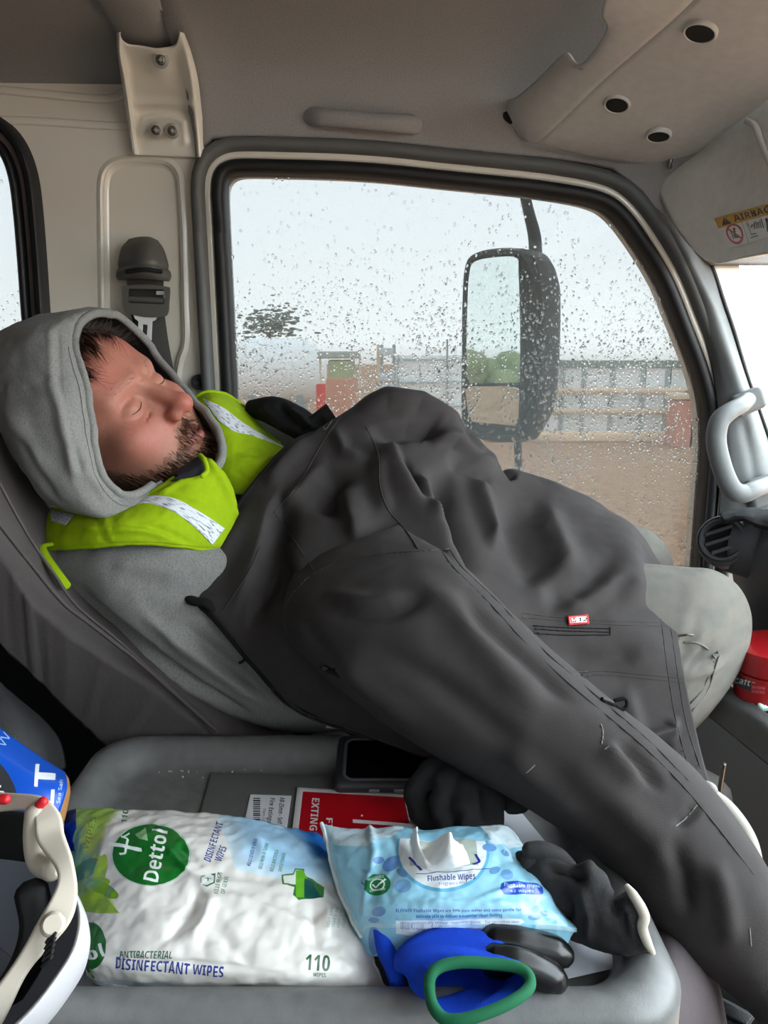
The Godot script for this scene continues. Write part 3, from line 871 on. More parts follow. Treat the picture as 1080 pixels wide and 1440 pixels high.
# moves each point of a small grid along its line of sight onto the nearest points of a big grid, lifted by h
func on_surface(g: Array, big: Array, h: float) -> Array:
	var pts := []; var N = grid_normals(big)
	var cen := Vector3.ZERO
	for j in big.size():
		for i in big[j].size(): pts.append([proj(big[j][i]), -(big[j][i] - EYE).rotated(Vector3.RIGHT, PITCH).z])
	var out := []
	for r in g:
		var q := PackedVector3Array()
		for p in r:
			var s := proj(p)
			var w := 0.0; var d := 0.0
			for c in pts:
				var l: float = 1.0 / (pow(s.distance_squared_to(c[0]), 2.0) + 0.01)
				w += l; d += l * c[1]
			q.append(P(s.x, s.y, d / w - h))
		out.append(q)
	return out
func airbag_mat() -> StandardMaterial3D:
	var im := canvas(512, 230, Color(0.87, 0.87, 0.86))
	im.fill_rect(Rect2i(0, 0, 512, 100), Color(0.80, 0.60, 0.13))
	fill_poly(im, [Vector2(35, 86), Vector2(72, 14), Vector2(110, 86)], Color(0.1, 0.09, 0.08))
	fill_poly(im, [Vector2(72, 30), Vector2(78, 30), Vector2(77, 52), Vector2(73, 52)], Color(0.80, 0.60, 0.13))
	disc(im, Vector2(75, 60), Vector2(4, 4), Color(0.80, 0.60, 0.13))
	write(im, "AIRBAG", Vector2(138, 82), 62, Color(0.10, 0.08, 0.05))
	disc(im, Vector2(105, 157), Vector2(66, 64), Color(0.75, 0.16, 0.22)); disc(im, Vector2(105, 157), Vector2(52, 50), Color(0.87, 0.87, 0.86))
	disc(im, Vector2(112, 132), Vector2(10, 10), Color(0.15, 0.13, 0.13))
	bar(im, Vector2(110, 142), Vector2(96, 172), 16, Color(0.15, 0.13, 0.13)); bar(im, Vector2(92, 176), Vector2(132, 182), 12, Color(0.15, 0.13, 0.13)); bar(im, Vector2(82, 140), Vector2(82, 186), 8, Color(0.15, 0.13, 0.13))
	bar(im, Vector2(62, 118), Vector2(148, 198), 12, Color(0.75, 0.16, 0.22))
	im.fill_rect(Rect2i(188, 84, 3, 146), Color(0.4, 0.4, 0.4))
	disc(im, Vector2(232, 122), Vector2(11, 11), Color(0.2, 0.2, 0.2)); disc(im, Vector2(232, 122), Vector2(7, 7), Color(0.87, 0.87, 0.86))
	bar(im, Vector2(232, 134), Vector2(232, 190), 5, Color(0.2, 0.2, 0.2)); bar(im, Vector2(232, 190), Vector2(280, 190), 5, Color(0.2, 0.2, 0.2)); bar(im, Vector2(220, 205), Vector2(290, 205), 5, Color(0.2, 0.2, 0.2))
	for k in 5:
		var t := 0.5 * k
		bar(im, Vector2(300 + 14 * k, 120 + 10 * sin(t * 2)), Vector2(280 + 18 * k, 170 - 6 * cos(t)), 9, Color(0.2, 0.2, 0.2))
	bar(im, Vector2(250, 150), Vector2(290, 132), 6, Color(0.75, 0.16, 0.22))
	disc(im, Vector2(395, 130), Vector2(12, 12), Color(0.2, 0.2, 0.2)); bar(im, Vector2(395, 140), Vector2(380, 200), 14, Color(0.2, 0.2, 0.2))
	im.fill_rect(Rect2i(418, 84, 3, 146), Color(0.4, 0.4, 0.4))
	disc(im, Vector2(460, 150), Vector2(22, 30), Color(0.3, 0.3, 0.3)); disc(im, Vector2(460, 150), Vector2(17, 25), Color(0.87, 0.87, 0.86))
	var m := mat(Color.WHITE, 0.4); m.albedo_texture = tex(im); return m
# seat belt on the pillar
func build_belt():
	var dk := mat(Color(0.34, 0.335, 0.315), 0.5)
	var web := grained(Color(0.30, 0.295, 0.28), 0.75, 30.0, null, 0.02, M.soft, M.grit)
	var cov = thing("belt_anchor_cover", "dark grey belt anchor cover, the upper plastic piece on the cream pillar", "belt cover", Pz(202, 370, -1.27))
	var rows := [[[181, 336, 1.205], [195, 333, 1.195], [210, 333, 1.195], [222, 338, 1.205]], [[170, 350, 1.205], [192, 344, 1.18], [214, 344, 1.18], [231, 352, 1.205]], [[165, 374, 1.205], [190, 366, 1.17], [217, 367, 1.17], [238, 376, 1.205]], [[163, 388, 1.205], [188, 383, 1.172], [217, 384, 1.172], [241, 388, 1.205]], [[166, 394, 1.21], [190, 393, 1.185], [217, 394, 1.185], [238, 396, 1.21]]]
	var cg = pnet(rows, 30, 36)
	cg = fold(cg, [[[Vector2(166, 376), Vector2(190, 370), Vector2(217, 371), Vector2(238, 378)], 2.5, -0.003]])
	part("cover", shell(cg, 0.012), dk, cov)
	part("slot", tube([P(178, 382, 1.172), P(203, 379, 1.165), P(227, 382, 1.172)], 0.0035, 8, 10), M.black_void, cov)
	var gd = thing("belt_guide", "dark grey belt guide with a slot, below the anchor cover", "belt guide", Pz(204, 422, -1.26))
	var at := Pz(204.5, 423, -1.255)
	var go = to_xy([[172, 406], [175, 402], [205, 400], [234, 403], [238, 407], [237, 425], [236, 438], [230, 445], [205, 446], [182, 441], [174, 434], [172, 420]], -1.252)
	var gi = to_xy([[179, 409], [181, 406], [229, 407], [232, 410], [231, 425], [229, 428], [182, 426], [179, 423]], -1.252)
	part("frame", plate(spline(ccw(go), 60, true), [gi], -1.258, 0.006, EYE), dk, gd)
	part("roller", tube([Pz(181, 421, -1.258), Pz(230, 423, -1.258)], 0.005, 10, 4), dk, gd)
	part("stop_clip", rbox(Vector3(0.014, 0.006, 0.003), 0.001, Transform3D(Basis(), Pz(226, 412, -1.256))), mat(Color(0.7, 0.7, 0.68), 0.5), gd)
	var tg = thing("belt_tongue", "bright metal seat belt tongue hanging from the belt guide", "belt tongue", Pz(205, 458, -1.255))
	var tl := []
	var tp := [[188, 443], [221, 446], [219, 450], [214, 452], [213, 478], [211, 480], [196, 479], [194, 477], [195, 452], [190, 448]]
	var th := [[201, 456], [208, 457], [207, 471], [200, 470]]
	var tm = plate(to_xy(tp, -1.256), [to_xy(th, -1.256)], -1.2575, 0.003, EYE)
	part("plate", tm, mat(Color(0.93, 0.93, 0.92), 0.45, 0.2), tg)
	var bl = thing("seat_belt", "charcoal seat belt webbing running down the cream pillar behind the man's head", "seat belt", Pz(215, 480, -1.27))
	var wr := [[[178, 385, 1.195], [230, 387, 1.195]], [[179, 410, 1.222], [230, 410, 1.222]], [[181, 430, 1.238], [230, 430, 1.238]], [[186, 450, 1.236], [232, 448, 1.236]], [[194, 490, 1.24], [238, 488, 1.24]], [[206, 530, 1.25], [247, 530, 1.25]], [[226, 600, 1.27], [268, 600, 1.27]], [[250, 690, 1.285], [292, 690, 1.285]]]
	part("webbing", shell(pnet(wr, 6, 50), 0.0015), web, bl)
	var bt = thing("rubber_stop", "round black rubber stop with a hollow centre, on the pillar by the window seal", "rubber stop", Pz(281, 537, -1.27))
	part("stop", lathe([[0.0, 0.006], [0.003, 0.007], [0.0035, 0.011], [0.005, 0.012], [0.006, 0.009], [0.0085, 0.010], [0.0115, 0.010], [0.0125, 0.007], [0.0125, -0.002], [0, -0.002]], 28, Transform3D(basis_from(Vector3.BACK, Vector3.UP), Pz(281, 537, -1.276))), M.rubber, bt)
# ---------------------------------------------------------------- outside
func build_outside():
	var mud := grained(Color(0.74, 0.60, 0.49), 0.9, 0.35, null, 0.6, noise_tex(512, 0.02, 21, 5, [[0.0, 0.5, 1.0], [Color(0.74, 0.72, 0.70), Color(0.92, 0.9, 0.88), Color(1, 1, 1)]]), M.fine, 0.3)
	struct("ground", rbox(Vector3(160, 0.1, 160), 0.02, Transform3D(Basis(), Vector3(0, -0.05, -20))), mud)
	# side mirror on its arm
	var mz := -1.62
	var mi = thing("side_mirror", "dark truck side mirror with two stacked glasses, outside the wet window", "mirror", Pz(715, 480, mz))
	var hous := mat(Color(0.075, 0.08, 0.08), 0.55)
	# the mirror faces back along the truck: frame of its glass
	var mc := Pz(705, 480, mz)
	var mn := Vector3(-0.765, 0.0, 0.645).normalized()
	var mb := Basis(Vector3.UP.cross(mn).normalized(), Vector3.UP, mn); mb.y = mn.cross(mb.x)
	var mxf := Transform3D(mb, mc)
	var on_plane := func(px: Array) -> Array:
		var o := []
		for q in px:
			var ry := ray(q[0], q[1])
			var hit := EYE + ry * ((mc - EYE).dot(mn) / ry.dot(mn))
			var l: Vector3 = mxf.affine_inverse() * hit
			o.append(Vector2(l.x, l.y))
		return ccw(o)
	var out_l = ccw(spline(on_plane.call([[656, 600], [655, 500], [656, 420], [660, 375], [672, 358], [700, 352], [735, 353], [755, 362], [764, 385], [768, 410], [768, 470], [765, 540], [758, 580], [746, 606], [735, 618], [700, 619], [672, 614]]), 90, true))
	var L := []
	for s in [[-0.012, 0.004], [-0.008, 0.012], [0.0, 0.012], [0.004, 0.0], [0.004, -0.03], [-0.012, -0.06], [-0.035, -0.075]]:
		var q := PackedVector3Array()
		for p in offset_loop(out_l, s[0]): q.append(mxf * Vector3(p.x, p.y, s[1]))
		L.append(q)
	part("housing", loft(L, true, false, true, 60.0), hous, mi)
	var rb := on_plane.call([[736, 356], [752, 362], [763, 385], [767, 410], [767, 470], [764, 540], [757, 580], [745, 606], [735, 614], [737, 540], [738, 450]])
	part("side_bulge", prism(spline(rb, 50, true), 0.022, 0.008, mxf), hous, mi)
	var mirror_m := mat(Color(0.92, 0.96, 0.95), 0.02, 1.0)
	var up = spline(on_plane.call([[662, 535], [661, 440], [664, 385], [672, 368], [700, 362], [728, 362], [734, 376], [735, 440], [734, 536]]), 60, true)
	var lo = spline(on_plane.call([[661, 546], [733, 546], [732, 585], [724, 603], [702, 609], [677, 605], [664, 590]]), 60, true)
	part("upper_glass", prism(up, 0.003, 0.0005, mxf * Transform3D(Basis(), Vector3(0, 0, 0.006))), mirror_m, mi)
	part("lower_glass", prism(lo, 0.003, 0.0005, mxf * Transform3D(Basis(Vector3.RIGHT, 0.10), Vector3(0, 0.0, 0.018))), mirror_m, mi)
	var dv: Array = on_plane.call([[658, 541], [735, 541]])
	part("divider", tube([mxf * Vector3(dv[0].x, dv[0].y, 0.008), mxf * Vector3(dv[1].x, dv[1].y, 0.008)], 0.005, 8, 4), hous, mi)
	part("arm", tube([Pz(722, 205, -1.345), Pz(728, 235, -1.45), Pz(735, 262, mz), Pz(744, 300, mz), Pz(752, 335, mz), Pz(753, 372, mz)], [0.010, 0.010, 0.010, 0.011, 0.013, 0.014], 12, 30), hous, mi)
	part("arm", tube([Pz(728, 612, mz), Pz(729, 650, mz), Pz(732, 690, mz), Pz(738, 750, -1.50), Pz(742, 800, -1.345)], [0.009, 0.008, 0.008, 0.008, 0.008], 12, 20), mat(Color(0.30, 0.32, 0.33), 0.5), mi)
	# far wall of pale sheets between posts, with rails (the yard's bund)
	var zf := -17.2
	var pale := grained(Color(0.92, 0.94, 0.93), 0.7, 0.6, null, 0.0, M.soft)
	var pale2 := grained(Color(0.95, 0.96, 0.96), 0.7, 0.6, null, 0.0, M.soft)
	var steel := mat(Color(0.62, 0.65, 0.65), 0.6)
	var tan_ := mat(Color(0.88, 0.77, 0.64), 0.8)
	var rf = thing("yard_fence", "pale panel fence with tan rails and dark top, right of the side mirror", "fence", Pz(850, 610, zf))
	var xs := [752, 792, 822, 862, 905, 940, 975]
	for i in xs.size() - 1:
		var a := Pz(xs[i], 518, zf); var b := Pz(xs[i + 1], 606, zf)
		part("panel", rbox(Vector3(absf(b.x - a.x) - 0.05, a.y - b.y, 0.06), 0.01, Transform3D(Basis(), (a + b) / 2), 1), pale if i % 2 else pale2, rf)
	for i in xs.size():
		var a := Pz(xs[i], 506, zf); var b := Pz(xs[i], 610, zf)
		part("post", gbox(xs[i] - 3.6, xs[i] + 3.6, 506, zf, 0.12), steel, rf)
	for q in [[549, 0.07], [578, 0.06]]:
		part("rail", tube([Pz(750, q[0], zf + 0.15), Pz(975, q[0] + 1, zf + 0.15)], q[1], 8, 6), tan_, rf)
	part("top_band", rbox(Vector3(3.6, 0.16, 0.2), 0.03, Transform3D(Basis(), Pz(862, 512, zf))), mat(Color(0.50, 0.54, 0.50), 0.9), rf)
	var kb = thing("sand_kerb", "low tan kerb along the foot of the pale fence", "kerb", Pz(800, 614, zf + 0.4))
	part("kerb", rbox(Vector3(12.5, 0.24, 0.3), 0.08, Transform3D(Basis(), gp(760, zf + 0.36) + Vector3(0, 0.11, 0))), mat(Color(0.90, 0.79, 0.66), 0.9), kb)
	# the pale containers left of the mirror
	var lw = thing("site_hoarding", "white sheet hoarding with thin dark rails, left of the side mirror", "hoarding", Pz(610, 600, zf))
	xs = [556, 590, 632, 674, 712, 742]
	for i in xs.size() - 1:
		var a := Pz(xs[i], 500, zf); var b := Pz(xs[i + 1], 610, zf)
		part("panel", rbox(Vector3(absf(b.x - a.x) - 0.03, a.y - b.y, 0.06), 0.01, Transform3D(Basis(), (a + b) / 2), 1), mat(Color(0.95, 0.97, 0.97), 0.7), lw)
	for yy in [505, 537, 570]:
		part("rail", tube([Pz(557, yy, zf + 0.08), Pz(741, yy, zf + 0.08)], 0.03, 6, 4), mat(Color(0.80, 0.85, 0.86), 0.6), lw)
	for xx in [560, 629, 736]: part("post", tube([Pz(xx, 478 if xx == 629 else 500, zf + 0.1), gp(xx, zf + 0.1)], 0.025, 6, 4), steel, lw)
	# reddish stack at the right end
	var st = thing("brick_pallet", "reddish stack beside a dark crate at the fence's right end", "pallet", gp(957, zf + 1.1))
	part("load", gbox(945, 968, 562, zf + 1.1, 0.6), mat(Color(0.78, 0.55, 0.48), 0.9), st)
	part("cover", rbox(Vector3(0.42, 0.12, 0.66), 0.04, Transform3D(Basis(), Pz(956.5, 557, zf + 1.1))), mat(Color(0.84, 0.76, 0.66), 0.9), st)
	var cr = thing("dark_crate", "dark grey crate at the far right end of the fence beside the red stack", "crate", gp(984, zf + 1.1))
	part("crate", gbox(973, 997, 553, zf + 1.1, 0.6), mat(Color(0.52, 0.56, 0.58), 0.8), cr)
	part("crate_lid", rbox(Vector3(0.40, 0.05, 0.66), 0.01, Transform3D(Basis(), Pz(985, 552, zf + 1.1)), 1), mat(Color(0.45, 0.48, 0.50), 0.8), cr)
	# tanker with its dark tree behind, left part of the window
	var tk = thing("white_tank", "pale cylindrical tank standing in the yard behind the man's shoulder", "tank", gp(390, -19.0))
	part("drum", tube([Pz(352, 522, -19.0), Pz(430, 522, -19.0)], 0.78, 28, 6), mat(Color(0.96, 0.98, 0.98), 0.5), tk)
	for xx in [358, 424]: part("cradle", gbox(xx - 5, xx + 5, 545, -19.0, 1.1), steel, tk)
	var tr = thing("distant_tree", "small dark round tree showing above the pale tank", "tree", gp(378, -22.5))
	var crown := []
	for k in 320:
		var p := Pz(378, 455, -22.5) + Vector3(rng.randfn(0, 0.38), rng.randfn(0, 0.24), rng.randfn(0, 0.35))
		crown.append(moved(leaf_blob(), Transform3D(Basis.from_euler(Vector3(rng.randf() * 6, rng.randf() * 6, 0)).scaled(Vector3(1, 0.4, 1) * rng.randf_range(0.04, 0.11)), p)))
	stuff(part("crown", join(crown), mat(Color(0.55, 0.58, 0.55), 0.9), tr))
	part("trunk", tube([Pz(378, 460, -22.5), gp(376, -22.5)], [0.06, 0.1], 8, 4), mat(Color(0.45, 0.42, 0.38), 0.9), tr)
	# green machine with red light and rust heap
	var gm = thing("green_machine", "olive green machine with a dark roof and pale pillars, beyond the window left of centre", "machine", gp(480, -16.2))
	part("body", gbox(463, 498, 506, -16.2, 0.7), mat(Color(0.66, 0.69, 0.52), 0.7), gm)
	part("undercarriage", gbox(460, 502, 531, -16.2, 0.82), mat(Color(0.80, 0.58, 0.48), 0.9), gm)
	part("roof", rbox(Vector3(0.85, 0.14, 0.85), 0.03, Transform3D(Basis(), Pz(477, 499, -16.2))), mat(Color(0.66, 0.70, 0.66), 0.7), gm)
	for xx in [450, 506]: part("pillar", gbox(xx - 1.5, xx + 1.5, 499, -16.0, 0.08), mat(Color(0.90, 0.88, 0.80), 0.7), gm)
	var rd := Pz(452, 540, -14.9)
	solo("red_drum", lathe([[0, 0], [0.085, 0.0], [0.09, 0.01], [0.09, rd.y * 0.5], [0.095, rd.y * 0.5 + 0.01], [0.09, rd.y * 0.5 + 0.02], [0.09, rd.y - 0.01], [0.08, rd.y], [0, rd.y]], 20, Transform3D(Basis(), gp(452, -14.9))), mat(Color(0.85, 0.25, 0.20), 0.6), "narrow bright red drum in front of the green machine", "drum")
	solo("clay_heap", heap(gp(484, -13.6), 0.55, 0.80, 3), mat(Color(0.86, 0.62, 0.50), 0.95), "orange clay heap below the green machine", "heap")
	solo("clay_bank", heap(gp(395, -12.2), 1.1, 0.55, 4), mat(Color(0.84, 0.66, 0.56), 0.95), "long low clay bank in front of the pale tank", "bank")
	var fr = thing("scaffold_frame", "thin grey and tan scaffold frame between the machine and the hoarding", "scaffold", gp(543, -16.0))
	for xx in [532, 537, 554]: part("upright", tube([Pz(xx, 486, -16.0), gp(xx, -16.0)], 0.04, 6, 4), tan_ if xx == 532 else steel, fr)
	for yy in [495, 530, 545]: part("board", rbox(Vector3(0.30, 0.16, 0.2), 0.02, Transform3D(Basis(), Pz(543.5, yy, -16.0)), 1), mat(Color(0.80, 0.85, 0.86), 0.7), fr)
	# hedge far behind the truck: what the side mirror shows
	var hd := []
	for k in 160: hd.append(moved(leaf_blob(), Transform3D(Basis.from_euler(Vector3(rng.randf() * 6, rng.randf() * 6, 0)).scaled(Vector3.ONE * rng.randf_range(0.5, 0.9)), Vector3(-26 + rng.randf() * 3, 0.4 + rng.randf() * 1.1, -30 + k * 0.25))))
	stuff(solo("hedge", join(hd), mat(Color(0.58, 0.62, 0.44), 0.9), "olive hedge far behind the truck, seen as a green band in the side mirror", "hedge"))
# ground point below picture column px at depth z, and a box standing on the ground up to picture row py
func gp(px: float, z: float) -> Vector3:
	var p := Pz(px, 600, z); return Vector3(p.x, 0, p.z)
func gbox(x0: float, x1: float, py: float, z: float, depth: float) -> ArrayMesh:
	var a := Pz(x0, py, z); var b := Pz(x1, py, z)
	return rbox(Vector3(b.x - a.x, a.y, depth), minf(0.03, (b.x - a.x) * 0.2), Transform3D(Basis(), Vector3((a.x + b.x) / 2, a.y / 2, a.z)), 1)
func leaf_blob() -> ArrayMesh:
	var loops := []
	for j in 5:
		var a := PI * (j + 0.5) / 5
		loops.append(circle(Vector3(0, cos(a), 0), Vector3(sin(a), 0, 0), Vector3(0, 0, sin(a) * 0.8), 7))
	return loft(loops)
func heap(c: Vector3, r: float, h: float, sd: int) -> ArrayMesh:
	var g := []
	for j in 24:
		var row := PackedVector3Array()
		for i in 24:
			var x := (i / 23.0 * 2 - 1) * r; var z := (j / 23.0 * 2 - 1) * 0.6
			var d := clampf(1.0 - sqrt(pow(x / r, 2) + pow(z / 0.6, 2)), 0, 1)
			row.append(c + Vector3(x, h * smoothstep(0, 0.9, d) * (0.85 + 0.3 * noise_a.get_noise_3d(x * 3, z * 3, sd * 7.0)), z))
		g.append(row)
	return shell(g, 0.05, true)
# ---------------------------------------------------------------- rain on the glass
func build_rain():
	var dome := SurfaceTool.new()
	var loops := []
	for q in [[0.0, 1.0], [0.55, 0.80], [0.87, 0.45], [1.0, 0.0]]:
		loops.append(circle(Vector3(0, 0, q[1] * -0.55), Vector3(maxf(q[0], 0.01), 0, 0), Vector3(0, maxf(q[0], 0.01), 0), 8))
	var dm = loft(loops)
	for w in 2:
		var loop2 = [win1, win2][w]
		var poly := PackedVector2Array(loop2)
		var lo := Vector2(1e9, 1e9); var hi := -lo
		for p in loop2: lo = lo.min(p); hi = hi.max(p)
		var xf := []
		var tries: int = [46000, 7000][w]
		for k in tries:
			var p := Vector2(rng.randf_range(lo.x, hi.x), rng.randf_range(lo.y, hi.y))
			if not Geometry2D.is_point_in_polygon(p, poly): continue
			var dens := 0.09 + 0.91 * smoothstep(0.20, -0.06, p.y)
			dens *= clampf(0.65 + 0.9 * noise_a.get_noise_2d(p.x * 6, p.y * 4), 0.15, 1)
			if rng.randf() > dens: continue
			var r: float = lerpf(0.00055, 0.0024, pow(rng.randf(), 2.3))
			xf.append(Transform3D(Basis().scaled(Vector3(r * rng.randf_range(0.8, 1.1), r * rng.randf_range(0.85, 1.7), r)), EYE + Vector3(p.x, p.y, -1.2995 - 0.0027)))
		var mm := MultiMesh.new(); mm.transform_format = MultiMesh.TRANSFORM_3D; mm.mesh = dm; mm.instance_count = xf.size()
		for i in xf.size(): mm.set_instance_transform(i, xf[i])
		var o = MultiMeshInstance3D.new(); o.multimesh = mm; o.material_override = M.water; o.name = numbered("raindrops"); add_child(o)
		meta(o, ["raindrops and streaks of rain on the outside of the passenger window", "raindrops on the outside of the small rear side window at the left edge"][w], "raindrops"); stuff(o)
# ---------------------------------------------------------------- passenger seat
func build_seat():
	var cloth := grained(Color(0.375, 0.35, 0.345), 0.85, 34.0, null, 0.05, M.soft, noise_tex(512, 0.25, 31, 1), 0.25)
	M.seat_cloth = cloth
	var st = thing("passenger_seat", "taupe cloth passenger seat leaning far back, with the man lying in it", "seat", R(-0.1, -0.5, -0.98))
	var z0 := -0.765; var z1 := -1.235
	var fr := []; var bk := []
	for q in [[-210, 480], [-120, 580], [-48, 690], [10, 778], [60, 841], [140, 899], [240, 960], [320, 1030], [400, 1100]]: fr.append(Pz(q[0], q[1], z0))
	for q in [[-420, 620], [-230, 760], [-60, 880], [20, 952], [70, 1000], [110, 1040], [150, 1085], [190, 1130], [230, 1180]]: bk.append(Pz(q[0], q[1], z0))
	var n := 80
	var sf = spline(fr, n); var sb = spline(bk, n)
	var loops := []
	var rr := rrect(1.0, 1.0, 0.18, 5)
	for k in n:
		var f: Vector3 = sf[k]; var b: Vector3 = sb[k]
		var c := (f + b) / 2.0 + Vector3(0, 0, (z1 - z0) / 2); var a := (f - b); var w := Vector3(0, 0, z1 - z0)
		var L := PackedVector3Array()
		for q in rr:
			# deepen the middle of the front so that the bolsters stand up
			var dip := -0.035 * smoothstep(0.36, 0.1, absf(q.y)) * (1.0 if q.x > 0.3 else 0.0)
			var p: Vector3 = c + a * q.x - w * q.y + a.normalized() * dip
			L.append(p + Vector3(0, 0, 0.006 * noise_a.get_noise_3d(p.x * 9, p.y * 9, p.z * 4) + 0.0045 * noise_a.get_noise_3d(k * 0.22, q.x * 1.3, 4.0 + p.z * 3.0)))
		loops.append(L)
	part("backrest", loft(loops), cloth, st)
	# seam along the bolster and creases of the cover
	var sp := []
	for q in [[-60, 655], [0, 738], [45, 795], [89, 848], [130, 880], [200, 935], [262, 990], [305, 1028]]: sp.append(Pz(q[0], q[1], z0 + 0.004))
	part("piping", tube(sp, 0.0022, 6, 60), cloth, st)
	sp = []
	for q in [[0, 668], [40, 740], [80, 800], [110, 842], [165, 888], [240, 955], [300, 1008]]: sp.append(Pz(q[0] - 2, q[1] + 10, z0 - 0.002))
	part("front_seam", tube(sp, 0.0016, 6, 60), cloth, st)
	part("cushion", rbox(Vector3(0.46, 0.16, 0.47), 0.05, Transform3D(Basis(Vector3.BACK, 0.06), R(0.12, -0.61, -1.0)), 5), cloth, st)
	part("seat_base", rbox(Vector3(0.36, 0.5, 0.4), 0.03, Transform3D(Basis(), R(0.10, -0.94, -1.0))), M.black_plastic, st)
	part("headrest", rbox(Vector3(0.1, 0.2, 0.26), 0.04, Transform3D(Basis(Vector3.BACK, 0.85), Pz(-230, 540, -1.0)), 5), cloth, st)
	# vinyl side of the folded middle seat
	var vp = thing("vinyl_seat_panel", "black grained vinyl seat panel in the gap below the leaning seat, left edge", "seat panel", R(-0.45, -0.4, -0.7))
	var g = pnet([[[-120, 900, 0.80], [-20, 945, 0.78], [10, 968, 0.79], [30, 985, 0.82]], [[-120, 960, 0.76], [-10, 985, 0.75], [40, 1005, 0.765], [62, 1012, 0.80]], [[-120, 1050, 0.73], [0, 1045, 0.73], [55, 1045, 0.75], [85, 1040, 0.79]], [[-120, 1150, 0.72], [0, 1120, 0.72], [60, 1100, 0.74], [95, 1080, 0.78]]], 30, 30)
	part("panel", shell(g, 0.03), grained(Color(0.19, 0.19, 0.195), 0.45, 22.0, null, 0.06, M.soft, M.grit), vp)

# ---------------------------------------------------------------- the sleeping man
var HO := Vector3.ZERO   # head: origin and axes (x his left, y crown, z face)
var HB := Basis()
func head_frame():
	var at := P(206, 541, 0.955)
	var c := (EYE - at).normalized(); var u := (Vector3.UP - c * c.y).normalized(); var r := u.cross(c).normalized()
	var phi := 0.74
	var D := Vector2(0.685, -0.728).normalized()
	var lean := 0.06
	var y := (-(r * D.x + u * D.y) * cos(lean) + c * sin(lean)).normalized()
	var f := r * -D.y + u * D.x
	var z := (f * cos(phi) + c * sin(phi)); z = (z - y * z.dot(y)).normalized()
	HB = Basis(y.cross(z).normalized(), y, z)
	HO = at - HB * Vector3(0, 0.004, 0.092)
func head_sdf(w: Vector3) -> float:
	var p := HB.inverse() * (w - HO)
	var m := Vector3(absf(p.x), p.y, p.z)
	var d := ell(p, Vector3(0, 0.045, -0.012), Vector3(0.077, 0.086, 0.098))
	d = smin(d, ell(p, Vector3(0, -0.034, 0.026), Vector3(0.067, 0.090, 0.066)), 0.03)
	d = smin(d, ell(p, Vector3(0, 0.045, 0.045), Vector3(0.060, 0.050, 0.043)), 0.03)
	d = smin(d, cone(m, Vector3(0.056, -0.05, -0.005), Vector3(0.020, -0.108, 0.066), 0.016, 0.016), 0.03)
	d = smin(d, ell(p, Vector3(0, -0.108, 0.072), Vector3(0.022, 0.018, 0.018)), 0.02)
	d = smin(d, ell(m, Vector3(0.046, -0.030, 0.058), Vector3(0.022, 0.018, 0.018)), 0.025)
	d = smin(d, ell(m, Vector3(0.047, -0.052, 0.030), Vector3(0.020, 0.032, 0.032)), 0.03)
	# brow and sockets
	d = smin(d, cone(m, Vector3(0.012, 0.019, 0.088), Vector3(0.045, 0.020, 0.070), 0.0085, 0.007), 0.02)
	d = smax(d, -ell(m, Vector3(0.033, -0.003, 0.101), Vector3(0.020, 0.013, 0.017)), 0.022)
	d = smin(d, ell(m, Vector3(0.032, -0.003, 0.0715), Vector3(0.0165, 0.0135, 0.0145)), 0.005)
	# closed lids: a ledge along the lash line and a crease above it
	d = smax(d, -(m.distance_to(Vector3(clampf(m.x, 0.018, 0.046), 0.0075 - 0.14 * absf(m.x - 0.032), 0.0845 - 0.22 * absf(m.x - 0.032))) - 0.0012), 0.003)
	d = smax(d, -(m.distance_to(Vector3(clampf(m.x, 0.018, 0.042), -0.022 - 0.15 * (m.x - 0.018), 0.0815 - 0.25 * maxf(0.0, m.x - 0.024))) - 0.0008), 0.006)
	# crow's feet
	for k in 3:
		d = smax(d, -(cone(m, Vector3(0.049, -0.004 - 0.004 * k, 0.066), Vector3(0.060, 0.003 - 0.012 * k, 0.050), 0.0007, 0.0004)), 0.003)
	# nose
	d = smin(d, cone(p, Vector3(0, 0.006, 0.0885), Vector3(0, -0.036, 0.1085), 0.0075, 0.0115), 0.012)
	d = smin(d, p.distance_to(Vector3(0, -0.0415, 0.1115)) - 0.0125, 0.008)
	d = smin(d, ell(m, Vector3(0.0135, -0.0445, 0.0985), Vector3(0.0085, 0.009, 0.012)), 0.006)
	d = smax(d, -ell(m, Vector3(0.0072, -0.0535, 0.1050), Vector3(0.0035, 0.0035, 0.006)), 0.003)
	# fold from nose to mouth, lips
	d = smax(d, -cone(m, Vector3(0.021, -0.048, 0.0935), Vector3(0.033, -0.078, 0.080), 0.0012, 0.001), 0.008)
	d = smin(d, cone(m, Vector3(0.0, -0.071, 0.0945), Vector3(0.022, -0.078, 0.082), 0.0075, 0.004), 0.006)
	d = smin(d, cone(m, Vector3(0.0, -0.085, 0.0925), Vector3(0.020, -0.080, 0.082), 0.0070, 0.004), 0.004)
	d = smax(d, -cone(m, Vector3(0.0, -0.0785, 0.1005), Vector3(0.023, -0.0795, 0.088), 0.0014, 0.001), 0.002)
	# ear and neck
	d = smin(d, ell(m, Vector3(0.077, -0.008, -0.012), Vector3(0.010, 0.030, 0.018)), 0.008)
	d = smin(d, cone(p, Vector3(0, -0.055, -0.020), Vector3(0, -0.20, -0.040), 0.056, 0.062), 0.03)
	# frown lines and small unevenness of the skin
	d = smax(d, -cone(m, Vector3(0.007, 0.013, 0.0965), Vector3(0.010, 0.034, 0.0915), 0.0008, 0.0005), 0.004)
	for k in 2: d = smax(d, -cone(m, Vector3(0.0, 0.042 + 0.014 * k, 0.0905 - 0.003 * k), Vector3(0.034, 0.045 + 0.013 * k, 0.078 - 0.003 * k), 0.0004, 0.0002), 0.004)
	return d
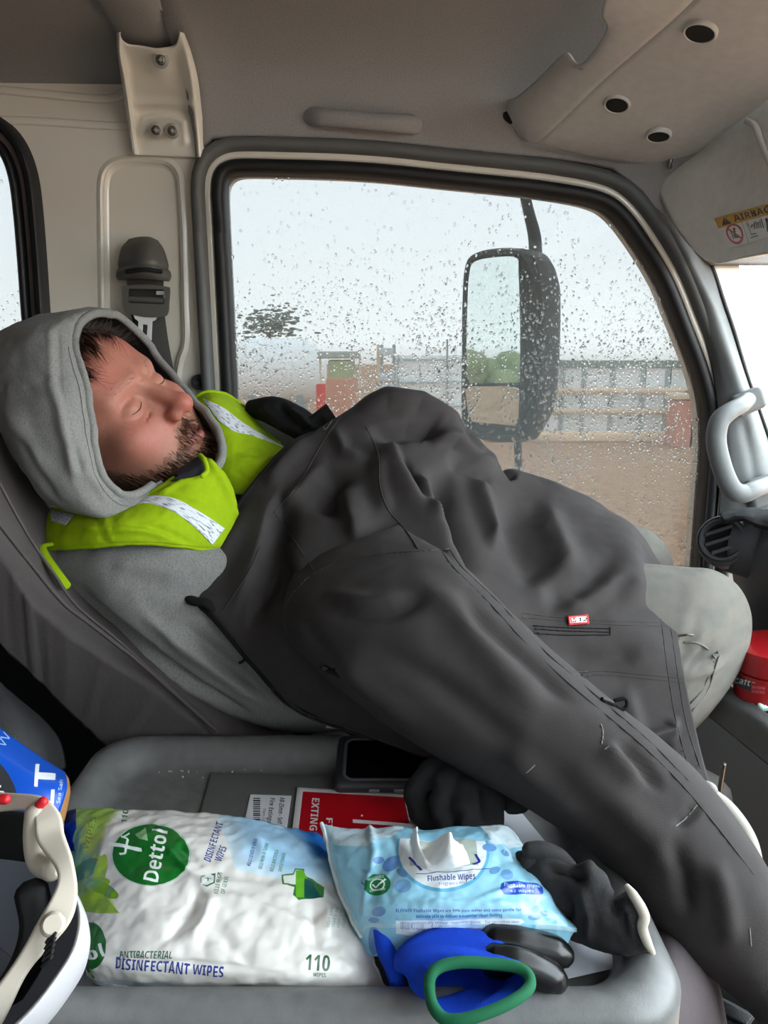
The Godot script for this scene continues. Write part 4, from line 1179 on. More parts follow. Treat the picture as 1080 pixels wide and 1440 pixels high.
func skin_colour(w: Vector3) -> Color:
	var p := HB.inverse() * (w - HO)
	var m := Vector3(absf(p.x), p.y, p.z)
	var base := Vector3(0.40, 0.175, 0.122)
	var red := Vector3(0.40, 0.098, 0.072)
	var r := 0.0
	r = maxf(r, 0.85 * exp(-m.distance_squared_to(Vector3(0, -0.042, 0.112)) / 0.0004))
	r = maxf(r, 0.55 * exp(-m.distance_squared_to(Vector3(0.018, -0.045, 0.095)) / 0.0004))
	r = maxf(r, 0.50 * exp(-m.distance_squared_to(Vector3(0.046, -0.036, 0.070)) / 0.0009))
	r = maxf(r, 0.55 * exp(-m.distance_squared_to(Vector3(0.030, 0.048, 0.078)) / 0.0008))
	r = maxf(r, 0.35 * exp(-m.distance_squared_to(Vector3(0.03, 0.022, 0.078)) / 0.0004))
	r += 0.22 * noise_a.get_noise_3d(p.x * 45, p.y * 45, p.z * 45)
	var c := base.lerp(red, clampf(r, 0, 1))
	# lips
	var lip := exp(-pow(maxf(0, absf(p.y + 0.079) - 0.004) / 0.005, 2)) * smoothstep(0.023, 0.017, m.x) * smoothstep(0.082, 0.088, p.z)
	c = c.lerp(Vector3(0.33, 0.11, 0.095), lip * 0.75)
	# beard stubble in the skin
	c = c.lerp(Vector3(0.30, 0.175, 0.115), 0.72 * beard_share(p) * (1.0 - lip))
	c = c.lerp(Vector3(0.10, 0.06, 0.045), 0.8 * scalp_share(p))
	c *= 1.0 + 0.10 * noise_a.get_noise_3d(p.x * 160, p.y * 160, p.z * 160)
	return Color(c.x, c.y, c.z)
func beard_share(p: Vector3) -> float:
	var m := Vector3(absf(p.x), p.y, p.z)
	var b := 0.0
	b = maxf(b, smoothstep(0.014, 0.0, m.distance_to(Vector3(clampf(m.x, 0, 0.024), -0.064 - 0.35 * m.x, 0.097)) - 0.006))       # moustache
	b = maxf(b, smoothstep(-0.086, -0.100, p.y) * smoothstep(0.01, 0.04, p.z))                                                   # chin
	var line := lerpf(-0.078, -0.034, smoothstep(0.065, 0.0, p.z))
	b = maxf(b, smoothstep(line + 0.012, line - 0.012, p.y) * smoothstep(-0.03, -0.01, p.z) * smoothstep(0.022, 0.034, m.x))     # cheeks and jaw
	b = maxf(b, 0.7 * smoothstep(0.010, 0.0, m.distance_to(Vector3(0.029, -0.082, 0.083)) - 0.004))
	if p.y < -0.125 or p.z < -0.03: b *= 0.3
	return clampf(b, 0, 1)
func scalp_share(p: Vector3) -> float:
	var edge := 0.078 - 0.25 * absf(p.x) + 0.006 * sin(p.x * 160)
	return smoothstep(edge, edge + 0.010, p.y + 0.55 * maxf(0.0, 0.045 - p.z))
# hair: thin tapering ribbons that grow from the head's skin
func strands(mesh: ArrayMesh, share: Callable, flow: Callable, count: int, len_: float, width: float, tones: Array, lift: float, jitter := 0.35) -> ArrayMesh:
	var a = mesh.surface_get_arrays(0)
	var v: PackedVector3Array = a[Mesh.ARRAY_VERTEX]; var nn: PackedVector3Array = a[Mesh.ARRAY_NORMAL]
	var ix: PackedInt32Array = a[Mesh.ARRAY_INDEX]
	var ids := []
	for f in ix.size() / 3:
		var p := HB.inverse() * (v[ix[f * 3]] - HO)
		if p.length() > 0.16: continue
		var m := 0.0
		for k in 3: m = maxf(m, share.call(HB.inverse() * (v[ix[f * 3 + k]] - HO)))
		m = maxf(m, share.call(HB.inverse() * ((v[ix[f * 3]] + v[ix[f * 3 + 1]] + v[ix[f * 3 + 2]]) / 3.0 - HO)))
		if m > 0.05: ids.append(f)
	var ov := PackedVector3Array(); var on := PackedVector3Array(); var oi := PackedInt32Array(); var oc := PackedColorArray()
	var made := 0
	var tries := 0
	while made < count and tries < count * 20 and ids.size():
		tries += 1
		var i: int = ids[rng.randi() % ids.size()] * 3
		var b1 := rng.randf(); var b2 := rng.randf() * (1.0 - b1)
		var p := HB.inverse() * (v[ix[i]] * (1.0 - b1 - b2) + v[ix[i + 1]] * b1 + v[ix[i + 2]] * b2 - HO)
		if rng.randf() > share.call(p): continue
		made += 1
		var n := HB.inverse() * nn[ix[i]]
		var dir: Vector3 = flow.call(p)
		dir = (dir - n * dir.dot(n)).normalized()
		dir = (dir + Vector3(rng.randfn(0, jitter), rng.randfn(0, jitter), rng.randfn(0, jitter)) * 0.6 + n * lift).normalized()
		var L := len_ * rng.randf_range(0.6, 1.25)
		var q := p + Vector3(rng.randfn(0, 0.0008), rng.randfn(0, 0.0008), rng.randfn(0, 0.0008))
		var side := dir.cross(n).normalized()
		var tone: Color = tones[rng.randi() % tones.size()]
		var b := ov.size()
		var seg := 4
		for k in seg + 1:
			var t := float(k) / seg
			var wv := width * (1.0 - 0.85 * t)
			for s in [-1, 1]:
				ov.append(HO + HB * (q + side * (wv * 0.5 * s)))
				on.append(HB * (n * 0.8 + dir * 0.3 + side * (0.5 * s)).normalized()); oc.append(tone)
			q += dir * (L / seg)
			dir = (dir - n * (lift * 0.35) + Vector3(rng.randfn(0, jitter), rng.randfn(0, jitter), rng.randfn(0, jitter)) * 0.16).normalized()
		for k in seg:
			var o := b + k * 2
			oi.append_array([o, o + 1, o + 2, o + 1, o + 3, o + 2])
	return pack_mesh(ov, on, oi, PackedVector2Array(), oc)
var J := {}
func body_sdf(p: Vector3) -> float:
	return smin(trunk_sdf(p), legs_sdf(p), 0.04)
func trunk_sdf(p: Vector3) -> float:
	var d := cone(p, J.neck, J.chest, 0.050, 0.10)
	d = smin(d, cone(p, J.chest, J.belly, 0.11, 0.105), 0.05)
	d = smin(d, cone(p, J.belly, J.pelvis, 0.105, 0.10), 0.05)
	d = smin(d, cone(p, J.sn, J.sf, 0.05, 0.05), 0.05)
	for s in ["n", "f"]:
		d = smin(d, cone(p, J["s" + s], J["e" + s], 0.052, 0.043), 0.03)
		d = smin(d, cone(p, J["e" + s], J["w" + s], 0.041, 0.028), 0.02)
	return d
func legs_sdf(p: Vector3) -> float:
	var d := cone(p, J.pelvis, J.hf, 0.10, 0.09)
	for s in ["n", "f"]:
		d = smin(d, cone(p, J["h" + s], J["k" + s], 0.078 if s == "f" else 0.066, 0.054 if s == "f" else 0.046), 0.04)
		d = smin(d, cone(p, J["k" + s], J["a" + s], 0.056 if s == "f" else 0.044, 0.038), 0.02)
		d = smin(d, cone(p, J["a" + s], J["t" + s], 0.038, 0.030), 0.02)
	return d
func hand_sdf(p: Vector3) -> float:
	var d := 1e9
	for s in ["n", "f"]:
		var w: Vector3 = J["w" + s]; var x := (w - (J["e" + s] as Vector3)).normalized()
		var y := (Vector3.UP - x * x.y).normalized(); var z := x.cross(y)
		if p.distance_to(w) > 0.24: continue
		var q := Vector3((p - w).dot(x), (p - w).dot(y), (p - w).dot(z))
		d = minf(d, ell(q, Vector3(0.045, 0, 0), Vector3(0.050, 0.017, 0.042)))
		d = smin(d, cone(q, Vector3(-0.02, 0, 0), Vector3(0.02, 0, 0), 0.028, 0.024), 0.02)
		for k in 4:
			var o := -0.030 + 0.020 * k; var l: float = [0.030, 0.036, 0.034, 0.026][k]
			var a := Vector3(0.082, 0, o); var b := a + Vector3(l, -0.008, o * 0.1); var c := b + Vector3(l * 0.6, -l * 0.6, 0)
			d = smin(d, cone(q, a, b, 0.0095, 0.009), 0.006); d = smin(d, cone(q, b, c, 0.009, 0.0075), 0.003)
		var t0 := Vector3(0.025, -0.004, 0.034)
		d = smin(d, cone(q, t0, t0 + Vector3(0.03, -0.008, 0.022), 0.013, 0.011), 0.012)
		d = smin(d, cone(q, t0 + Vector3(0.03, -0.008, 0.022), t0 + Vector3(0.06, -0.014, 0.022), 0.010, 0.008), 0.004)
	return d
func build_person():
	head_frame()
	J = {"neck": HO + HB * Vector3(0, -0.15, -0.055), "chest": P(285, 775, 1.09), "belly": P(430, 875, 1.06), "pelvis": P(590, 945, 1.0),
		"sn": P(175, 810, 0.96), "en": P(345, 930, 0.935), "wn": P(520, 850, 0.92), "sf": P(340, 640, 1.17), "ef": P(480, 660, 1.13), "wf": P(560, 720, 1.04),
		"hn": P(610, 950, 0.97), "kn": P(955, 890, 0.96), "an": P(880, 1160, 1.0), "tn": P(1010, 1230, 1.0),
		"hf": P(640, 880, 1.10), "kf": P(880, 800, 1.14), "af": P(900, 1080, 1.15), "tf": P(1000, 1130, 1.15)}
	var skin := mat(Color.WHITE, 0.5, 0.0, 0.4); skin.vertex_color_use_as_albedo = true
	skin.subsurf_scatter_enabled = true; skin.subsurf_scatter_strength = 0.12
	skin.heightmap_enabled = true; skin.heightmap_texture = M.grit; skin.heightmap_scale = 0.02; skin.uv1_triplanar = true; skin.uv1_scale = Vector3.ONE * 9.0
	var r := Vector3.ONE * 0.145
	var head = nets(head_sdf, HO - Vector3(0.15, 0.17, 0.15), HO + Vector3(0.17, 0.15, 0.15), 0.0026, skin_colour)
	var bmin := Vector3(1e9, 1e9, 1e9); var bmax := -bmin
	for k in J: bmin = bmin.min(J[k]); bmax = bmax.max(J[k])
	var flat := func(_p): return Color(0.40, 0.175, 0.122)
	var body = nets(body_sdf, bmin - Vector3.ONE * 0.15, bmax + Vector3.ONE * 0.15, 0.016, flat)
	var hands = nets(hand_sdf, (J.wn as Vector3).min(J.wf) - Vector3.ONE * 0.16, (J.wn as Vector3).max(J.wf) + Vector3.ONE * 0.16, 0.004, flat)
	var man = part("person", join_coloured([head, body, hands]), skin)
	meta(man, "sleeping bearded man in a grey hood and yellow safety vest, lying under the jacket", "person")
	var hair_m := mat(Color.WHITE, 0.55, 0.0, 0.4); hair_m.vertex_color_use_as_albedo = true; hair_m.cull_mode = BaseMaterial3D.CULL_DISABLED
	var brown := [Color(0.42, 0.28, 0.18), Color(0.52, 0.36, 0.23), Color(0.32, 0.20, 0.12), Color(0.62, 0.46, 0.31), Color(0.52, 0.32, 0.20)]
	var blond := [Color(0.70, 0.53, 0.35), Color(0.58, 0.41, 0.26), Color(0.78, 0.60, 0.41), Color(0.45, 0.30, 0.19)]
	var dark := [Color(0.075, 0.048, 0.034), Color(0.11, 0.07, 0.05), Color(0.15, 0.10, 0.07), Color(0.05, 0.035, 0.03)]
	var down := func(p): return Vector3(p.x * 3.0, -1.0, 0.35)
	stuff(part("beard", strands(head, beard_share, down, 9000, 0.012, 0.0005, brown + blond, 0.35), hair_m, man, "brown and blond beard and moustache"))
	stuff(part("hair", strands(head, scalp_share, func(p): return Vector3(-0.55, 0.15 - 4.0 * maxf(0, p.y - 0.085) - 0.3, 1.0), 9000, 0.036, 0.0007, dark, 0.30, 0.22), hair_m, man, "short dark brown hair"))
	var brow := func(p): return smoothstep(0.006, 0.001, absf(p.y - 0.022 - 0.05 * absf(p.x - 0.028)) - 0.001) * smoothstep(0.008, 0.014, absf(p.x)) * smoothstep(0.056, 0.046, absf(p.x)) * (1.0 if p.z > 0.05 else 0.0)
	stuff(part("eyebrow", strands(head, brow, func(p): return Vector3(signf(p.x), 0.25, -0.3), 170, 0.005, 0.0002, blond, 0.15), hair_m, man))
	# closed eyes: the dark line where the lids meet, found on the skin from the front
	for s in [-1.0, 1.0]:
		var arc := []
		for k in 16:
			var x := lerpf(0.0195, 0.0445, k / 15.0)
			var y := -0.0095 + 0.0030 * pow((x - 0.032) / 0.0125, 2) - 0.0012 * (x - 0.032) / 0.0125
			var z := 0.115
			for it in 60:
				var d := head_sdf(HO + HB * Vector3(x * s, y, z))
				if d < 0.0003: break
				z -= maxf(d * 0.7, 0.0002)
			arc.append(HO + HB * Vector3(x * s, y, z + 0.0001))
		part("lash_line", tube(arc, [0.0003, 0.0006, 0.0007, 0.0006, 0.0003], 6), mat(Color(0.22, 0.13, 0.10), 0.8), man)
	build_clothes(man)
func join_coloured(list: Array) -> ArrayMesh:
	var v := PackedVector3Array(); var n := PackedVector3Array(); var idx := PackedInt32Array(); var col := PackedColorArray()
	for m in list:
		var a = m.surface_get_arrays(0)
		var b := v.size()
		v.append_array(a[Mesh.ARRAY_VERTEX]); n.append_array(a[Mesh.ARRAY_NORMAL]); col.append_array(a[Mesh.ARRAY_COLOR])
		for k in a[Mesh.ARRAY_INDEX]: idx.append(b + k)
	return pack_mesh(v, n, idx, PackedVector2Array(), col)
func build_clothes(man):
	var knit := noise_tex(512, 0.045, 41, 3, [[0.0, 0.45, 0.55, 1.0], [Color(0.62, 0.63, 0.64), Color(0.9, 0.9, 0.9), Color(0.95, 0.95, 0.95), Color(1, 1, 1)]])
	var grey := grained(Color(0.575, 0.57, 0.555), 0.95, 14.0, null, 0.05, knit, M.grit, 0.2)
	grey.uv1_scale = Vector3(14, 40, 14); grey.rim_enabled = true; grey.rim = 0.25
	M.grey_knit = grey
	var lime := grained(Color(0.59, 0.70, 0.04), 0.8, 26.0, null, 0.03, M.soft, M.grit, 0.3)
	var silver := mat(Color(0.80, 0.81, 0.83), 0.5)
	silver.albedo_texture = noise_tex(256, 0.03, 44, 4, [[0.0, 0.30, 0.36, 1.0], [Color(0.55, 0.56, 0.58), Color(0.62, 0.63, 0.65), Color(1, 1, 1), Color(1, 1, 1)]])
	var navy := mat(Color(0.055, 0.065, 0.10), 0.85)
	# hood
	var hd := [
		[[298, 672, 0.945], [314, 636, 0.965], [302, 596, 1.0], [254, 543, 1.06], [216, 494, 1.08], [178, 452, 1.04], [142, 440, 0.985], [112, 455, 0.935], [106, 492, 0.905], [119, 540, 0.885], [128, 590, 0.87], [136, 640, 0.862], [150, 678, 0.86], [182, 698, 0.868], [226, 674, 0.90]],
		[[296, 676, 0.955], [312, 632, 0.985], [296, 590, 1.02], [248, 536, 1.10], [212, 488, 1.092], [174, 446, 1.05], [136, 433, 0.985], [104, 449, 0.927], [97, 490, 0.893], [110, 540, 0.872], [119, 592, 0.857], [127, 645, 0.85], [143, 688, 0.85], [182, 710, 0.858], [230, 680, 0.895]],
		[[292, 690, 0.98], [304, 638, 1.03], [284, 590, 1.08], [238, 532, 1.13], [200, 480, 1.12], [155, 440, 1.07], [104, 436, 0.985], [66, 458, 0.90], [62, 505, 0.868], [76, 555, 0.848], [88, 605, 0.838], [98, 655, 0.835], [112, 702, 0.836], [160, 727, 0.85], [225, 700, 0.89]],
		[[285, 700, 1.03], [280, 650, 1.12], [255, 600, 1.15], [210, 540, 1.17], [165, 490, 1.16], [110, 455, 1.10], [50, 446, 0.99], [18, 474, 0.905], [16, 525, 0.872], [28, 575, 0.852], [42, 620, 0.842], [56, 662, 0.84], [76, 704, 0.845], [140, 728, 0.86], [215, 710, 0.90]],
		[[270, 705, 1.05], [240, 660, 1.16], [200, 610, 1.19], [140, 560, 1.20], [90, 515, 1.18], [40, 480, 1.12], [-5, 470, 1.0], [-22, 505, 0.925], [-16, 550, 0.89], [2, 598, 0.87], [18, 635, 0.862], [40, 668, 0.86], [66, 706, 0.868], [130, 726, 0.88], [205, 715, 0.92]],
		[[240, 705, 1.07], [180, 670, 1.17], [120, 640, 1.18], [70, 600, 1.17], [30, 560, 1.14], [0, 530, 1.08], [-30, 530, 1.0], [-35, 560, 0.95], [-20, 590, 0.93], [5, 625, 0.915], [26, 655, 0.91], [50, 680, 0.91], [75, 708, 0.915], [130, 724, 0.92], [195, 715, 0.95]]]
	var hg = pnet(hd, 110, 70)
	hg = fold(hg, [[[Vector2(70, 470), Vector2(72, 540), Vector2(85, 600), Vector2(100, 660)], 5.0, 0.003], [[Vector2(82, 470), Vector2(84, 540), Vector2(97, 600), Vector2(112, 660)], 3.0, -0.002], [[Vector2(78, 540), Vector2(95, 610), Vector2(110, 690)], 9.0, 0.006, true], [[Vector2(0, 560), Vector2(40, 625), Vector2(75, 690)], 14.0, 0.008, true], [[Vector2(0, 545), Vector2(40, 535), Vector2(108, 522)], 2.5, -0.002], [[Vector2(20, 600), Vector2(55, 660), Vector2(85, 715)], 7.0, -0.005, true], [[Vector2(110, 620), Vector2(125, 670), Vector2(160, 712)], 8.0, 0.004, true]])
	hg = lumps(hg, 0.003, 22.0)
	var hood := part("hood", shell(hg, 0.004), grey, man, "grey marl hood pulled over the head")
	# thick rolled edge of the hood
	var rim := []
	for i in 110: rim.append(hg[0][i])
	part("hood_edge", tube(rim.slice(2, 108), 0.0055, 10), grey, hood)
	var seam := []
	for i in range(62, 104): seam.append(hg[14][i] + (EYE - hg[14][i]).normalized() * 0.0004)
	part("hood_seam", tube(seam, 0.0007, 6), grey, hood)
	# hoodie body and near sleeve, wrapped round at the edges
	var hb := [
		[[78, 745, 0.95], [150, 748, 0.93], [230, 745, 0.92], [310, 755, 0.93], [400, 770, 0.95], [480, 790, 0.97]],
		[[74, 768, 0.895], [140, 768, 0.862], [220, 765, 0.858], [300, 775, 0.868], [380, 800, 0.885], [470, 830, 0.90]],
		[[82, 800, 0.872], [150, 815, 0.838], [230, 830, 0.835], [310, 850, 0.845], [390, 880, 0.862], [480, 910, 0.88]],
		[[98, 832, 0.868], [170, 870, 0.832], [240, 895, 0.828], [310, 920, 0.836], [390, 950, 0.852], [480, 975, 0.87]],
		[[128, 868, 0.872], [200, 915, 0.842], [260, 948, 0.838], [330, 975, 0.845], [400, 995, 0.858], [485, 1008, 0.872]],
		[[160, 900, 0.89], [225, 948, 0.865], [280, 982, 0.86], [345, 1012, 0.865], [410, 1022, 0.873], [488, 1022, 0.885]],
		[[190, 915, 0.95], [240, 955, 0.94], [295, 990, 0.93], [350, 1018, 0.92], [415, 1030, 0.92], [490, 1030, 0.93]]]
	var bg = pnet(hb, 90, 90)
	bg = fold(bg, [[[Vector2(95, 810), Vector2(160, 880), Vector2(240, 940), Vector2(310, 985), Vector2(370, 1015)], 7.0, -0.013, true], [[Vector2(105, 850), Vector2(180, 915), Vector2(260, 965), Vector2(340, 1005)], 7.0, 0.006, true],
		[[Vector2(180, 850), Vector2(260, 910), Vector2(340, 965), Vector2(430, 1005)], 11.0, 0.011, true], [[Vector2(250, 870), Vector2(310, 925), Vector2(370, 975), Vector2(440, 1012)], 8.0, -0.013, true], [[Vector2(150, 790), Vector2(210, 800), Vector2(280, 810)], 13.0, 0.004, true], [[Vector2(290, 880), Vector2(350, 930), Vector2(420, 975)], 12.0, 0.006, true], [[Vector2(420, 960), Vector2(445, 985), Vector2(475, 1010)], 6.0, -0.004]])
	bg = lumps(bg, 0.003, 14.0)
	part("hoodie", shell(bg, 0.004), grey, man, "grey marl hoodie")
	# white care label at the hem
	var lab = pnet([[[464, 1006, 0.845], [486, 1004, 0.845]], [[458, 1024, 0.85], [478, 1025, 0.85]]], 4, 4)
	part("care_label", shell(lab, 0.0005), mat(Color(0.80, 0.80, 0.78), 0.8), man, "small white care label")
	part("drawstring", tube([P(352, 918, 0.828), P(347, 925, 0.825), P(340, 931, 0.826), P(337, 932, 0.829)], 0.0018, 6, 10), mat(Color(0.07, 0.07, 0.07), 0.8), man)
	# vest: near half
	var vn := [[[70, 712, 0.93], [110, 716, 0.89], [160, 712, 0.875], [212, 690, 0.885], [252, 662, 0.905], [284, 640, 0.93]],
		[[66, 730, 0.90], [112, 730, 0.862], [168, 722, 0.848], [222, 706, 0.862], [272, 682, 0.89], [306, 655, 0.93]],
		[[58, 752, 0.888], [112, 748, 0.845], [172, 738, 0.834], [232, 730, 0.848], [284, 715, 0.878], [325, 680, 0.925]],
		[[54, 768, 0.882], [112, 765, 0.842], [172, 760, 0.832], [232, 760, 0.842], [290, 762, 0.866], [340, 740, 0.905]],
		[[56, 772, 0.886], [112, 770, 0.846], [172, 765, 0.836], [232, 766, 0.846], [290, 774, 0.869], [342, 775, 0.90]]]
	var vg = pnet(vn, 90, 60)
	var vf := [[[Vector2(75, 735), Vector2(130, 745), Vector2(200, 745), Vector2(270, 765)], 5.0, 0.003, true], [[Vector2(150, 735), Vector2(220, 742), Vector2(285, 770)], 4.0, -0.003, true], [[Vector2(215, 700), Vector2(250, 680), Vector2(285, 668)], 4.0, 0.003, true], [[Vector2(295, 650), Vector2(315, 680), Vector2(330, 710)], 4.0, 0.004], [[Vector2(135, 725), Vector2(145, 760)], 2.0, -0.0015], [[Vector2(240, 690), Vector2(280, 700), Vector2(310, 720)], 4.0, -0.003, true], [[Vector2(147, 725), Vector2(157, 760)], 2.0, 0.0015]]
	vg = lumps(fold(vg, vf), 0.002, 30.0)
	var near_half := part("safety_vest", shell(vg, 0.0025), lime, man, "yellow-green safety vest, near half")
	part("vest_hem", tube(Array(vg[58]).slice(2, 88), 0.0028, 8), lime, man)
	var sp := []
	for q in [[72, 765, 0.868], [59, 769, 0.860], [63, 781, 0.850], [73, 796, 0.842], [84, 811, 0.838], [94, 824, 0.838]]: sp.append(P(q[0], q[1], q[2]))
	part("vest_strap", tube(sp, 0.005, 8, 16, Vector3.ZERO, 0.5), lime, man)
	part("reflective_stripe", shell(lift(sub_net([[[160, 708], [200, 698], [243, 700], [285, 722], [316, 743]], [[172, 716], [205, 707], [242, 718], [275, 742], [299, 766]]], 40, 8, vg), 0.0014), 0.001), silver, near_half, "worn silver reflective stripe")
	part("reflective_stripe", shell(lift(sub_net([[[70, 716], [88, 720], [104, 724]], [[72, 732], [82, 735], [92, 738]]], 16, 6, vg), 0.0014), 0.001), silver, near_half, "silver reflective stripe on the shoulder")
	# navy collar
	var cg = pnet([[[236, 668, 0.905], [262, 652, 0.915], [284, 638, 0.925]], [[250, 668, 0.892], [272, 658, 0.90], [290, 648, 0.915]], [[240, 676, 0.888], [270, 670, 0.893], [292, 664, 0.91]]], 20, 14)
	part("collar", shell(cg, 0.003), navy, man, "navy collar lining")
	part("collar_edge", tube([P(281, 640, 0.913), P(288, 648, 0.903), P(291, 662, 0.90), P(284, 670, 0.89)], 0.003, 8, 16), lime, man)
	# vest: far half
	var fv := [[[262, 566, 1.10], [290, 551, 1.10], [320, 556, 1.12], [348, 575, 1.13], [372, 605, 1.12], [402, 630, 1.08]],
		[[275, 575, 1.06], [300, 562, 1.065], [328, 572, 1.08], [355, 595, 1.085], [378, 622, 1.07], [404, 640, 1.04]],
		[[295, 600, 1.03], [318, 598, 1.03], [345, 612, 1.035], [368, 630, 1.03], [388, 645, 1.02], [410, 655, 1.0]],
		[[302, 640, 1.0], [325, 645, 0.99], [350, 650, 0.99], [372, 660, 0.985], [395, 668, 0.98], [415, 675, 0.97]],
		[[300, 690, 0.975], [330, 695, 0.96], [355, 695, 0.955], [378, 695, 0.95], [400, 695, 0.95], [420, 695, 0.95]]]
	var fg = lumps(fold(pnet(fv, 70, 60), [[[Vector2(330, 640), Vector2(360, 650), Vector2(400, 640)], 5.0, 0.004, true], [[Vector2(320, 660), Vector2(350, 672), Vector2(390, 660)], 5.0, -0.004, true]]), 0.002, 25.0)
	var far_half := part("safety_vest", shell(fg, 0.0025), lime, man, "yellow-green safety vest, far half")
	part("vest_hem", tube(Array(fg[1]).slice(2, 66), 0.003, 8), lime, man)
	part("reflective_stripe", shell(lift(sub_net([[[284, 560], [312, 572], [345, 596], [402, 630]], [[308, 592], [330, 606], [355, 612], [398, 628]]], 40, 10, fg), 0.0014), 0.001), silver, far_half, "silver reflective stripe over the far shoulder")
	# far hood lining, dark
	# jeans: near leg
	var jn := grained(Color(0.47, 0.46, 0.44), 0.85, 40.0, null, 0.04, noise_tex(512, 0.008, 45, 5, [[0.0, 0.5, 1.0], [Color(0.84, 0.86, 0.87), Color(0.93, 0.93, 0.92), Color(1, 0.98, 0.95)]]), noise_tex(512, 0.3, 46, 1), 0.2)
	jn.uv1_scale = Vector3(9, 9, 9)
	M.denim = jn
	var thigh = between([[640, 850, 600, 1040, 0.99, 0.09, 0.09], [760, 800, 740, 1010, 0.975, 0.09, 0.09], [880, 792, 860, 1005, 0.955, 0.085, 0.085], [960, 797, 905, 1005, 0.94, 0.078, 0.08], [1005, 802, 905, 1000, 0.935, 0.075, 0.075], [1040, 826, 903, 1000, 0.935, 0.072, 0.07], [1057, 866, 900, 1004, 0.938, 0.07, 0.07], [1053, 912, 892, 1018, 0.943, 0.068, 0.07], [1032, 958, 880, 1035, 0.95, 0.065, 0.068], [1000, 1002, 862, 1062, 0.96, 0.062, 0.066], [965, 1040, 842, 1095, 0.972, 0.06, 0.064], [930, 1090, 825, 1140, 0.985, 0.06, 0.06], [910, 1180, 815, 1220, 0.99, 0.06, 0.06]], 90, 40)
	thigh = fold(thigh, [[[Vector2(955, 895), Vector2(985, 898), Vector2(1008, 915)], 4.0, 0.004], [[Vector2(960, 905), Vector2(985, 910), Vector2(1000, 925)], 3.0, -0.004], [[Vector2(962, 925), Vector2(985, 932), Vector2(1000, 930)], 5.0, -0.006], [[Vector2(970, 950), Vector2(990, 945), Vector2(1010, 935)], 6.0, 0.004], [[Vector2(1002, 932), Vector2(990, 975), Vector2(972, 1000)], 3.0, 0.003], [[Vector2(962, 880), Vector2(1000, 860)], 8.0, -0.003, true]], 10)
	var leg := part("jeans", loft(thigh), jn, man, "faded grey-blue jeans, near leg")
	var lo := Vector3(1e9, 1e9, 1e9); var hi := -lo
	for k in J: lo = lo.min(J[k]); hi = hi.max(J[k])
	part("jeans", nets(func(p): return maxf(legs_sdf(p) - 0.007, minf(p.distance_to(J.tn), p.distance_to(J.tf)) * -1.0 + 0.13), lo - Vector3.ONE * 0.14, hi + Vector3.ONE * 0.14, 0.014), jn, man, "faded jeans, seat and far leg")
	part("hoodie", nets(func(p): return maxf(trunk_sdf(p) - 0.007, -minf(p.distance_to(J.wn), p.distance_to(J.wf)) + 0.05), lo - Vector3.ONE * 0.14, hi + Vector3.ONE * 0.14, 0.014), grey, man, "grey marl hoodie under the vest and jacket")
	for q in [[[956, 894], [975, 893], [995, 902], [1010, 918]], [[962, 903], [980, 904], [996, 913], [1006, 926]], [[1012, 922], [1004, 945], [994, 972], [974, 1000]], [[1004, 930], [998, 948], [986, 972], [970, 992]]]:
		var pts := []
		for k in q:
			var ry := ray(k[0], k[1]); var hit := surf_hit(thigh, k[0], k[1])
			pts.append(hit - ry.normalized() * 0.0008)
		part("jeans_seam", tube(pts, 0.0013, 6, 20), jn, leg)
	for q in [[J.an, J.tn], [J.af, J.tf]]:
		var b: Vector3 = q[0]; var t: Vector3 = q[1]
		part("boot", tube([b + Vector3(0, 0.10, 0), b, b.lerp(t, 0.4) + Vector3(0, -0.01, 0), t], [0.058, 0.062, 0.055, 0.042], 14, 24), mat(Color(0.16, 0.12, 0.09), 0.7), man)
# nearest grid point to a picture point, of the side that faces the eye
func surf_hit(g: Array, x: float, y: float) -> Vector3:
	var best := 1e9; var at := Vector3.ZERO
	var s := Vector2(x, y)
	for r in g:
		for p in r:
			var d = proj(p).distance_to(s) + (p.distance_to(EYE)) * 30.0
			if d < best: best = d; at = p
	var dep := -(at - EYE).rotated(Vector3.RIGHT, PITCH).z
	return P(x, y, dep)
# net given by picture points, laid on another grid
func sub_net(rows: Array, nu: int, nv: int, big: Array) -> Array:
	var c := []
	for r in rows:
		var q := []
		for t in r: q.append(P(t[0], t[1], 1.0))
		c.append(q)
	return on_surface(net(c, nu, nv), big, 0.0)
func lift(g: Array, h: float) -> Array:
	var out := []
	for r in g:
		var q := PackedVector3Array()
		for p in r: q.append(p + (EYE - p).normalized() * h)
		out.append(q)
	return out
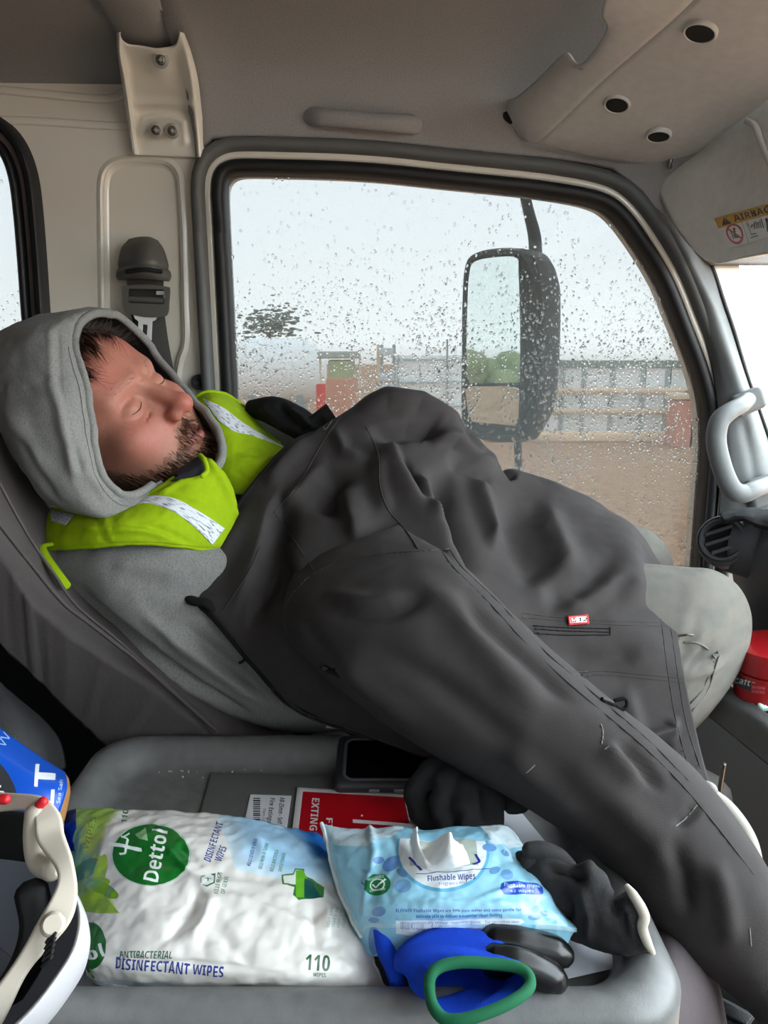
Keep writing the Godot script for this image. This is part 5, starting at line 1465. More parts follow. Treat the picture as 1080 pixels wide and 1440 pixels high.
# ---------------------------------------------------------------- the jacket over the man
func V(a: Array) -> Array: return a.map(func(q): return Vector2(q[0], q[1]))
func build_jacket():
	var shellcloth := grained(Color(0.243, 0.227, 0.224), 0.85, 20.0, null, 0.035, noise_tex(512, 0.006, 51, 5, [[0.0, 0.55, 0.75, 1.0], [Color(0.86, 0.86, 0.86), Color(0.95, 0.95, 0.95), Color(1, 1, 1), Color(1.0, 1.0, 1.0)]]), noise_tex(512, 0.3, 52, 1), 0.3)
	shellcloth.uv1_scale = Vector3.ONE * 7.0
	M.shellcloth = shellcloth
	var thread := shellcloth
	var pale_thread := mat(Color(0.44, 0.42, 0.40), 0.9)
	var j = thing("work_jacket", "large charcoal softshell jacket spread over the man, one long sleeve hanging down", "jacket", P(600, 850, 0.85))
	# main panel: rows run from the far side over the top to the near side, columns from collar to hem
	var rows := [
		[[452, 625, 1.10], [495, 600, 1.13], [540, 580, 1.15], [585, 578, 1.16], [632, 605, 1.16], [690, 668, 1.15], [752, 700, 1.14], [830, 722, 1.12], [885, 768, 1.10], [928, 815, 1.08]],
		[[438, 611, 1.02], [482, 581, 1.04], [530, 557, 1.05], [582, 554, 1.06], [634, 583, 1.07], [690, 648, 1.07], [755, 680, 1.06], [832, 701, 1.04], [893, 752, 1.01], [934, 800, 0.98]],
		[[384, 648, 0.97], [442, 640, 0.965], [505, 630, 0.965], [572, 630, 0.965], [635, 655, 0.97], [698, 700, 0.98], [768, 738, 0.965], [838, 765, 0.94], [900, 815, 0.915], [946, 862, 0.895]],
		[[332, 712, 0.925], [398, 725, 0.895], [475, 735, 0.87], [558, 738, 0.865], [632, 755, 0.875], [702, 785, 0.89], [772, 815, 0.88], [842, 855, 0.86], [908, 900, 0.84], [960, 938, 0.83]],
		[[292, 785, 0.88], [352, 805, 0.848], [430, 822, 0.81], [515, 838, 0.79], [590, 865, 0.785], [668, 905, 0.79], [750, 945, 0.805], [830, 978, 0.805], [903, 1018, 0.80], [982, 1040, 0.795]],
		[[266, 826, 0.85], [310, 858, 0.828], [368, 922, 0.808], [430, 985, 0.80], [525, 1020, 0.785], [610, 1050, 0.745], [690, 1065, 0.74], [790, 1095, 0.745], [895, 1130, 0.755], [1002, 1112, 0.765]],
		[[258, 838, 0.852], [296, 866, 0.832], [352, 932, 0.812], [415, 995, 0.803], [520, 1034, 0.79], [606, 1066, 0.75], [690, 1085, 0.745], [790, 1118, 0.75], [895, 1160, 0.76], [1005, 1124, 0.77]]]
	var g = pnet(rows, 250, 230)
	g = fold(g, body_folds())
	g = lumps(g, 0.0018, 11.0, 3.0)
	var body := part("body", shell(g, 0.004), shellcloth, j)
	# collar tip with its thick turned edge
	part("collar_tip", tube([P(262, 836, 0.846), P(272, 845, 0.835), P(290, 848, 0.828), P(300, 858, 0.825)], [0.005, 0.0075, 0.007, 0.003], 14, 20, Vector3.ZERO, 0.6), M.black_cloth, j)
	var edge := []
	for q in range(8, 210): edge.append(g[q][1])
	part("zip_edge", tube(edge, 0.0032, 8), M.black_cloth, j)
	var low := []
	for i in range(2, 190): low.append(g[226][i])
	part("lower_edge", tube(low, 0.0028, 8), M.black_cloth, j)
	var hem := []
	for q in range(14, 226): hem.append(g[q][248])
	# sleeve
	var sl = between([[560, 738, 420, 790, 0.86, 0.03, 0.03], [600, 762, 404, 828, 0.82, 0.055, 0.04], [632, 782, 398, 876, 0.785, 0.075, 0.04], [668, 810, 428, 926, 0.755, 0.078, 0.045], [720, 862, 500, 986, 0.725, 0.074, 0.045], [790, 926, 580, 1044, 0.70, 0.070, 0.045], [858, 982, 662, 1092, 0.675, 0.066, 0.042], [930, 1040, 748, 1140, 0.65, 0.062, 0.04], [990, 1096, 830, 1196, 0.63, 0.058, 0.04], [1040, 1160, 900, 1278, 0.61, 0.056, 0.04], [1080, 1222, 960, 1342, 0.595, 0.054, 0.04], [1120, 1300, 1020, 1392, 0.585, 0.050, 0.036], [1150, 1400, 1075, 1450, 0.58, 0.045, 0.035], [1160, 1480, 1100, 1500, 0.58, 0.042, 0.033]], 230, 96)
	sl = fold(sl, sleeve_folds(), 24)
	sl = lumps(sl, 0.002, 10.0, 5.0)
	var sleeve := part("sleeve", loft(sl), shellcloth, j)
	# far sleeve bunched up behind the shoulder
	var fs := []
	for q in [[352, 574, 1.12], [385, 578, 1.10], [415, 592, 1.08], [440, 604, 1.06], [470, 585, 1.06]]: fs.append(P(q[0], q[1], q[2]))
	var ft = rings(fs, [0.012, 0.021, 0.022, 0.020, 0.02], 60, 36)
	ft = fold(ft, [[V([[372, 575], [400, 600]]), 5.0, 0.006], [V([[395, 572], [420, 600]]), 5.0, -0.007], [V([[412, 580], [440, 600]]), 4.0, 0.006], [V([[425, 600], [450, 590]]), 5.0, -0.006]], 9)
	part("far_sleeve", loft(ft), M.black_cloth, j)
	# seams laid on the cloth
	var seams := [
		[[398, 864], [404, 848], [416, 830], [440, 808], [480, 790], [540, 779], [590, 775], [632, 772]],
		[[515, 600], [532, 640], [534, 680], [545, 715], [570, 745], [588, 772]],
		[[480, 585], [455, 620], [420, 680], [385, 720]],
		[[385, 720], [410, 755], [440, 800]],
		[[365, 770], [352, 800], [330, 835], [312, 862]]]
	var grids := [g, sl]
	for s in seams: part("seam", seam_on(grids, s, 0.0009), thread, j)
	for s in [[[622, 776], [640, 800], [690, 850], [740, 905], [790, 952], [840, 995], [905, 1050], [960, 1105], [1010, 1165], [1060, 1230]], [[632, 772], [652, 800], [700, 846], [750, 900], [800, 946], [850, 988], [915, 1044], [968, 1098]]]:
		part("sleeve_seam", seam_on(grids, s, 0.0007), thread, sleeve)
	for s in [[[735, 862], [780, 868], [830, 872], [880, 874], [950, 876]], [[735, 868], [790, 873], [850, 878], [952, 881]], [[800, 945], [850, 944], [900, 948], [962, 954]], [[805, 950], [860, 950], [962, 960]], [[938, 850], [946, 900], [955, 960], [966, 1020], [985, 1080]], [[925, 840], [932, 890], [940, 950], [950, 1010], [968, 1080]]]:
		part("hem_seam", seam_on(grids, s, 0.0005), thread, body)
	# chest pocket zip
	for s in [[[752, 884], [790, 887], [856, 889]], [[752, 890], [790, 893], [858, 893]], [[858, 882], [858, 892]], [[750, 880], [800, 883], [857, 884]]]:
		part("zip", seam_on(grids, s, 0.0008), M.black_cloth, body)
	# red label
	var lg = sub_net([[[798, 866], [812, 865], [827, 864]], [[799, 872], [813, 871], [828, 871]], [[800, 879], [814, 878], [829, 877]]], 18, 8, g)
	var im := canvas(256, 128, Color(0.72, 0.10, 0.13))
	im.fill_rect(Rect2i(22, 24, 212, 80), Color(0.86, 0.82, 0.82)); im.fill_rect(Rect2i(28, 30, 200, 68), Color(0.70, 0.10, 0.13))
	write(im, "M", Vector2(36, 88), 48, Color(0.92, 0.90, 0.90), 0.0, 1.35); write(im, "12", Vector2(112, 88), 48, Color(0.06, 0.05, 0.06), 0.0, 1.7, true, false, 0.15)
	fill_poly(im, [Vector2(108, 30), Vector2(228, 30), Vector2(228, 98), Vector2(100, 98)], Color(0.90, 0.88, 0.87))
	write(im, "12", Vector2(116, 90), 50, Color(0.07, 0.06, 0.07), 0.0, 1.6, true, false, 0.2)
	var red := mat(Color.WHITE, 0.7); red.albedo_texture = tex(im)
	part("brand_label", shell(lift(lg, 0.003), 0.0012), red, body, "small red woven label with white and black M12")
	# hand pocket zip pulls
	for q in [[862, 990, 1], [468, 945, 0]]:
		var at := seam_pt(grids, Vector2(q[0], q[1])); var e := (EYE - at).normalized()
		part("zip_pull", join([tube([seam_pt(grids, Vector2(q[0] - 14, q[1] - 6)) + e * 0.003, at + e * 0.004], 0.0035, 8, 8, Vector3.ZERO, 0.6), tube([at + e * 0.004, at + e * 0.005 + P(q[0] + 10, q[1] + 6, 0.8) - P(q[0], q[1], 0.8), at + e * 0.005 + P(q[0] + 16, q[1] + 2, 0.8) - P(q[0], q[1], 0.8), at + e * 0.005 + P(q[0] + 14, q[1] - 6, 0.8) - P(q[0], q[1], 0.8), at + e * 0.004 + P(q[0] + 2, q[1] - 4, 0.8) - P(q[0], q[1], 0.8)], 0.0018, 6, 24)]), M.black_cloth, j)
		part("zip_slider", rbox(Vector3(0.012, 0.005, 0.004), 0.0015, Transform3D(Basis(Vector3.BACK, -0.4), seam_pt(grids, Vector2(q[0] - 8, q[1] - 3)) + e * 0.004)), M.black_plastic, j)
	# pale scuffs and cuts in the sleeve
	for s in [[[845, 1018], [848, 1030], [846, 1046]], [[980, 1132], [965, 1150], [950, 1162]], [[856, 1050], [850, 1054]], [[740, 1087], [752, 1076]], [[1054, 1305], [1056, 1330]], [[468, 590], [458, 604], [455, 600]]]:
		part("scuff", seam_on(grids, s, 0.0006), pale_thread, j)
	# light cuff lining at the lower hem end
	part("hem_toggle", tube([P(992, 1103, 0.748), P(1000, 1106, 0.745), P(1004, 1112, 0.748)], 0.004, 8, 8), mat(Color(0.55, 0.54, 0.52), 0.7), j)
func body_folds() -> Array:
	return [
		[V([[548, 600], [553, 630], [558, 655], [576, 690], [602, 724], [622, 755], [652, 812], [690, 850]]), 6.0, 0.022, true, 26.0],
		[V([[608, 650], [618, 690], [628, 730], [640, 770], [668, 820]]), 20.0, -0.026, true, 10.0],
		[V([[585, 662], [600, 690], [612, 720], [617, 748]]), 6.0, 0.012, true, 12.0],
		[V([[563, 640], [573, 665], [588, 700], [604, 730]]), 6.0, -0.010, true, 6.0],
		[V([[515, 606], [545, 606], [575, 600], [605, 602], [620, 625]]), 8.0, -0.024, true, 14.0],
		[V([[490, 576], [545, 562], [590, 568], [630, 592], [655, 630]]), 14.0, 0.016, true, 12.0],
		[V([[598, 612], [640, 622], [668, 650], [700, 668]]), 10.0, 0.014, true, 6.0],
		[V([[625, 640], [660, 665], [690, 690]]), 8.0, -0.012, true, 8.0],
		[V([[632, 652], [690, 662], [760, 682], [830, 706]]), 8.0, 0.010, true, 22.0],
		[V([[660, 660], [672, 700], [690, 745], [700, 780]]), 16.0, 0.018, true, 8.0],
		[V([[700, 690], [720, 745], [745, 795], [757, 832]]), 30.0, -0.015, true, 20.0],
		[V([[870, 790], [810, 826], [757, 836]]), 26.0, -0.011, true, 14.0],
		[V([[760, 700], [778, 745], [795, 785], [805, 815]]), 18.0, 0.015, true, 20.0],
		[V([[850, 715], [880, 770], [893, 820], [895, 860]]), 24.0, 0.013, true, 22.0],
		[V([[880, 800], [850, 828], [815, 852], [770, 862]]), 12.0, 0.010, true, 14.0],
		[V([[402, 690], [388, 730], [376, 780], [362, 830], [352, 890]]), 22.0, -0.026, true, 6.0],
		[V([[398, 670], [380, 715], [366, 775], [346, 825], [318, 880]]), 5.0, 0.007, true, 26.0],
		[V([[395, 760], [402, 800], [398, 850]]), 10.0, -0.014, true, 12.0],
		[V([[472, 650], [464, 690], [452, 730]]), 26.0, -0.018, true, 22.0],
		[V([[476, 672], [490, 720], [506, 772]]), 24.0, 0.014, true, 8.0],
		[V([[384, 716], [424, 688], [462, 640]]), 8.0, 0.006, true, 8.0],
		[V([[468, 596], [485, 635], [520, 652]]), 8.0, 0.007, true, 10.0],
		[V([[440, 612], [400, 650], [372, 690]]), 12.0, 0.008, true, 9.0],
		[V([[530, 640], [535, 690], [548, 730]]), 9.0, 0.007, true, 14.0],
		[V([[850, 1030], [900, 1045], [945, 1030], [952, 1005]]), 10.0, 0.014, true, 6.0],
		[V([[850, 1060], [910, 1062], [950, 1045]]), 10.0, -0.012, true, 10.0],
		[V([[770, 920], [850, 930], [905, 915]]), 14.0, -0.005, true, 17.0],
		[V([[875, 960], [890, 1010], [900, 1050]]), 12.0, 0.007, true, 16.0],
		[V([[900, 770], [918, 820], [928, 860]]), 8.0, -0.006, true, 12.0],
		[V([[420, 900], [470, 960], [530, 1000]]), 18.0, -0.008, true, 18.0],
		[V([[290, 830], [318, 770], [360, 700]]), 10.0, 0.005, true, 12.0],
		[V([[700, 650], [706, 664], [716, 676]]), 5.0, -0.012, false, 4.0],
		[V([[650, 606], [672, 636], [704, 662]]), 7.0, 0.010, true, 5.0],
	]
func sleeve_folds() -> Array:
	return [
		[V([[440, 850], [500, 868], [560, 860], [610, 835]]), 14.0, -0.006, true, 10.0],
		[V([[450, 834], [520, 846], [590, 836]]), 10.0, 0.005, true, 12.0],
		[V([[560, 800], [640, 860], [720, 960], [780, 1010]]), 22.0, 0.008, true, 16.0],
		[V([[500, 900], [600, 950], [680, 1010], [740, 1050]]), 18.0, -0.008, true, 18.0],
		[V([[640, 830], [680, 880], [760, 950], [820, 1005]]), 10.0, -0.007, true, 12.0],
		[V([[846, 1040], [880, 1075], [905, 1115]]), 8.0, 0.007, true, 18.0],
		[V([[862, 1036], [900, 1070], [935, 1120]]), 8.0, -0.007, true, 8.0],
		[V([[780, 1080], [860, 1120], [920, 1180], [960, 1240]]), 24.0, 0.008, true, 20.0],
		[V([[948, 1164], [968, 1148], [984, 1130]]), 7.0, -0.006, true, 7.0],
		[V([[940, 1170], [960, 1230], [970, 1300]]), 14.0, -0.008, true, 10.0],
		[V([[1000, 1200], [1020, 1270], [1030, 1340]]), 16.0, 0.008, true, 16.0],
		[V([[700, 1050], [760, 1100], [830, 1150]]), 18.0, 0.007, true, 14.0],
		[V([[470, 920], [520, 970], [600, 1025]]), 16.0, 0.007, true, 14.0],
		[V([[430, 870], [445, 900], [470, 930]]), 8.0, -0.005, true, 12.0],
	]
# rings of a tube as a grid
func rings(pts: Array, rad: Array, n: int, sides: int) -> Array:
	var path = spline(pts, n); var out := []
	var r2 = spline(rad.map(func(r): return Vector2(r, 0)), n)
	for i in n:
		var t: Vector3 = (path[mini(i + 1, n - 1)] - path[maxi(i - 1, 0)]).normalized()
		var e: Vector3 = (EYE - path[i]); e = (e - t * e.dot(t)).normalized()
		out.append(circle(path[i], t.cross(e).normalized() * r2[i].x, e * r2[i].x, sides))
	return out
# nearest visible point of some grids under a picture point
var bins := {}
func seam_pt(grids: Array, s: Vector2) -> Vector3:
	var dep := 1e9; var sum := 0.0; var w := 0.0
	var near := 1e9
	for g in grids:
		var key = g[0][0]
		if not bins.has(key):
			var b := {}
			for r in g:
				for p in r:
					var q := proj(p); var c := Vector2i(q / 16.0)
					if not b.has(c): b[c] = []
					b[c].append([q, -(p - EYE).rotated(Vector3.RIGHT, PITCH).z])
			bins[key] = b
		var c0 := Vector2i(s / 16.0)
		for dx in 3:
			for dy in 3:
				for e in bins[key].get(c0 + Vector2i(dx - 1, dy - 1), []):
					if e[0].distance_squared_to(s) < 49.0 and e[1] < near: near = e[1]
	for g in grids:
		var c0 := Vector2i(s / 16.0)
		for dx in 3:
			for dy in 3:
				for e in bins[g[0][0]].get(c0 + Vector2i(dx - 1, dy - 1), []):
					if e[1] < near + 0.02:
						var l: float = 1.0 / (pow(e[0].distance_squared_to(s), 2) + 0.05)
						w += l; sum += l * e[1]
	return P(s.x, s.y, sum / w if w > 0 else 0.8)
func seam_on(grids: Array, s: Array, rad: float) -> ArrayMesh:
	var line = spline(V(s), maxi(12, s.size() * 12))
	var pts := []
	for q in line: pts.append(seam_pt(grids, q))
	return tube(pts, rad, 6)
# ---------------------------------------------------------------- tray: the folded middle seat
const FLOOR := -0.425
func loop_xz(w: float, d: float, r: float, c: Vector2, y: float) -> PackedVector3Array:
	var L := PackedVector3Array()
	for q in rrect(w, d, r, 8, c): L.append(R(q.x, y, q.y))
	return L
func build_tray():
	var plast := grained(Color(0.47, 0.47, 0.465), 0.42, 9.0, null, 0.012, noise_tex(512, 0.01, 61, 5, [[0.0, 0.6, 1.0], [Color(0.82, 0.82, 0.82), Color(0.93, 0.93, 0.93), Color(1, 1, 1)]]), M.grit, 0.5)
	M.tray_plastic = plast
	var t = thing("console_tray", "dark grey plastic tray of the folded middle seat, holding the wipes, gloves and phone", "tray", R(-0.05, -0.55, -0.58))
	var loops := []
	var c := Vector2(-0.0515, -0.580)
	for s in [[0.002, -0.56, 0.05], [0.004, -0.45, 0.05], [0.004, -0.414, 0.05], [-0.002, -0.405, 0.048], [-0.012, -0.4015, 0.045], [-0.022, -0.404, 0.042], [-0.029, -0.412, 0.04], [-0.034, -0.4205, 0.036], [-0.042, FLOOR, 0.034], [-0.06, FLOOR, 0.03], [-0.3, FLOOR, 0.005]]:
		loops.append(loop_xz(0.493 + 2 * maxf(s[0], -0.14), 0.357 + 2 * maxf(s[0], -0.14), s[2], c, s[1]))
	part("tray", loft(loops), plast, t)
	# step in the far wall of the tray
	var st := []
	for q in [[150, 1062], [250, 1059], [360, 1058], [382, 1056], [398, 1049], [470, 1048], [600, 1050]]: st.append(Py(q[0], q[1], -0.414))
	part("moulded_step", tube(st, 0.006, 8, 60, Vector3.UP, 0.7), plast, t)
	part("seat_back", rbox(Vector3(0.44, 0.34, 0.30), 0.03, Transform3D(Basis(), R(-0.05, -0.725, -0.58))), M.seat_cloth, t)
	# crumbs along the far corner
	var cr := []
	for k in 90:
		var px := rng.randf_range(140, 420); var py := 1090.0 + rng.randfn(0, 4) - (px - 140) * 0.05
		if k > 62: px = 150 + rng.randfn(0, 5); py = rng.randf_range(1080, 1130)
		cr.append(moved(leaf_blob(), Transform3D(Basis.from_euler(Vector3(rng.randf() * 6, rng.randf() * 6, 0)).scaled(Vector3.ONE * rng.randf_range(0.0005, 0.0014)), Py(px, py, FLOOR + 0.0006))))
	stuff(solo("crumbs", join(cr), mat(Color(0.75, 0.73, 0.68), 0.9), "pale crumbs and dust in the far corner of the grey tray", "crumbs"))
	# driver's seat cushion beside the tray
	var cs = thing("seat_cushion", "mauve-grey cloth seat cushion at the bottom right, under the hanging sleeve", "cushion", R(0.26, -0.6, -0.42))
	var g := pnet([[[890, 1300, 0.62], [940, 1300, 0.60], [985, 1330, 0.60], [1010, 1380, 0.60], [1025, 1450, 0.60]], [[890, 1340, 0.585], [940, 1330, 0.565], [975, 1360, 0.565], [1000, 1410, 0.57], [1016, 1480, 0.58]], [[890, 1400, 0.555], [940, 1400, 0.54], [970, 1420, 0.545], [985, 1460, 0.56], [1000, 1520, 0.58]], [[890, 1500, 0.54], [940, 1500, 0.53], [960, 1520, 0.54], [970, 1540, 0.56], [985, 1570, 0.58]]], 30, 30)
	part("cushion", shell(g, 0.05), grained(Color(0.40, 0.37, 0.38), 0.9, 34.0, null, 0.05, M.soft, M.grit, 0.2), cs)
	var strap = thing("black_strap", "black webbing strap at the bottom right corner below the sleeve", "strap", P(1040, 1415, 0.62))
	part("strap", shell(pnet([[[1000, 1395, 0.64], [1030, 1410, 0.63], [1062, 1428, 0.62]], [[1000, 1420, 0.63], [1025, 1432, 0.62], [1050, 1444, 0.61]]], 16, 6), 0.003), M.black_plastic, strap)
# ---------------------------------------------------------------- printing on a surface by picture points
var pr_im: Image
var pr_g: Array
func uv_at(p: Vector2) -> Vector2:
	var best := 1e9; var bi := 0; var bj := 0
	var nv := pr_g.size(); var nu: int = pr_g[0].size()
	for j in nv:
		for i in nu:
			var d := proj(pr_g[j][i]).distance_squared_to(p)
			if d < best: best = d; bi = i; bj = j
	var i0 := mini(bi, nu - 2); var j0 := mini(bj, nv - 2)
	var o := proj(pr_g[j0][i0]); var ex := proj(pr_g[j0][i0 + 1]) - o; var ey := proj(pr_g[j0 + 1][i0]) - o
	var q := p - o; var det := ex.cross(ey)
	var u := q.cross(ey) / det; var v := ex.cross(q) / det
	return Vector2((i0 + clampf(u, -30, 30)) / (nu - 1) * pr_im.get_width(), (j0 + clampf(v, -30, 30)) / (nv - 1) * pr_im.get_height())
func ppoly(pts: Array, c: Color):
	fill_poly(pr_im, pts.map(func(q): return uv_at(Vector2(q[0], q[1]))), c)
func pdisc(x, y, rx, ry, c: Color, rot := 0.0):
	var pts := []
	for i in 40:
		var o := Vector2(cos(TAU * i / 40) * rx, sin(TAU * i / 40) * ry).rotated(rot)
		pts.append(uv_at(Vector2(x, y) + o))
	fill_poly(pr_im, pts, c)
func pline(pts: Array, w: float, c: Color):
	for i in pts.size() - 1: bar(pr_im, uv_at(Vector2(pts[i][0], pts[i][1])), uv_at(Vector2(pts[i + 1][0], pts[i + 1][1])), w, c)
# text from picture point a to b along its base line, capital height h picture points
func ptext(t: String, ax, ay, bx, by, h: float, c: Color, bold := true):
	var a := Vector2(ax, ay); var b := Vector2(bx, by)
	var up := (b - a).normalized().orthogonal()
	if up.dot(Vector2((b - a).y, -(b - a).x)) < 0: up = -up
	var low := []; var top := []
	for k in 7:
		low.append(uv_at(a.lerp(b, k / 6.0))); top.append(uv_at(a.lerp(b, k / 6.0) + up * h))
	var tm := TextMesh.new(); var f := SystemFont.new(); f.font_names = PackedStringArray(["Droid Sans"]); f.font_weight = 700 if bold else 400
	tm.font = f; tm.font_size = 64; tm.pixel_size = 1.0; tm.depth = 0.0; tm.text = t; tm.curve_step = 2.0; tm.horizontal_alignment = HORIZONTAL_ALIGNMENT_LEFT
	var arr = tm.surface_get_arrays(0)
	var v = arr[Mesh.ARRAY_VERTEX]
	var lo := 1e9; var hi := -1e9
	for p in v: lo = minf(lo, p.x); hi = maxf(hi, p.x)
	var base := text_base(f)
	var q := []
	for p in v:
		var s: float = (p.x - lo) / (hi - lo) * 6.0; var k := clampi(int(s), 0, 5)
		var l: Vector2 = low[k].lerp(low[k + 1], s - k); var w: Vector2 = top[k].lerp(top[k + 1], s - k)
		q.append(l + (w - l) * ((p.y - base[0]) / base[1]))
	var idx = arr[Mesh.ARRAY_INDEX]
	if idx == null or idx.size() == 0: idx = range(v.size())
	for k in range(0, idx.size() - 2, 3): fill_poly(pr_im, [q[idx[k]], q[idx[k + 1]], q[idx[k + 2]]], c)
# soft bag: upper surface g, flat lower side at height y (or dropped by -y where y > 0)
func bag(g: Array, y: float, seam := 0.0) -> ArrayMesh:
	var nv := g.size(); var nu: int = g[0].size()
	var v := PackedVector3Array(); var uv := PackedVector2Array(); var idx := PackedInt32Array()
	for side in 2:
		for j in nv:
			for i in nu:
				var p: Vector3 = g[j][i]
				if side:
					var e := minf(minf(i, nu - 1 - i) / (nu * 0.12), minf(j, nv - 1 - j) / (nv * 0.12))
					var low := EYE.y + y if y < 0 else p.y - y
					p.y = lerpf(p.y - 0.003, minf(p.y - 0.002, low), smoothstep(0.0, 1.0, e))
				v.append(p); uv.append(Vector2(float(i) / (nu - 1), float(j) / (nv - 1)))
	var o := nv * nu
	for j in nv - 1:
		for i in nu - 1:
			var a := j * nu + i
			idx.append_array([a, a + 1, a + nu, a + 1, a + nu + 1, a + nu])
			idx.append_array([o + a, o + a + nu, o + a + 1, o + a + 1, o + a + nu, o + a + nu + 1])
	var rim := []
	for i in nu: rim.append(i)
	for j in range(1, nv): rim.append(j * nu + nu - 1)
	for i in range(nu - 2, -1, -1): rim.append((nv - 1) * nu + i)
	for j in range(nv - 2, 0, -1): rim.append(j * nu)
	for k in rim.size():
		var a: int = rim[k]; var b: int = rim[(k + 1) % rim.size()]
		idx.append_array([a, a + o, b, b, a + o, b + o])
	return mk(v, idx, uv, PackedColorArray(), true)
func flat_sheet(px: Array, h: float, nu := 12, nv := 12) -> Array:
	# four corners (far left, far right, near right, near left) on the level h
	var a := Py(px[0][0], px[0][1], h); var b := Py(px[1][0], px[1][1], h); var c := Py(px[2][0], px[2][1], h); var d := Py(px[3][0], px[3][1], h)
	var g := []
	for j in nv:
		var r := PackedVector3Array()
		for i in nu:
			var u := i / (nu - 1.0); var w := j / (nv - 1.0)
			r.append(a.lerp(b, u).lerp(d.lerp(c, u), w))
		g.append(r)
	return g
func printed(im: Image, rough := 0.35, coat := 0.3) -> StandardMaterial3D:
	var m := mat(Color.WHITE, rough); m.albedo_texture = tex(im)
	if coat > 0: m.clearcoat_enabled = true; m.clearcoat = coat; m.clearcoat_roughness = 0.2
	return m
func build_tray_things():
	# flat things on the tray floor
	var fs := flat_sheet([[298, 1086], [566, 1092], [566, 1190], [268, 1190]], FLOOR + 0.0025)
	solo("plastic_folder", shell(fs, 0.0018), grained(Color(0.40, 0.40, 0.395), 0.35, 8.0, null, 0.006, M.soft, M.fine), "grey plastic folder lying flat on the tray under the barcode label and red sign", "folder")
	# barcode label
	pr_g = flat_sheet([[352, 1117], [410, 1119], [402, 1175], [340, 1172]], FLOOR + 0.0034, 24, 24); pr_im = canvas(512, 512, Color(0.86, 0.86, 0.88))
	var y := 1122.0
	while y < 1172.0:
		var w := rng.randf_range(0.6, 2.2)
		ppoly([[356, y], [366, y], [366, y + w], [356, y + w]], Color(0.06, 0.06, 0.06)); y += w + rng.randf_range(0.6, 1.6)
	ptext("AB-25mm - Self Adher", 394, 1121, 388, 1174, 6.5, Color(0.08, 0.08, 0.08)); ptext("Fire Extinguisher", 380, 1122, 374, 1172, 6.5, Color(0.08, 0.08, 0.08)); ptext("TM5158", 370, 1136, 367, 1158, 4.0, Color(0.2, 0.2, 0.2), false)
	solo("barcode_label", shell(pr_g, 0.0004), printed(pr_im, 0.5, 0.0), "small white barcode label reading Fire Extinguisher, left of the red sign", "label")
	# red sign
	pr_g = flat_sheet([[418, 1107], [572, 1116], [590, 1200], [408, 1192]], FLOOR + 0.0042, 30, 24); pr_im = canvas(1024, 700, Color(0.88, 0.86, 0.86))
	ppoly([[426, 1113], [568, 1121], [584, 1198], [417, 1192]], Color(0.72, 0.04, 0.10))
	ptext("EXTINGUISHER", 439, 1122, 431, 1215, 10.5, Color(0.9, 0.88, 0.88)); ptext("FIRE", 459, 1150, 457, 1185, 9.0, Color(0.9, 0.88, 0.88))
	ppoly([[496, 1152], [575, 1158], [580, 1163], [496, 1157]], Color(0.9, 0.88, 0.88)); pdisc(509, 1147, 1.6, 1.4, Color(0.9, 0.88, 0.88))
	solo("extinguisher_sign", shell(pr_g, 0.0012), printed(pr_im, 0.3, 0.4), "red sign card with white border and white lettering EXTINGUISHER, left of the phone", "sign")
	solo("paper_sheet", shell(flat_sheet([[470, 1176], [724, 1131], [905, 1352], [640, 1412]], FLOOR + 0.0056), 0.0006), mat(Color(0.80, 0.80, 0.83), 0.8), "white paper sheet under the blue wipes pack and the gloves", "paper")
	# phone
	var ph = thing("phone", "black phone in a thick rugged case, lying at the far edge of the tray", "phone", Py(540, 1085, FLOOR))
	var a := Py(478, 1112, FLOOR + 0.007); var b := Py(600, 1112, FLOOR + 0.007); var c := Py(474, 1058, FLOOR + 0.016)
	var bx := (b - a).normalized(); var bz := (a - c); bz = (bz - bx * bz.dot(bx)).normalized(); var by := bz.cross(bx)
	var wz := 0.078; var lx := 0.158
	var xf := Transform3D(Basis(bx, by, bz), a + bx * (lx / 2 - 0.006) - bz * (wz / 2))
	var case_mesh := part("case", rbox(Vector3(lx, 0.013, wz), 0.0062, xf, 4), mat(Color(0.20, 0.20, 0.21), 0.5), ph)
	part("screen_frame", moved(ring(rrect(lx - 0.022, wz - 0.020, 0.008), [[0.0, -0.001], [0.0005, 0.0012], [0.002, 0.0018], [0.0035, 0.0012], [0.004, -0.001]], 0.0), xf * Transform3D(Basis(Vector3.RIGHT, -PI / 2), Vector3(0, 0.0060, 0))), mat(Color(0.34, 0.34, 0.35), 0.4), case_mesh)
	part("screen", rbox(Vector3(lx - 0.022, 0.0012, wz - 0.020), 0.0005, xf * Transform3D(Basis(), Vector3(0, 0.0061, 0)), 1), mat(Color(0.02, 0.02, 0.022), 0.08), ph)
	for q in [-0.040, -0.016]: part("side_button", rbox(Vector3(0.010, 0.004, 0.002), 0.0009, xf * Transform3D(Basis(), Vector3(q, 0.0, wz / 2 + 0.0004))), mat(Color(0.55, 0.55, 0.55), 0.4), case_mesh)
	dettol()
	kleenex()
	gloves()
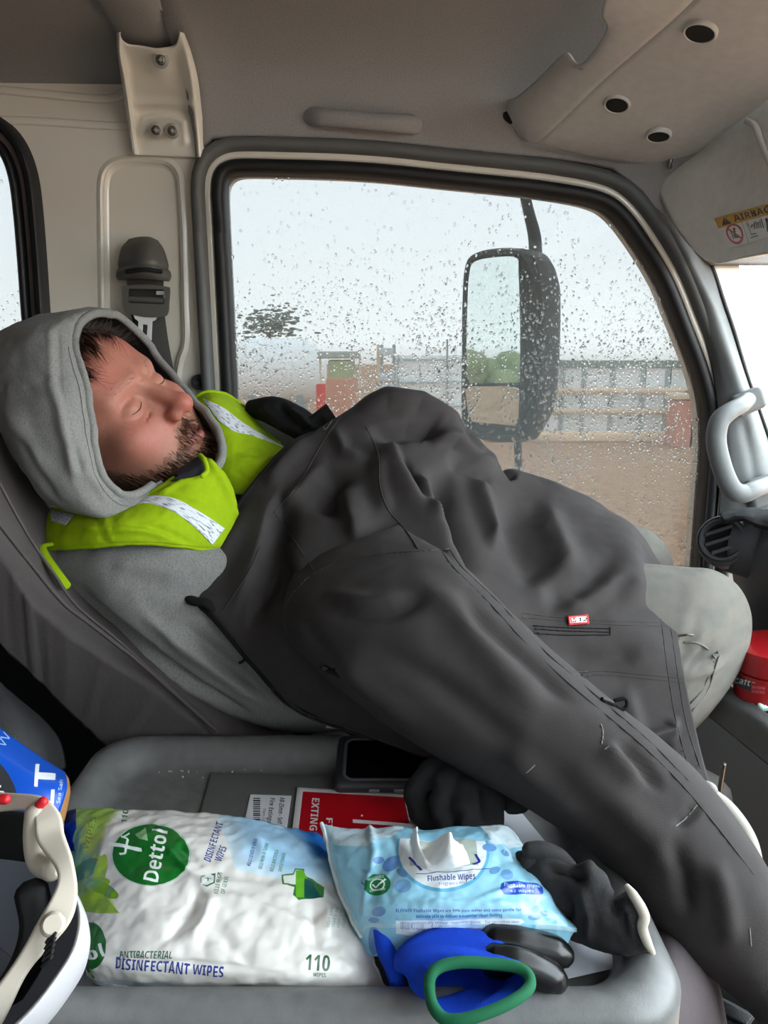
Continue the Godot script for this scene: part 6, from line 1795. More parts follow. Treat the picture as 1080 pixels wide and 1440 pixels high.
func dettol():
	var rows := [
		[[86, 1146, 0.672], [112, 1137, 0.665], [180, 1138, 0.655], [250, 1140, 0.65], [320, 1147, 0.645], [390, 1159, 0.64], [440, 1170, 0.635], [456, 1180, 0.63]],
		[[86, 1166, 0.650], [115, 1165, 0.628], [180, 1166, 0.610], [250, 1170, 0.602], [322, 1178, 0.598], [395, 1190, 0.598], [450, 1202, 0.602], [468, 1212, 0.61]],
		[[98, 1205, 0.615], [125, 1208, 0.592], [185, 1212, 0.572], [252, 1218, 0.564], [326, 1225, 0.562], [402, 1235, 0.563], [465, 1245, 0.572], [484, 1255, 0.585]],
		[[108, 1250, 0.580], [132, 1255, 0.560], [188, 1262, 0.540], [255, 1268, 0.534], [330, 1275, 0.532], [410, 1283, 0.535], [480, 1290, 0.545], [503, 1300, 0.558]],
		[[114, 1300, 0.553], [136, 1308, 0.533], [190, 1315, 0.516], [258, 1320, 0.510], [334, 1326, 0.508], [416, 1332, 0.512], [494, 1340, 0.522], [520, 1348, 0.535]],
		[[118, 1345, 0.535], [140, 1352, 0.518], [192, 1358, 0.504], [260, 1362, 0.50], [336, 1366, 0.498], [420, 1372, 0.502], [504, 1378, 0.512], [536, 1382, 0.522]],
		[[124, 1376, 0.532], [146, 1386, 0.519], [194, 1390, 0.513], [262, 1392, 0.511], [340, 1394, 0.510], [424, 1398, 0.512], [510, 1400, 0.516], [549, 1398, 0.522]]]
	var g := pnet(rows, 150, 100)
	g = fold(g, [[V([[282, 1238], [275, 1270], [250, 1305], [228, 1335]]), 8.0, -0.005, true], [V([[300, 1250], [290, 1290], [265, 1330]]), 8.0, 0.004, true], [V([[300, 1262], [350, 1268], [420, 1300], [470, 1310]]), 9.0, 0.003, true], [V([[260, 1228], [330, 1228], [420, 1240]]), 8.0, -0.003, true], [V([[440, 1260], [440, 1310], [450, 1340]]), 7.0, -0.003, true], [V([[456, 1270], [465, 1320]]), 6.0, 0.003, true], [V([[300, 1305], [330, 1330], [360, 1365]]), 9.0, -0.002, true], [V([[130, 1345], [250, 1352], [400, 1368]]), 5.0, -0.002, true], [V([[320, 1160], [360, 1180], [380, 1210]]), 7.0, 0.003, true], [V([[485, 1300], [515, 1345], [535, 1390]]), 7.0, 0.003, true], [V([[240, 1200], [262, 1222], [285, 1240]]), 3.0, 0.002], [V([[255, 1190], [280, 1215]]), 3.0, -0.002]])
	g = lumps(g, 0.0025, 28.0, 4.0)
	g = lumps(g, 0.0008, 80.0, 14.0)
	pr_g = []
	for j in range(0, 100, 3): pr_g.append(g[j])
	pr_im = canvas(1536, 1024, Color(0.86, 0.845, 0.82))
	var white := Color(0.88, 0.87, 0.85)
	# blue sky corner fading to white
	for k in 40:
		var t := k / 39.0
		ppoly([[300 + t * 40, 1135], [470, 1160 + 4], [480 - 6 * t, 1245 - 20 * t], [420 - 20 * t, 1240 - 22 * t], [330 + 20 * t, 1225 - 40 * t]], Color(0.80, 0.86, 0.89).lerp(Color(0.62, 0.77, 0.88), t))
	for k in 30:
		var t := k / 29.0
		ppoly([[385 + 38 * t, 1150 + 6 * t], [475, 1168], [478, 1215 - 16 * t], [440 + 10 * t, 1210 - 10 * t]], Color(0.62, 0.77, 0.88).lerp(Color(0.13, 0.42, 0.74), t))
	# green leaves on the left
	for k in 30:
		var t := k / 29.0
		ppoly([[80, 1130], [182 - 14 * t, 1130], [150 - 6 * t, 1165], [142 - 6 * t, 1210], [155 - 8 * t, 1255], [166 - 8 * t, 1285], [80, 1275]], Color(0.80, 0.83, 0.70).lerp(Color(0.58, 0.71, 0.32), t))
	ppoly([[80, 1130], [106, 1130], [108, 1165], [102, 1182], [106, 1196], [80, 1200]], Color(0.05, 0.12, 0.45))
	for q in [[118, 1225, 26, 11, -0.7, 0.0], [140, 1228, 28, 9, -1.3, 1.0], [125, 1245, 30, 10, -0.2, 0.6], [145, 1250, 24, 9, 0.5, 0.3], [128, 1262, 22, 8, 0.1, 0.9]]:
		pdisc(q[0], q[1], q[2], q[3], Color(0.36, 0.56, 0.08).lerp(Color(0.62, 0.75, 0.20), q[5]), q[4])
	ppoly([[110, 1272], [150, 1262], [168, 1284], [120, 1276]], Color(0.55, 0.70, 0.25))
	ptext("110", 178, 1158, 181, 1139, 8, Color(0.25, 0.42, 0.30)); ptext("WIPES", 124, 1196, 136, 1150, 8, Color(0.33, 0.47, 0.20), false)
	# round green logo with the sword
	pdisc(212, 1202, 57, 45, Color(0.75, 0.80, 0.75)); pdisc(212, 1202, 54, 43, Color(0.03, 0.40, 0.13))
	ptext("Dettol", 222, 1241, 236, 1169, 21, Color(0.92, 0.93, 0.92))
	ppoly([[152, 1184], [199, 1193], [200, 1198], [152, 1189]], Color(0.88, 0.92, 0.90)); pline([[170, 1176], [180, 1180], [176, 1200], [168, 1201]], 10.0, Color(0.88, 0.92, 0.90)); pline([[171, 1178], [182, 1172]], 8.0, Color(0.88, 0.92, 0.90))
	ppoly([[190, 1174], [205, 1163], [208, 1182], [196, 1180]], Color(0.55, 0.72, 0.50))
	ptext("DISINFECTANT", 296, 1212, 314, 1158, 10, Color(0.10, 0.22, 0.52)); ptext("WIPES", 311, 1212, 319, 1192, 10, Color(0.10, 0.22, 0.52))
	ptext("KILLS COVID-19 VIRUS", 352, 1218, 362, 1180, 5, Color(0.14, 0.26, 0.55)); ptext("KILLS 99.9% OF GERMS", 368, 1222, 378, 1186, 5, Color(0.20, 0.42, 0.36)); ptext("KILLS BACTERIA", 384, 1226, 392, 1196, 5, Color(0.20, 0.46, 0.36)); ptext("GENTLE FORMULA", 396, 1226, 402, 1200, 5, Color(0.20, 0.46, 0.36))
	ppoly([[281, 1232], [291, 1228], [303, 1232], [302, 1242], [291, 1247], [282, 1242]], Color(0.22, 0.36, 0.27)); ppoly([[283, 1233], [291, 1230], [301, 1233], [300, 1241], [291, 1245], [284, 1241]], Color(0.84, 0.86, 0.84)); ptext("+", 287, 1242, 297, 1242, 9, Color(0.22, 0.36, 0.27))
	ptext("KILLS 99.9%", 306, 1257, 313, 1228, 6, Color(0.30, 0.45, 0.36)); ptext("OF GERMS", 316, 1257, 322, 1232, 6, Color(0.30, 0.45, 0.36))
	# green cross
	ppoly([[396, 1230], [412, 1228], [415, 1221], [428, 1222], [427, 1232], [440, 1236], [456, 1248], [455, 1262], [436, 1264], [420, 1266], [412, 1258], [414, 1247], [397, 1244]], Color(0.22, 0.45, 0.22)); ppoly([[398, 1232], [413, 1230], [416, 1223], [426, 1224], [424, 1246], [400, 1242]], Color(0.86, 0.87, 0.84))
	ppoly([[416, 1224], [426, 1224], [432, 1236], [428, 1262], [416, 1262]], Color(0.38, 0.66, 0.14)); ppoly([[428, 1236], [440, 1240], [452, 1262], [436, 1264], [428, 1262]], Color(0.04, 0.30, 0.28))
	for k in 4: ptext("LIGHT SCENT", 463 + k * 7, 1304, 470 + k * 7, 1274 + k, 4.5, Color(0.45, 0.56, 0.52), false)
	# lower left logo, near edge lettering
	pdisc(128, 1330, 21, 33, Color(0.03, 0.40, 0.13)); ptext("ol", 124, 1352, 148, 1344, 18, Color(0.92, 0.93, 0.92))
	ptext("ANTIBACTERIAL", 167, 1347, 243, 1348, 9.5, Color(0.16, 0.36, 0.25)); ptext("DISINFECTANT WIPES", 162, 1362, 314, 1374, 14.5, Color(0.10, 0.20, 0.52))
	ptext("110", 429, 1364, 463, 1366, 22, Color(0.12, 0.30, 0.18)); ptext("WIPES", 440, 1373, 458, 1374, 5, Color(0.12, 0.30, 0.18))
	for k in 12: ppoly([[122, 1374 + k], [200, 1382 + k], [270, 1388 + k], [270, 1390 + k], [122, 1377 + k]], Color(0.72, 0.77, 0.80))
	var d = thing("disinfectant_wipes_pack", "large crumpled white pack of disinfectant wipes with a round green logo, lying on the tray", "wipes pack", Py(320, 1300, FLOOR))
	part("film", bag(g, FLOOR + 0.006), printed(pr_im, 0.34, 0.35), d)
	# crimped end seam
	var e := []
	for j in range(0, 100): e.append(g[j][148])
	part("end_seam", tube(e, 0.0014, 6), mat(Color(0.84, 0.83, 0.80), 0.4), d)
func kleenex():
	var rows := [
		[[450, 1157, 0.615], [472, 1162, 0.61], [510, 1166, 0.605], [560, 1163, 0.602], [600, 1167, 0.60], [660, 1161, 0.60], [705, 1161, 0.602], [724, 1168, 0.607]],
		[[457, 1180, 0.60], [478, 1184, 0.583], [520, 1184, 0.572], [570, 1182, 0.568], [620, 1184, 0.567], [680, 1182, 0.568], [725, 1186, 0.575], [738, 1190, 0.59]],
		[[464, 1215, 0.585], [486, 1218, 0.563], [528, 1216, 0.551], [580, 1214, 0.546], [635, 1214, 0.545], [695, 1214, 0.546], [745, 1216, 0.553], [756, 1220, 0.567]],
		[[476, 1255, 0.565], [496, 1256, 0.545], [535, 1250, 0.531], [588, 1248, 0.525], [645, 1248, 0.524], [710, 1248, 0.525], [763, 1250, 0.532], [776, 1256, 0.545]],
		[[490, 1288, 0.548], [508, 1282, 0.533], [545, 1278, 0.517], [595, 1277, 0.511], [655, 1277, 0.510], [722, 1277, 0.512], [778, 1280, 0.520], [794, 1284, 0.53]],
		[[508, 1318, 0.535], [516, 1300, 0.528], [552, 1300, 0.515], [605, 1301, 0.510], [665, 1300, 0.509], [735, 1300, 0.511], [792, 1303, 0.517], [811, 1306, 0.523]]]
	var g := pnet(rows, 130, 90)
	g = fold(g, [[V([[520, 1166], [528, 1200], [518, 1240], [515, 1285]]), 5.0, 0.003], [V([[545, 1170], [560, 1195], [555, 1230]]), 5.0, -0.002, true], [V([[672, 1165], [700, 1185], [735, 1215]]), 5.0, 0.0025, true], [V([[560, 1268], [650, 1272], [760, 1272]]), 5.0, 0.002, true], [V([[700, 1168], [722, 1200], [752, 1250]]), 6.0, -0.002, true], [V([[490, 1215], [520, 1225], [550, 1225]]), 5.0, -0.002, true], [V([[660, 1270], [700, 1255], [735, 1240]]), 5.0, 0.002, true]])
	g = lumps(g, 0.0018, 34.0, 6.0); g = lumps(g, 0.0006, 90.0, 2.0)
	pr_g = []
	for j in range(0, 90, 3): pr_g.append(g[j])
	var sky := Color(0.56, 0.77, 0.86)
	pr_im = canvas(1280, 900, sky)
	ppoly([[440, 1150], [515, 1160], [600, 1166], [520, 1178], [530, 1186], [455, 1182]], Color(0.78, 0.86, 0.90)); ppoly([[600, 1160], [730, 1155], [745, 1190], [700, 1182], [650, 1172]], Color(0.80, 0.87, 0.90))
	for k in 12: ppoly([[440, 1150], [452 + k * 0.7, 1156], [470 + k * 0.7, 1230], [490 + k * 0.7, 1290], [508 + k * 0.5, 1320], [490, 1330]], Color(0.87, 0.90, 0.91).lerp(sky, k / 14.0) if k > 3 else Color(0.87, 0.90, 0.91))
	# white round panel with its blue ring
	pdisc(622, 1196, 66, 56, Color(0.36, 0.66, 0.80), 0.05); pdisc(622, 1195, 62, 52, Color(0.86, 0.89, 0.90), 0.05)
	ppoly([[558, 1170], [580, 1160], [670, 1162], [685, 1172], [690, 1180], [556, 1180]], Color(0.55, 0.77, 0.87))
	ppoly([[575, 1180], [668, 1180], [672, 1216], [576, 1216]], Color(0.66, 0.70, 0.66))
	pline([[575, 1204], [592, 1222]], 14.0, Color(0.12, 0.16, 0.52)); pline([[668, 1200], [674, 1210], [664, 1214]], 12.0, Color(0.12, 0.16, 0.52)); pline([[585, 1227], [635, 1224], [690, 1220]], 5.0, Color(0.20, 0.24, 0.55))
	ptext("Flushable Wipes", 601, 1237, 668, 1234, 8, Color(0.16, 0.20, 0.52)); ptext("Fragrance Free", 617, 1243, 657, 1241, 4.5, Color(0.25, 0.30, 0.56), false)
	# drops
	for q in [[550, 1213, 14, 9, -0.6, 0.42], [532, 1208, 8, 5, 0.0, 0.5], [565, 1226, 8, 5, 0.5, 0.5], [688, 1191, 10, 5, 0.1, 0.5], [710, 1198, 7, 4, 0.5, 0.6], [695, 1222, 8, 5, -0.3, 0.6], [566, 1244, 12, 9, -0.2, 0.8], [532, 1280, 10, 7, -0.3, 0.55], [525, 1292, 8, 4, 0.0, 0.5], [752, 1276, 7, 5, -0.6, 0.45], [764, 1282, 6, 4, 0.4, 0.5], [750, 1288, 9, 4, 0.0, 0.6], [712, 1228, 9, 7, 0.2, 0.7]]:
		pdisc(q[0], q[1], q[2], q[3], Color(0.25, 0.42, 0.70).lerp(sky, q[5] * 0.75), q[4])
	# green seal
	pdisc(530, 1242, 19, 15, Color(0.10, 0.44, 0.26), -0.2); pdisc(530, 1242, 11, 8.5, Color(0.85, 0.9, 0.88), -0.2); pdisc(530, 1242, 9, 7, Color(0.10, 0.44, 0.26), -0.2)
	pline([[523, 1241], [528, 1246], [542, 1234]], 9.0, Color(0.90, 0.93, 0.91)); ptext("FLUSHABLE", 518, 1236, 540, 1232, 3, Color(0.85, 0.9, 0.88)); ptext("CERTIFIED", 519, 1252, 541, 1249, 3, Color(0.85, 0.9, 0.88))
	# blue lozenge and small print
	ppoly([[704, 1240], [708, 1238], [755, 1240], [762, 1246], [763, 1254], [758, 1256], [708, 1254], [702, 1249]], Color(0.12, 0.28, 0.70)); ptext("Flushable Wipes", 708, 1245, 758, 1246, 4.5, Color(0.80, 0.88, 0.95)); ptext("42 wipes", 716, 1252, 750, 1252, 4.0, Color(0.80, 0.88, 0.95), false)
	ptext("KLEENEX Flushable Wipes are 99% pure water and extra gentle for", 556, 1281, 732, 1279, 5, Color(0.16, 0.26, 0.58)); ptext("delicate skin to deliver a superior clean feeling", 584, 1289, 705, 1287, 4.6, Color(0.16, 0.26, 0.58))
	ppoly([[556, 1292], [732, 1290], [736, 1294], [730, 1298], [556, 1298]], Color(0.85, 0.89, 0.92)); ptext("dermatologically tested - hypoallergenic - for sensitive skin", 562, 1297, 728, 1295.5, 3.2, Color(0.28, 0.36, 0.60), false)
	var k = thing("flushable_wipes_pack", "pale blue pack of flushable wipes with a white tissue sticking out of its lid", "wipes pack", P(630, 1240, 0.54))
	part("film", bag(g, 0.032), printed(pr_im, 0.3, 0.4), k)
	# tissue pulled out of the opening
	var white := mat(Color(0.88, 0.88, 0.87), 0.85)
	var t := pnet([[[577, 1178, 0.565], [583, 1164, 0.548], [587, 1168, 0.546], [590, 1190, 0.552], [610, 1182, 0.540], [632, 1170, 0.530], [640, 1182, 0.535], [650, 1188, 0.55]], [[579, 1195, 0.556], [586, 1185, 0.546], [590, 1188, 0.545], [596, 1200, 0.543], [615, 1195, 0.533], [634, 1185, 0.526], [645, 1196, 0.533], [656, 1200, 0.545]], [[582, 1208, 0.547], [590, 1205, 0.542], [597, 1208, 0.538], [606, 1214, 0.536], [620, 1212, 0.530], [638, 1206, 0.526], [650, 1210, 0.533], [660, 1212, 0.54]], [[588, 1220, 0.542], [596, 1221, 0.540], [602, 1223, 0.537], [610, 1224, 0.536], [625, 1222, 0.534], [640, 1220, 0.532], [652, 1217, 0.535], [660, 1215, 0.538]]], 60, 40)
	part("tissue", shell(lumps(t, 0.0012, 70.0, 3.0), 0.0006), white, k, "white tissue corner pulled from the opening")
	var sl := []
	for j in 90: sl.append(g[j][2])
	part("end_seam", tube(sl, 0.0016, 6), mat(Color(0.88, 0.90, 0.90), 0.4), k)
func gloves():
	var knit := grained(Color(0.23, 0.228, 0.23), 0.9, 40.0, null, 0.08, M.soft, noise_tex(256, 0.2, 71, 1), 0.3)
	# bunched black glove by the phone
	var A := []
	for f in [[[640, 1062, 0.715], [607, 1085, 0.70], [585, 1112, 0.70], [592, 1140, 0.695], [605, 1158, 0.69], 0.0115], [[650, 1075, 0.705], [628, 1100, 0.685], [622, 1130, 0.68], [630, 1160, 0.675], [632, 1168, 0.68], 0.012], [[660, 1080, 0.70], [655, 1110, 0.68], [655, 1135, 0.67], [660, 1155, 0.668], [662, 1166, 0.67], 0.0125], [[655, 1062, 0.70], [680, 1100, 0.685], [690, 1125, 0.675], [690, 1148, 0.67], [680, 1160, 0.67], 0.012], [[625, 1058, 0.715], [640, 1062, 0.71], [672, 1075, 0.70], [700, 1105, 0.70], [725, 1120, 0.69], 0.016]]:
		var pts := []
		for k in 5: pts.append(P(f[k][0], f[k][1], f[k][2]))
		A.append([pts, f[5]])
	var lo := Vector3(1e9, 1e9, 1e9); var hi := -lo
	for f in A:
		for p in f[0]: lo = lo.min(p); hi = hi.max(p)
	var sdf := func(p: Vector3) -> float:
		var d := 1e9
		for f in A:
			for k in 4:
				d = smin(d, cone(p, f[0][k], f[0][k + 1], f[1], f[1] * 0.98), 0.002)
		return d + 0.0022 * noise_a.get_noise_3d(p.x * 70, p.y * 70, p.z * 70)
	var ga = thing("black_glove", "black knitted glove bunched up beside the phone under the jacket sleeve", "glove", P(640, 1150, 0.70), "work gloves on the tray")
	part("glove", nets(sdf, lo - Vector3.ONE * 0.022, hi + Vector3.ONE * 0.022, 0.0028), knit, ga)
	# black glove with pale cuff edge, hanging over the tray's rim
	var gb = thing("black_glove", "black knitted glove with an off-white cuff edge, lying over the tray rim", "glove", P(830, 1300, 0.53), "work gloves on the tray")
	var st := between([[884, 1252, 918, 1338, 0.520, 0.020, 0.016], [872, 1258, 900, 1342, 0.522, 0.022, 0.018], [858, 1262, 878, 1346, 0.527, 0.022, 0.018], [846, 1240, 850, 1340, 0.532, 0.024, 0.018], [832, 1208, 825, 1330, 0.538, 0.026, 0.02], [806, 1215, 800, 1322, 0.545, 0.026, 0.02], [780, 1205, 778, 1312, 0.552, 0.024, 0.02], [745, 1196, 750, 1305, 0.562, 0.022, 0.018], [715, 1200, 715, 1296, 0.572, 0.016, 0.014], [700, 1215, 700, 1280, 0.576, 0.01, 0.01]], 90, 44)
	st = fold(st, [[V([[790, 1240], [800, 1280], [790, 1320]]), 7.0, -0.006, true], [V([[760, 1220], [800, 1225], [830, 1240]]), 6.0, -0.006, true], [V([[838, 1215], [850, 1250], [862, 1275]]), 6.0, 0.005, true], [V([[812, 1240], [830, 1290], [826, 1330]]), 7.0, 0.004, true], [V([[850, 1262], [875, 1290], [885, 1335]]), 6.0, -0.003, true]], 11)
	st = lumps(st, 0.0016, 45.0)
	part("glove", loft(st), knit, gb)
	var cuff := []
	for q in [[881, 1246, 0.513], [890, 1258, 0.508], [901, 1276, 0.504], [906, 1290, 0.502], [903, 1303, 0.502], [909, 1322, 0.504], [918, 1340, 0.51]]: cuff.append(P(q[0], q[1], q[2]))
	part("cuff_edge", tube(cuff, [0.002, 0.0032, 0.0036, 0.0036, 0.0036, 0.0034, 0.002], 8, 40), mat(Color(0.72, 0.69, 0.64), 0.9), gb, "off-white overlocked cuff edge")
	for f in [[[742, 1196], [762, 1198], [784, 1208], [800, 1222]], [[740, 1212], [760, 1214], [785, 1224]]]:
		var pts := []
		for q in f: pts.append(P(q[0], q[1], 0.552))
		part("finger", tube(pts, [0.006, 0.0075, 0.008, 0.007], 12, 20), knit, gb)
	# blue glove with green cuff and black dipped fingers
	var blue := grained(Color(0.10, 0.30, 0.85), 0.8, 30.0, null, 0.1, M.soft, noise_tex(256, 0.22, 72, 1), 0.3)
	var dip := mat(Color(0.035, 0.035, 0.04), 0.28)
	var gc = thing("blue_glove", "blue knitted glove with a green cuff edge and black dipped fingers", "glove", P(670, 1380, 0.47), "work gloves on the tray")
	var mouth := []
	for q in [[604, 1392, 0.470], [606, 1372, 0.474], [620, 1359, 0.478], [650, 1353, 0.480], [690, 1355, 0.480], [722, 1359, 0.478], [740, 1368, 0.474], [746, 1382, 0.468], [738, 1396, 0.462], [715, 1411, 0.456], [685, 1424, 0.452], [650, 1434, 0.450], [624, 1432, 0.453], [609, 1415, 0.460]]: mouth.append(P(q[0], q[1], q[2]))
	var m0 = PackedVector3Array(spline(mouth, 56, true))
	var back := []
	for q in [[556, 1362, 0.505], [552, 1340, 0.506], [570, 1322, 0.508], [605, 1310, 0.510], [640, 1305, 0.511], [680, 1304, 0.512], [704, 1318, 0.511], [712, 1345, 0.508], [708, 1368, 0.502], [690, 1385, 0.497], [660, 1396, 0.494], [625, 1400, 0.494], [595, 1395, 0.497], [572, 1380, 0.502]]: back.append(P(q[0], q[1], q[2]))
	var m1 = PackedVector3Array(spline(back, 56, true))
	var cen := Vector3.ZERO
	for p in m1: cen += p
	cen /= 56
	var loops := []
	for k in 12:
		var t := k / 11.0; var L := PackedVector3Array()
		for i in 56: L.append(m0[i].lerp(m1[i], t) + (m0[i].lerp(m1[i], t) - cen).normalized() * 0.002 * sin(t * 9 + i * 0.4))
		loops.append(L)
	for s in [0.85, 0.6, 0.3]:
		var L := PackedVector3Array()
		for i in 56: L.append(m1[i].lerp(cen, 1.0 - s) + ray(660, 1300) * 0.02 * (1.0 - s))
		loops.append(L)
	# inside of the cuff
	var inner := []
	for L in loops:
		var q := PackedVector3Array()
		var cc := Vector3.ZERO
		for p in L: cc += p
		cc /= 56
		for p in L: q.append(p + (cc - p).normalized() * minf(0.0022, p.distance_to(cc) * 0.5))
		inner.append(q)
	inner.reverse()
	part("cuff", loft(loops + inner.slice(0, inner.size()).map(func(l): return l), true, true, false), blue, gc)
	var ce := Array(m0); ce.append(m0[0])
	part("cuff_edge", tube(ce, 0.0036, 10), mat(Color(0.02, 0.37, 0.23), 0.85), gc, "green overlocked cuff edge")
	for f in [[[[690, 1322], [725, 1326], [752, 1332], [780, 1338], [796, 1346]], 0.508, 0.0105], [[[690, 1350], [722, 1354], [750, 1362], [775, 1374], [787, 1382]], 0.495, 0.0105]]:
		var pts := []
		for q in f[0]: pts.append(P(q[0], q[1], f[1]))
		part("finger", tube(pts, [f[2], f[2] * 1.05, f[2], f[2] * 0.95, f[2] * 0.7], 14, 30), dip, gc, "black rubber-dipped finger")
	# second blue glove half under the wipes
	var gd = thing("blue_glove", "blue glove mostly hidden beside the right end of the white wipes pack", "glove", P(545, 1345, 0.51), "work gloves on the tray")
	var s2 := between([[522, 1298, 548, 1302, 0.530, 0.006, 0.008], [526, 1318, 552, 1318, 0.526, 0.008, 0.008], [530, 1340, 558, 1340, 0.521, 0.009, 0.008], [540, 1362, 566, 1365, 0.515, 0.009, 0.008], [548, 1385, 572, 1388, 0.509, 0.008, 0.008], [553, 1398, 574, 1398, 0.506, 0.004, 0.004]], 30, 24)
	part("glove", loft(s2), blue, gd)
# ---------------------------------------------------------------- left foreground
func build_left_things():
	# blue pack
	pr_g = pnet([[[-70, 970, 0.66], [-20, 1008, 0.655], [20, 1038, 0.652], [60, 1066, 0.65], [92, 1086, 0.65]], [[-80, 1030, 0.62], [-25, 1050, 0.615], [15, 1072, 0.613], [55, 1092, 0.614], [94, 1104, 0.622]], [[-85, 1100, 0.595], [-30, 1108, 0.592], [10, 1118, 0.592], [50, 1130, 0.595], [84, 1138, 0.605]], [[-90, 1190, 0.575], [-35, 1185, 0.573], [5, 1180, 0.575], [45, 1178, 0.58], [72, 1172, 0.59]]], 50, 40)
	var g := pr_g
	pr_im = canvas(768, 768, Color(0.03, 0.31, 0.75))
	pdisc(-20, 1130, 46, 72, Color(0.20, 0.20, 0.22), -0.25)
	ptext("LT", 75, 1136, 79, 1076, 29, Color(0.93, 0.94, 0.95)); ptext("SA", 58, 1205, 70, 1145, 29, Color(0.93, 0.94, 0.95))
	ptext("Sea Salt", 84, 1130, 89, 1096, 5, Color(0.80, 0.87, 0.95), false); ptext("VV", 6, 1052, 16, 1034, 12, Color(0.65, 0.78, 0.93), false)
	ptext("S", -8, 1125, 8, 1118, 16, Color(0.9, 0.9, 0.9))
	var s = thing("blue_packet", "bright blue packet with white letters LT and a dark round patch, at the left edge", "packet", P(0, 1120, 0.62))
	part("packet", bag(g, 0.07), printed(pr_im, 0.35, 0.3), s)
	var side := pnet([[[92, 1087, 0.652], [97, 1095, 0.668]], [[94, 1106, 0.624], [99, 1115, 0.645]], [[85, 1140, 0.607], [92, 1150, 0.625]], [[73, 1173, 0.592], [80, 1182, 0.61]]], 6, 24)
	part("card_edge", shell(side, 0.004), mat(Color(0.72, 0.50, 0.28), 0.8), s, "brown card edge")
	# upturned hard hat
	var white := mat(Color(0.80, 0.80, 0.82), 0.3); white.clearcoat_enabled = true; white.clearcoat = 0.4
	var cream := mat(Color(0.78, 0.74, 0.68), 0.55)
	var grey := mat(Color(0.60, 0.62, 0.66), 0.7)
	var hh = thing("hard_hat", "white hard hat lying upside down in the left foreground, its harness showing", "hard hat", P(0, 1380, 0.42))
	var rp := []
	for q in [[-160, 1190, 0.50], [-70, 1158, 0.50], [10, 1160, 0.48], [62, 1192, 0.452], [96, 1236, 0.43], [114, 1280, 0.415], [110, 1325, 0.402], [86, 1370, 0.39], [32, 1437, 0.375], [-50, 1500, 0.365], [-150, 1500, 0.38], [-220, 1400, 0.42], [-225, 1280, 0.47]]: rp.append(P(q[0], q[1], q[2]))
	var rim = spline(rp, 72, true)
	var cen := Vector3.ZERO
	for p in rim: cen += p
	cen /= 72
	var nrm := Vector3.ZERO
	for i in 72: nrm += (rim[i] - cen).cross(rim[(i + 1) % 72] - cen)
	nrm = nrm.normalized()
	if nrm.dot(EYE - cen) > 0: nrm = -nrm
	var ax := (ray(-50, 1330).normalized() + Vector3(0.30, -0.34, 0.0)).normalized()
	var outer := []; var inner := []
	for k in 14:
		var a := k / 13.0 * PI / 2 * 0.985
		var L := PackedVector3Array(); var K := PackedVector3Array()
		for p in rim:
			var bulge := 1.0 + 0.03 * sin(minf(a * 3, PI))
			L.append(cen + (p - cen) * cos(a) * bulge + ax * 0.115 * sin(a))
			K.append(cen + (p - cen) * cos(a) * 0.965 + ax * (0.108 * sin(a) - 0.0005))
		outer.append(L); inner.append(K)
	outer.reverse()
	part("shell", loft(outer + [PackedVector3Array(rim.map(func(p): return cen + (p - cen) * 0.99 - ax * 0.0015))] + inner, true, false, true), white, hh)
	# grey liner inside
	var lin := []
	for k in 12:
		var a := 0.12 + k / 11.0 * 1.40
		var L := PackedVector3Array()
		for p in rim: L.append(cen + (p - cen) * cos(a) * 0.94 + ax * (0.100 * sin(a)))
		lin.append(L)
	var lg := []
	for L in lin: lg.append(PackedVector3Array(Array(L) + [L[0]]))
	part("liner", shell(lg, 0.003), grey, hh)
	# harness band, pivot, ribs and slots
	var band := []
	for q in [[-120, 1150, 0.47], [-60, 1132, 0.47], [0, 1128, 0.462], [50, 1130, 0.452], [66, 1150, 0.445], [72, 1178, 0.437], [90, 1214, 0.424], [94, 1245, 0.415], [84, 1282, 0.406], [60, 1318, 0.40], [30, 1360, 0.394], [0, 1408, 0.386], [-40, 1470, 0.378]]: band.append(P(q[0], q[1], q[2]))
	var bp = spline(band, 70)
	var bl := []
	for i in 70:
		var t: Vector3 = (bp[mini(i + 1, 69)] - bp[maxi(i - 1, 0)]).normalized()
		var e = (EYE - bp[i]).normalized(); var y = t.cross(e).normalized()
		var L := PackedVector3Array()
		for q in rrect(0.012 + 0.003 * sin(i * 0.3), 0.0045, 0.002, 3): L.append(bp[i] + y * q.x + t.cross(y) * q.y)
		bl.append(L)
	part("head_band", loft(bl), cream, hh)
	var pv := P(74, 1300, 0.395); var e := (EYE - pv).normalized()
	part("pivot", lathe([[0, 0.003], [0.0045, 0.003], [0.006, 0.001], [0.0063, -0.003], [0, -0.004]], 24, Transform3D(basis_from(e, Vector3.UP), pv)), cream, hh)
	for q in [[[55, 1133], [62, 1126]], [[0, 1124], [10, 1124]]]: part("red_tab", tube([P(q[0][0], q[0][1], 0.448), P(q[1][0], q[1][1], 0.448)], 0.003, 8, 4), mat(Color(0.78, 0.10, 0.14), 0.5), hh)
	part("rear_strap", tube([P(52, 1140, 0.45), P(50, 1180, 0.445), P(56, 1210, 0.44), P(76, 1222, 0.432)], 0.007, 10, 20), cream, hh)
	part("front_pad", shell(pnet([[[-60, 1140, 0.475], [0, 1140, 0.465], [48, 1145, 0.46]], [[-60, 1180, 0.47], [0, 1185, 0.46], [46, 1192, 0.456]], [[-60, 1205, 0.47], [0, 1208, 0.462], [46, 1214, 0.458]]], 16, 12), 0.006), M.black_void, hh)
	for k in 5:
		var t := k / 4.0
		part("slot", rbox(Vector3(0.008, 0.0016, 0.003), 0.0006, Transform3D(Basis(Vector3.BACK, 0.8), P(72 - 6 * t, 1318 + t * 34, 0.392))), M.black_void, hh)
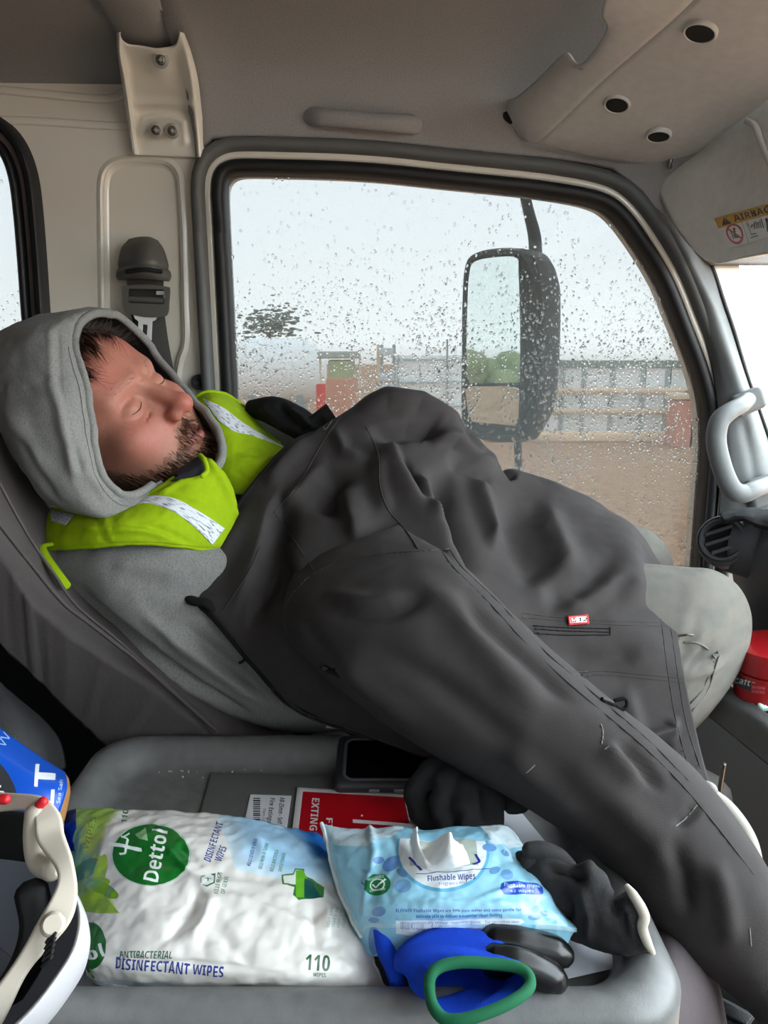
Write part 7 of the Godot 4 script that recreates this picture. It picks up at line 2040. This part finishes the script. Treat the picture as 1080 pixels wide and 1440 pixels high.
	part("sweat_strap", tube([P(44, 1252, 0.43), P(52, 1300, 0.425), P(40, 1350, 0.42), P(10, 1400, 0.42)], 0.009, 8, 20, Vector3.ZERO, 0.4), M.black_plastic, hh)
# ---------------------------------------------------------------- right side: dashboard
func build_dash():
	var d = thing("dashboard", "dark charcoal dashboard end with a round air vent, right of the man's knee", "dashboard", R(0.75, -0.45, -0.9))
	var g := pnet([[[1040, 722, 1.16], [1052, 718, 1.12], [1075, 716, 1.08], [1110, 716, 1.04], [1190, 716, 0.96]], [[1046, 752, 1.13], [1060, 746, 1.06], [1082, 742, 1.01], [1115, 740, 0.97], [1195, 738, 0.89]], [[1030, 795, 1.13], [1046, 790, 1.06], [1072, 786, 1.0], [1112, 782, 0.95], [1200, 780, 0.87]], [[1036, 840, 1.15], [1050, 838, 1.08], [1075, 835, 1.02], [1114, 830, 0.97], [1205, 826, 0.89]], [[1046, 890, 1.19], [1058, 885, 1.14], [1080, 882, 1.09], [1118, 878, 1.05], [1210, 872, 0.97]], [[1050, 960, 1.30], [1060, 955, 1.26], [1085, 950, 1.22], [1120, 945, 1.18], [1220, 940, 1.1]]], 40, 40)
	part("body", shell(g, 0.03), M.dark_plastic, d)
	# air vent, facing the cab
	var at := P(1017, 760, 1.06)
	var n := ((EYE - at).normalized() + Vector3(-0.32, 0.25, 0.0)).normalized()
	var b := basis_from(n, Vector3.UP)
	var r := 0.0325
	var xf := Transform3D(b, at)
	part("vent_pod", tube([at - n * 0.014, at - n * 0.03 + Vector3(0.008, 0, 0), at + Vector3(0.055, -0.012, 0.005), at + Vector3(0.12, -0.03, 0.02)], [0.034, 0.040, 0.046, 0.05], 28, 30, Vector3.ZERO, 1.0, false), M.dark_plastic, d)
	part("vent_collar", lathe([[r * 0.72, -0.02], [r * 0.74, 0.004], [r * 0.82, 0.010], [r * 0.90, 0.010], [r * 0.95, 0.004], [r * 1.0, 0.006], [r * 1.06, 0.004], [r * 1.1, -0.004], [r * 1.12, -0.02], [r * 0.72, -0.02]], 40, xf), M.dark_plastic, d)
	part("vent_back", lathe([[0, 0.0], [r * 0.74, 0.0], [r * 0.74, -0.01], [0, -0.01]], 32, xf), M.black_void, d)
	for k in 3:
		var o := (k - 1) * r * 0.42
		var half := sqrt(pow(r * 0.72, 2) - o * o)
		part("vent_slat", rbox(Vector3(half * 2, 0.004, 0.0052), 0.0016, xf * Transform3D(Basis(Vector3.UP, 0.5), Vector3(0, 0.006, o).rotated(Vector3.UP, 0.5))), M.dark_plastic, d)
	# folded cloth lying on the vent housing
	var cl := pnet([[[1012, 722, 1.05], [1032, 716, 1.06], [1052, 713, 1.06], [1072, 715, 1.05], [1100, 714, 1.02]], [[1015, 728, 1.03], [1036, 723, 1.02], [1054, 722, 1.01], [1074, 726, 1.00], [1100, 730, 0.97]], [[1018, 731, 1.025], [1040, 729, 1.01], [1058, 734, 0.995], [1076, 740, 0.98], [1100, 742, 0.95]]], 30, 16)
	solo("felt_cloth", shell(lumps(cl, 0.003, 30.0), 0.006), grained(Color(0.22, 0.22, 0.225), 0.95, 30.0, null, 0.1, M.soft, M.grit, 0.2), "dark grey felt cloth lying on top of the round air vent", "cloth")
	# open shelf under the dashboard
	var sh = thing("dash_shelf", "grey open shelf lip under the dashboard, beside the jeans, holding the red jar", "shelf", R(0.5, -0.5, -0.75))
	var lip := pnet([[[985, 945, 1.06], [1012, 955, 1.0], [1045, 978, 0.95], [1085, 1008, 0.89], [1180, 1075, 0.79]], [[975, 965, 1.04], [1004, 975, 0.98], [1040, 1000, 0.93], [1085, 1034, 0.87], [1185, 1110, 0.77]], [[972, 1000, 1.045], [998, 1010, 0.985], [1036, 1040, 0.935], [1085, 1080, 0.875], [1190, 1160, 0.78]]], 40, 24)
	part("lip", shell(lip, 0.012), grained(Color(0.40, 0.405, 0.405), 0.5, 8.0, null, 0.012, M.soft, M.grit), sh)
	part("shelf_floor", shell(pnet([[[1040, 930, 1.20], [1080, 930, 1.16], [1200, 930, 1.05]], [[1000, 960, 1.04], [1060, 992, 0.94], [1190, 1082, 0.79]]], 16, 10), 0.008), M.black_plastic, sh)
	# red styling gel jar
	var red := mat(Color(0.62, 0.02, 0.06), 0.25); red.clearcoat_enabled = true; red.clearcoat = 0.5
	var jt := P(1092, 982, 0.955)
	var jr := 0.048
	var jar = thing("gel_jar", "red styling gel jar with a dark label panel, on the dashboard shelf", "jar", jt)
	var tilt := Transform3D(Basis(Vector3.BACK, 0.10), jt)
	var prof := [[0, 0], [jr * 0.94, 0.0], [jr, 0.004], [jr * 1.02, 0.020], [jr * 1.02, 0.034], [jr, 0.042], [jr * 0.92, 0.044], [0, 0.045]]
	part("jar", lathe(prof, 40, tilt), red, jar)
	part("lid", lathe([[0, 0.044], [jr * 1.0, 0.044], [jr * 1.03, 0.046], [jr * 1.03, 0.066], [jr * 0.98, 0.072], [jr * 0.8, 0.074], [0, 0.074]], 40, tilt), red, jar)
	var lg := []
	for jx in 12:
		var row := PackedVector3Array()
		for i in 30:
			var a := 1.95 + (i / 29.0) * 1.75
			row.append(tilt * Vector3(-cos(a - PI * 0.0) * 0.0 + jr * 1.028 * cos(-a + PI * 1.5 + PI * 0.5 - 0.3), 0.038 - 0.034 * jx / 11.0, jr * 1.028 * sin(-a + PI * 1.5 + PI * 0.5 - 0.3)))
		lg.append(row)
	pr_g = lg; pr_im = canvas(1024, 320, Color(0.66, 0.03, 0.08))
	ppoly([[1040, 936], [1056, 938], [1056, 972], [1036, 964]], Color(0.20, 0.17, 0.18))
	ptext("taft", 1034, 960, 1054, 965, 9, Color(0.85, 0.84, 0.84)); ptext("STYLING", 1057, 951, 1094, 956, 6.5, Color(0.93, 0.9, 0.9)); ptext("GEL", 1057, 960, 1073, 962, 5, Color(0.93, 0.9, 0.9)); ptext("SHINE", 1057, 968, 1078, 970, 3.5, Color(0.85, 0.6, 0.62), false); ptext("STRONG HOLD", 1057, 974, 1090, 977, 3.5, Color(0.85, 0.6, 0.62), false)
	part("label", shell(lg, 0.0005), printed(pr_im, 0.35, 0.3), jar)
	pr_g = pnet([[[1062, 984, 0.93], [1078, 972, 0.93], [1110, 968, 0.93]], [[1066, 990, 0.92], [1082, 984, 0.92], [1112, 984, 0.92]], [[1074, 996, 0.915], [1090, 995, 0.915], [1116, 998, 0.915]]], 16, 12)
	pr_im = canvas(256, 128, Color(0.80, 0.88, 0.85)); pr_im.fill_rect(Rect2i(0, 0, 256, 56), Color(0.05, 0.45, 0.36)); ptext("C", 1074, 983, 1082, 979, 5, Color(0.9, 0.95, 0.93))
	solo("mint_packet", bag(pr_g, 0.006), printed(pr_im), "small green and white packet in front of the red jar at the right edge", "packet")
	# pale rail beside the seat and levers in the dark footwell
	solo("pale_rail", tube([P(1000, 1118, 0.80), P(1022, 1135, 0.79), P(1042, 1160, 0.78), P(1055, 1185, 0.77), P(1062, 1215, 0.77)], 0.008, 10, 30), mat(Color(0.62, 0.60, 0.56), 0.6), "pale curved plastic rail in the footwell right of the jacket hem", "rail")
	solo("floor_lever", tube([P(1018, 1075, 0.9), P(1012, 1115, 0.92), P(1005, 1180, 0.95)], 0.003, 8, 16), M.metal, "thin metal lever rod standing in the dark footwell", "lever")
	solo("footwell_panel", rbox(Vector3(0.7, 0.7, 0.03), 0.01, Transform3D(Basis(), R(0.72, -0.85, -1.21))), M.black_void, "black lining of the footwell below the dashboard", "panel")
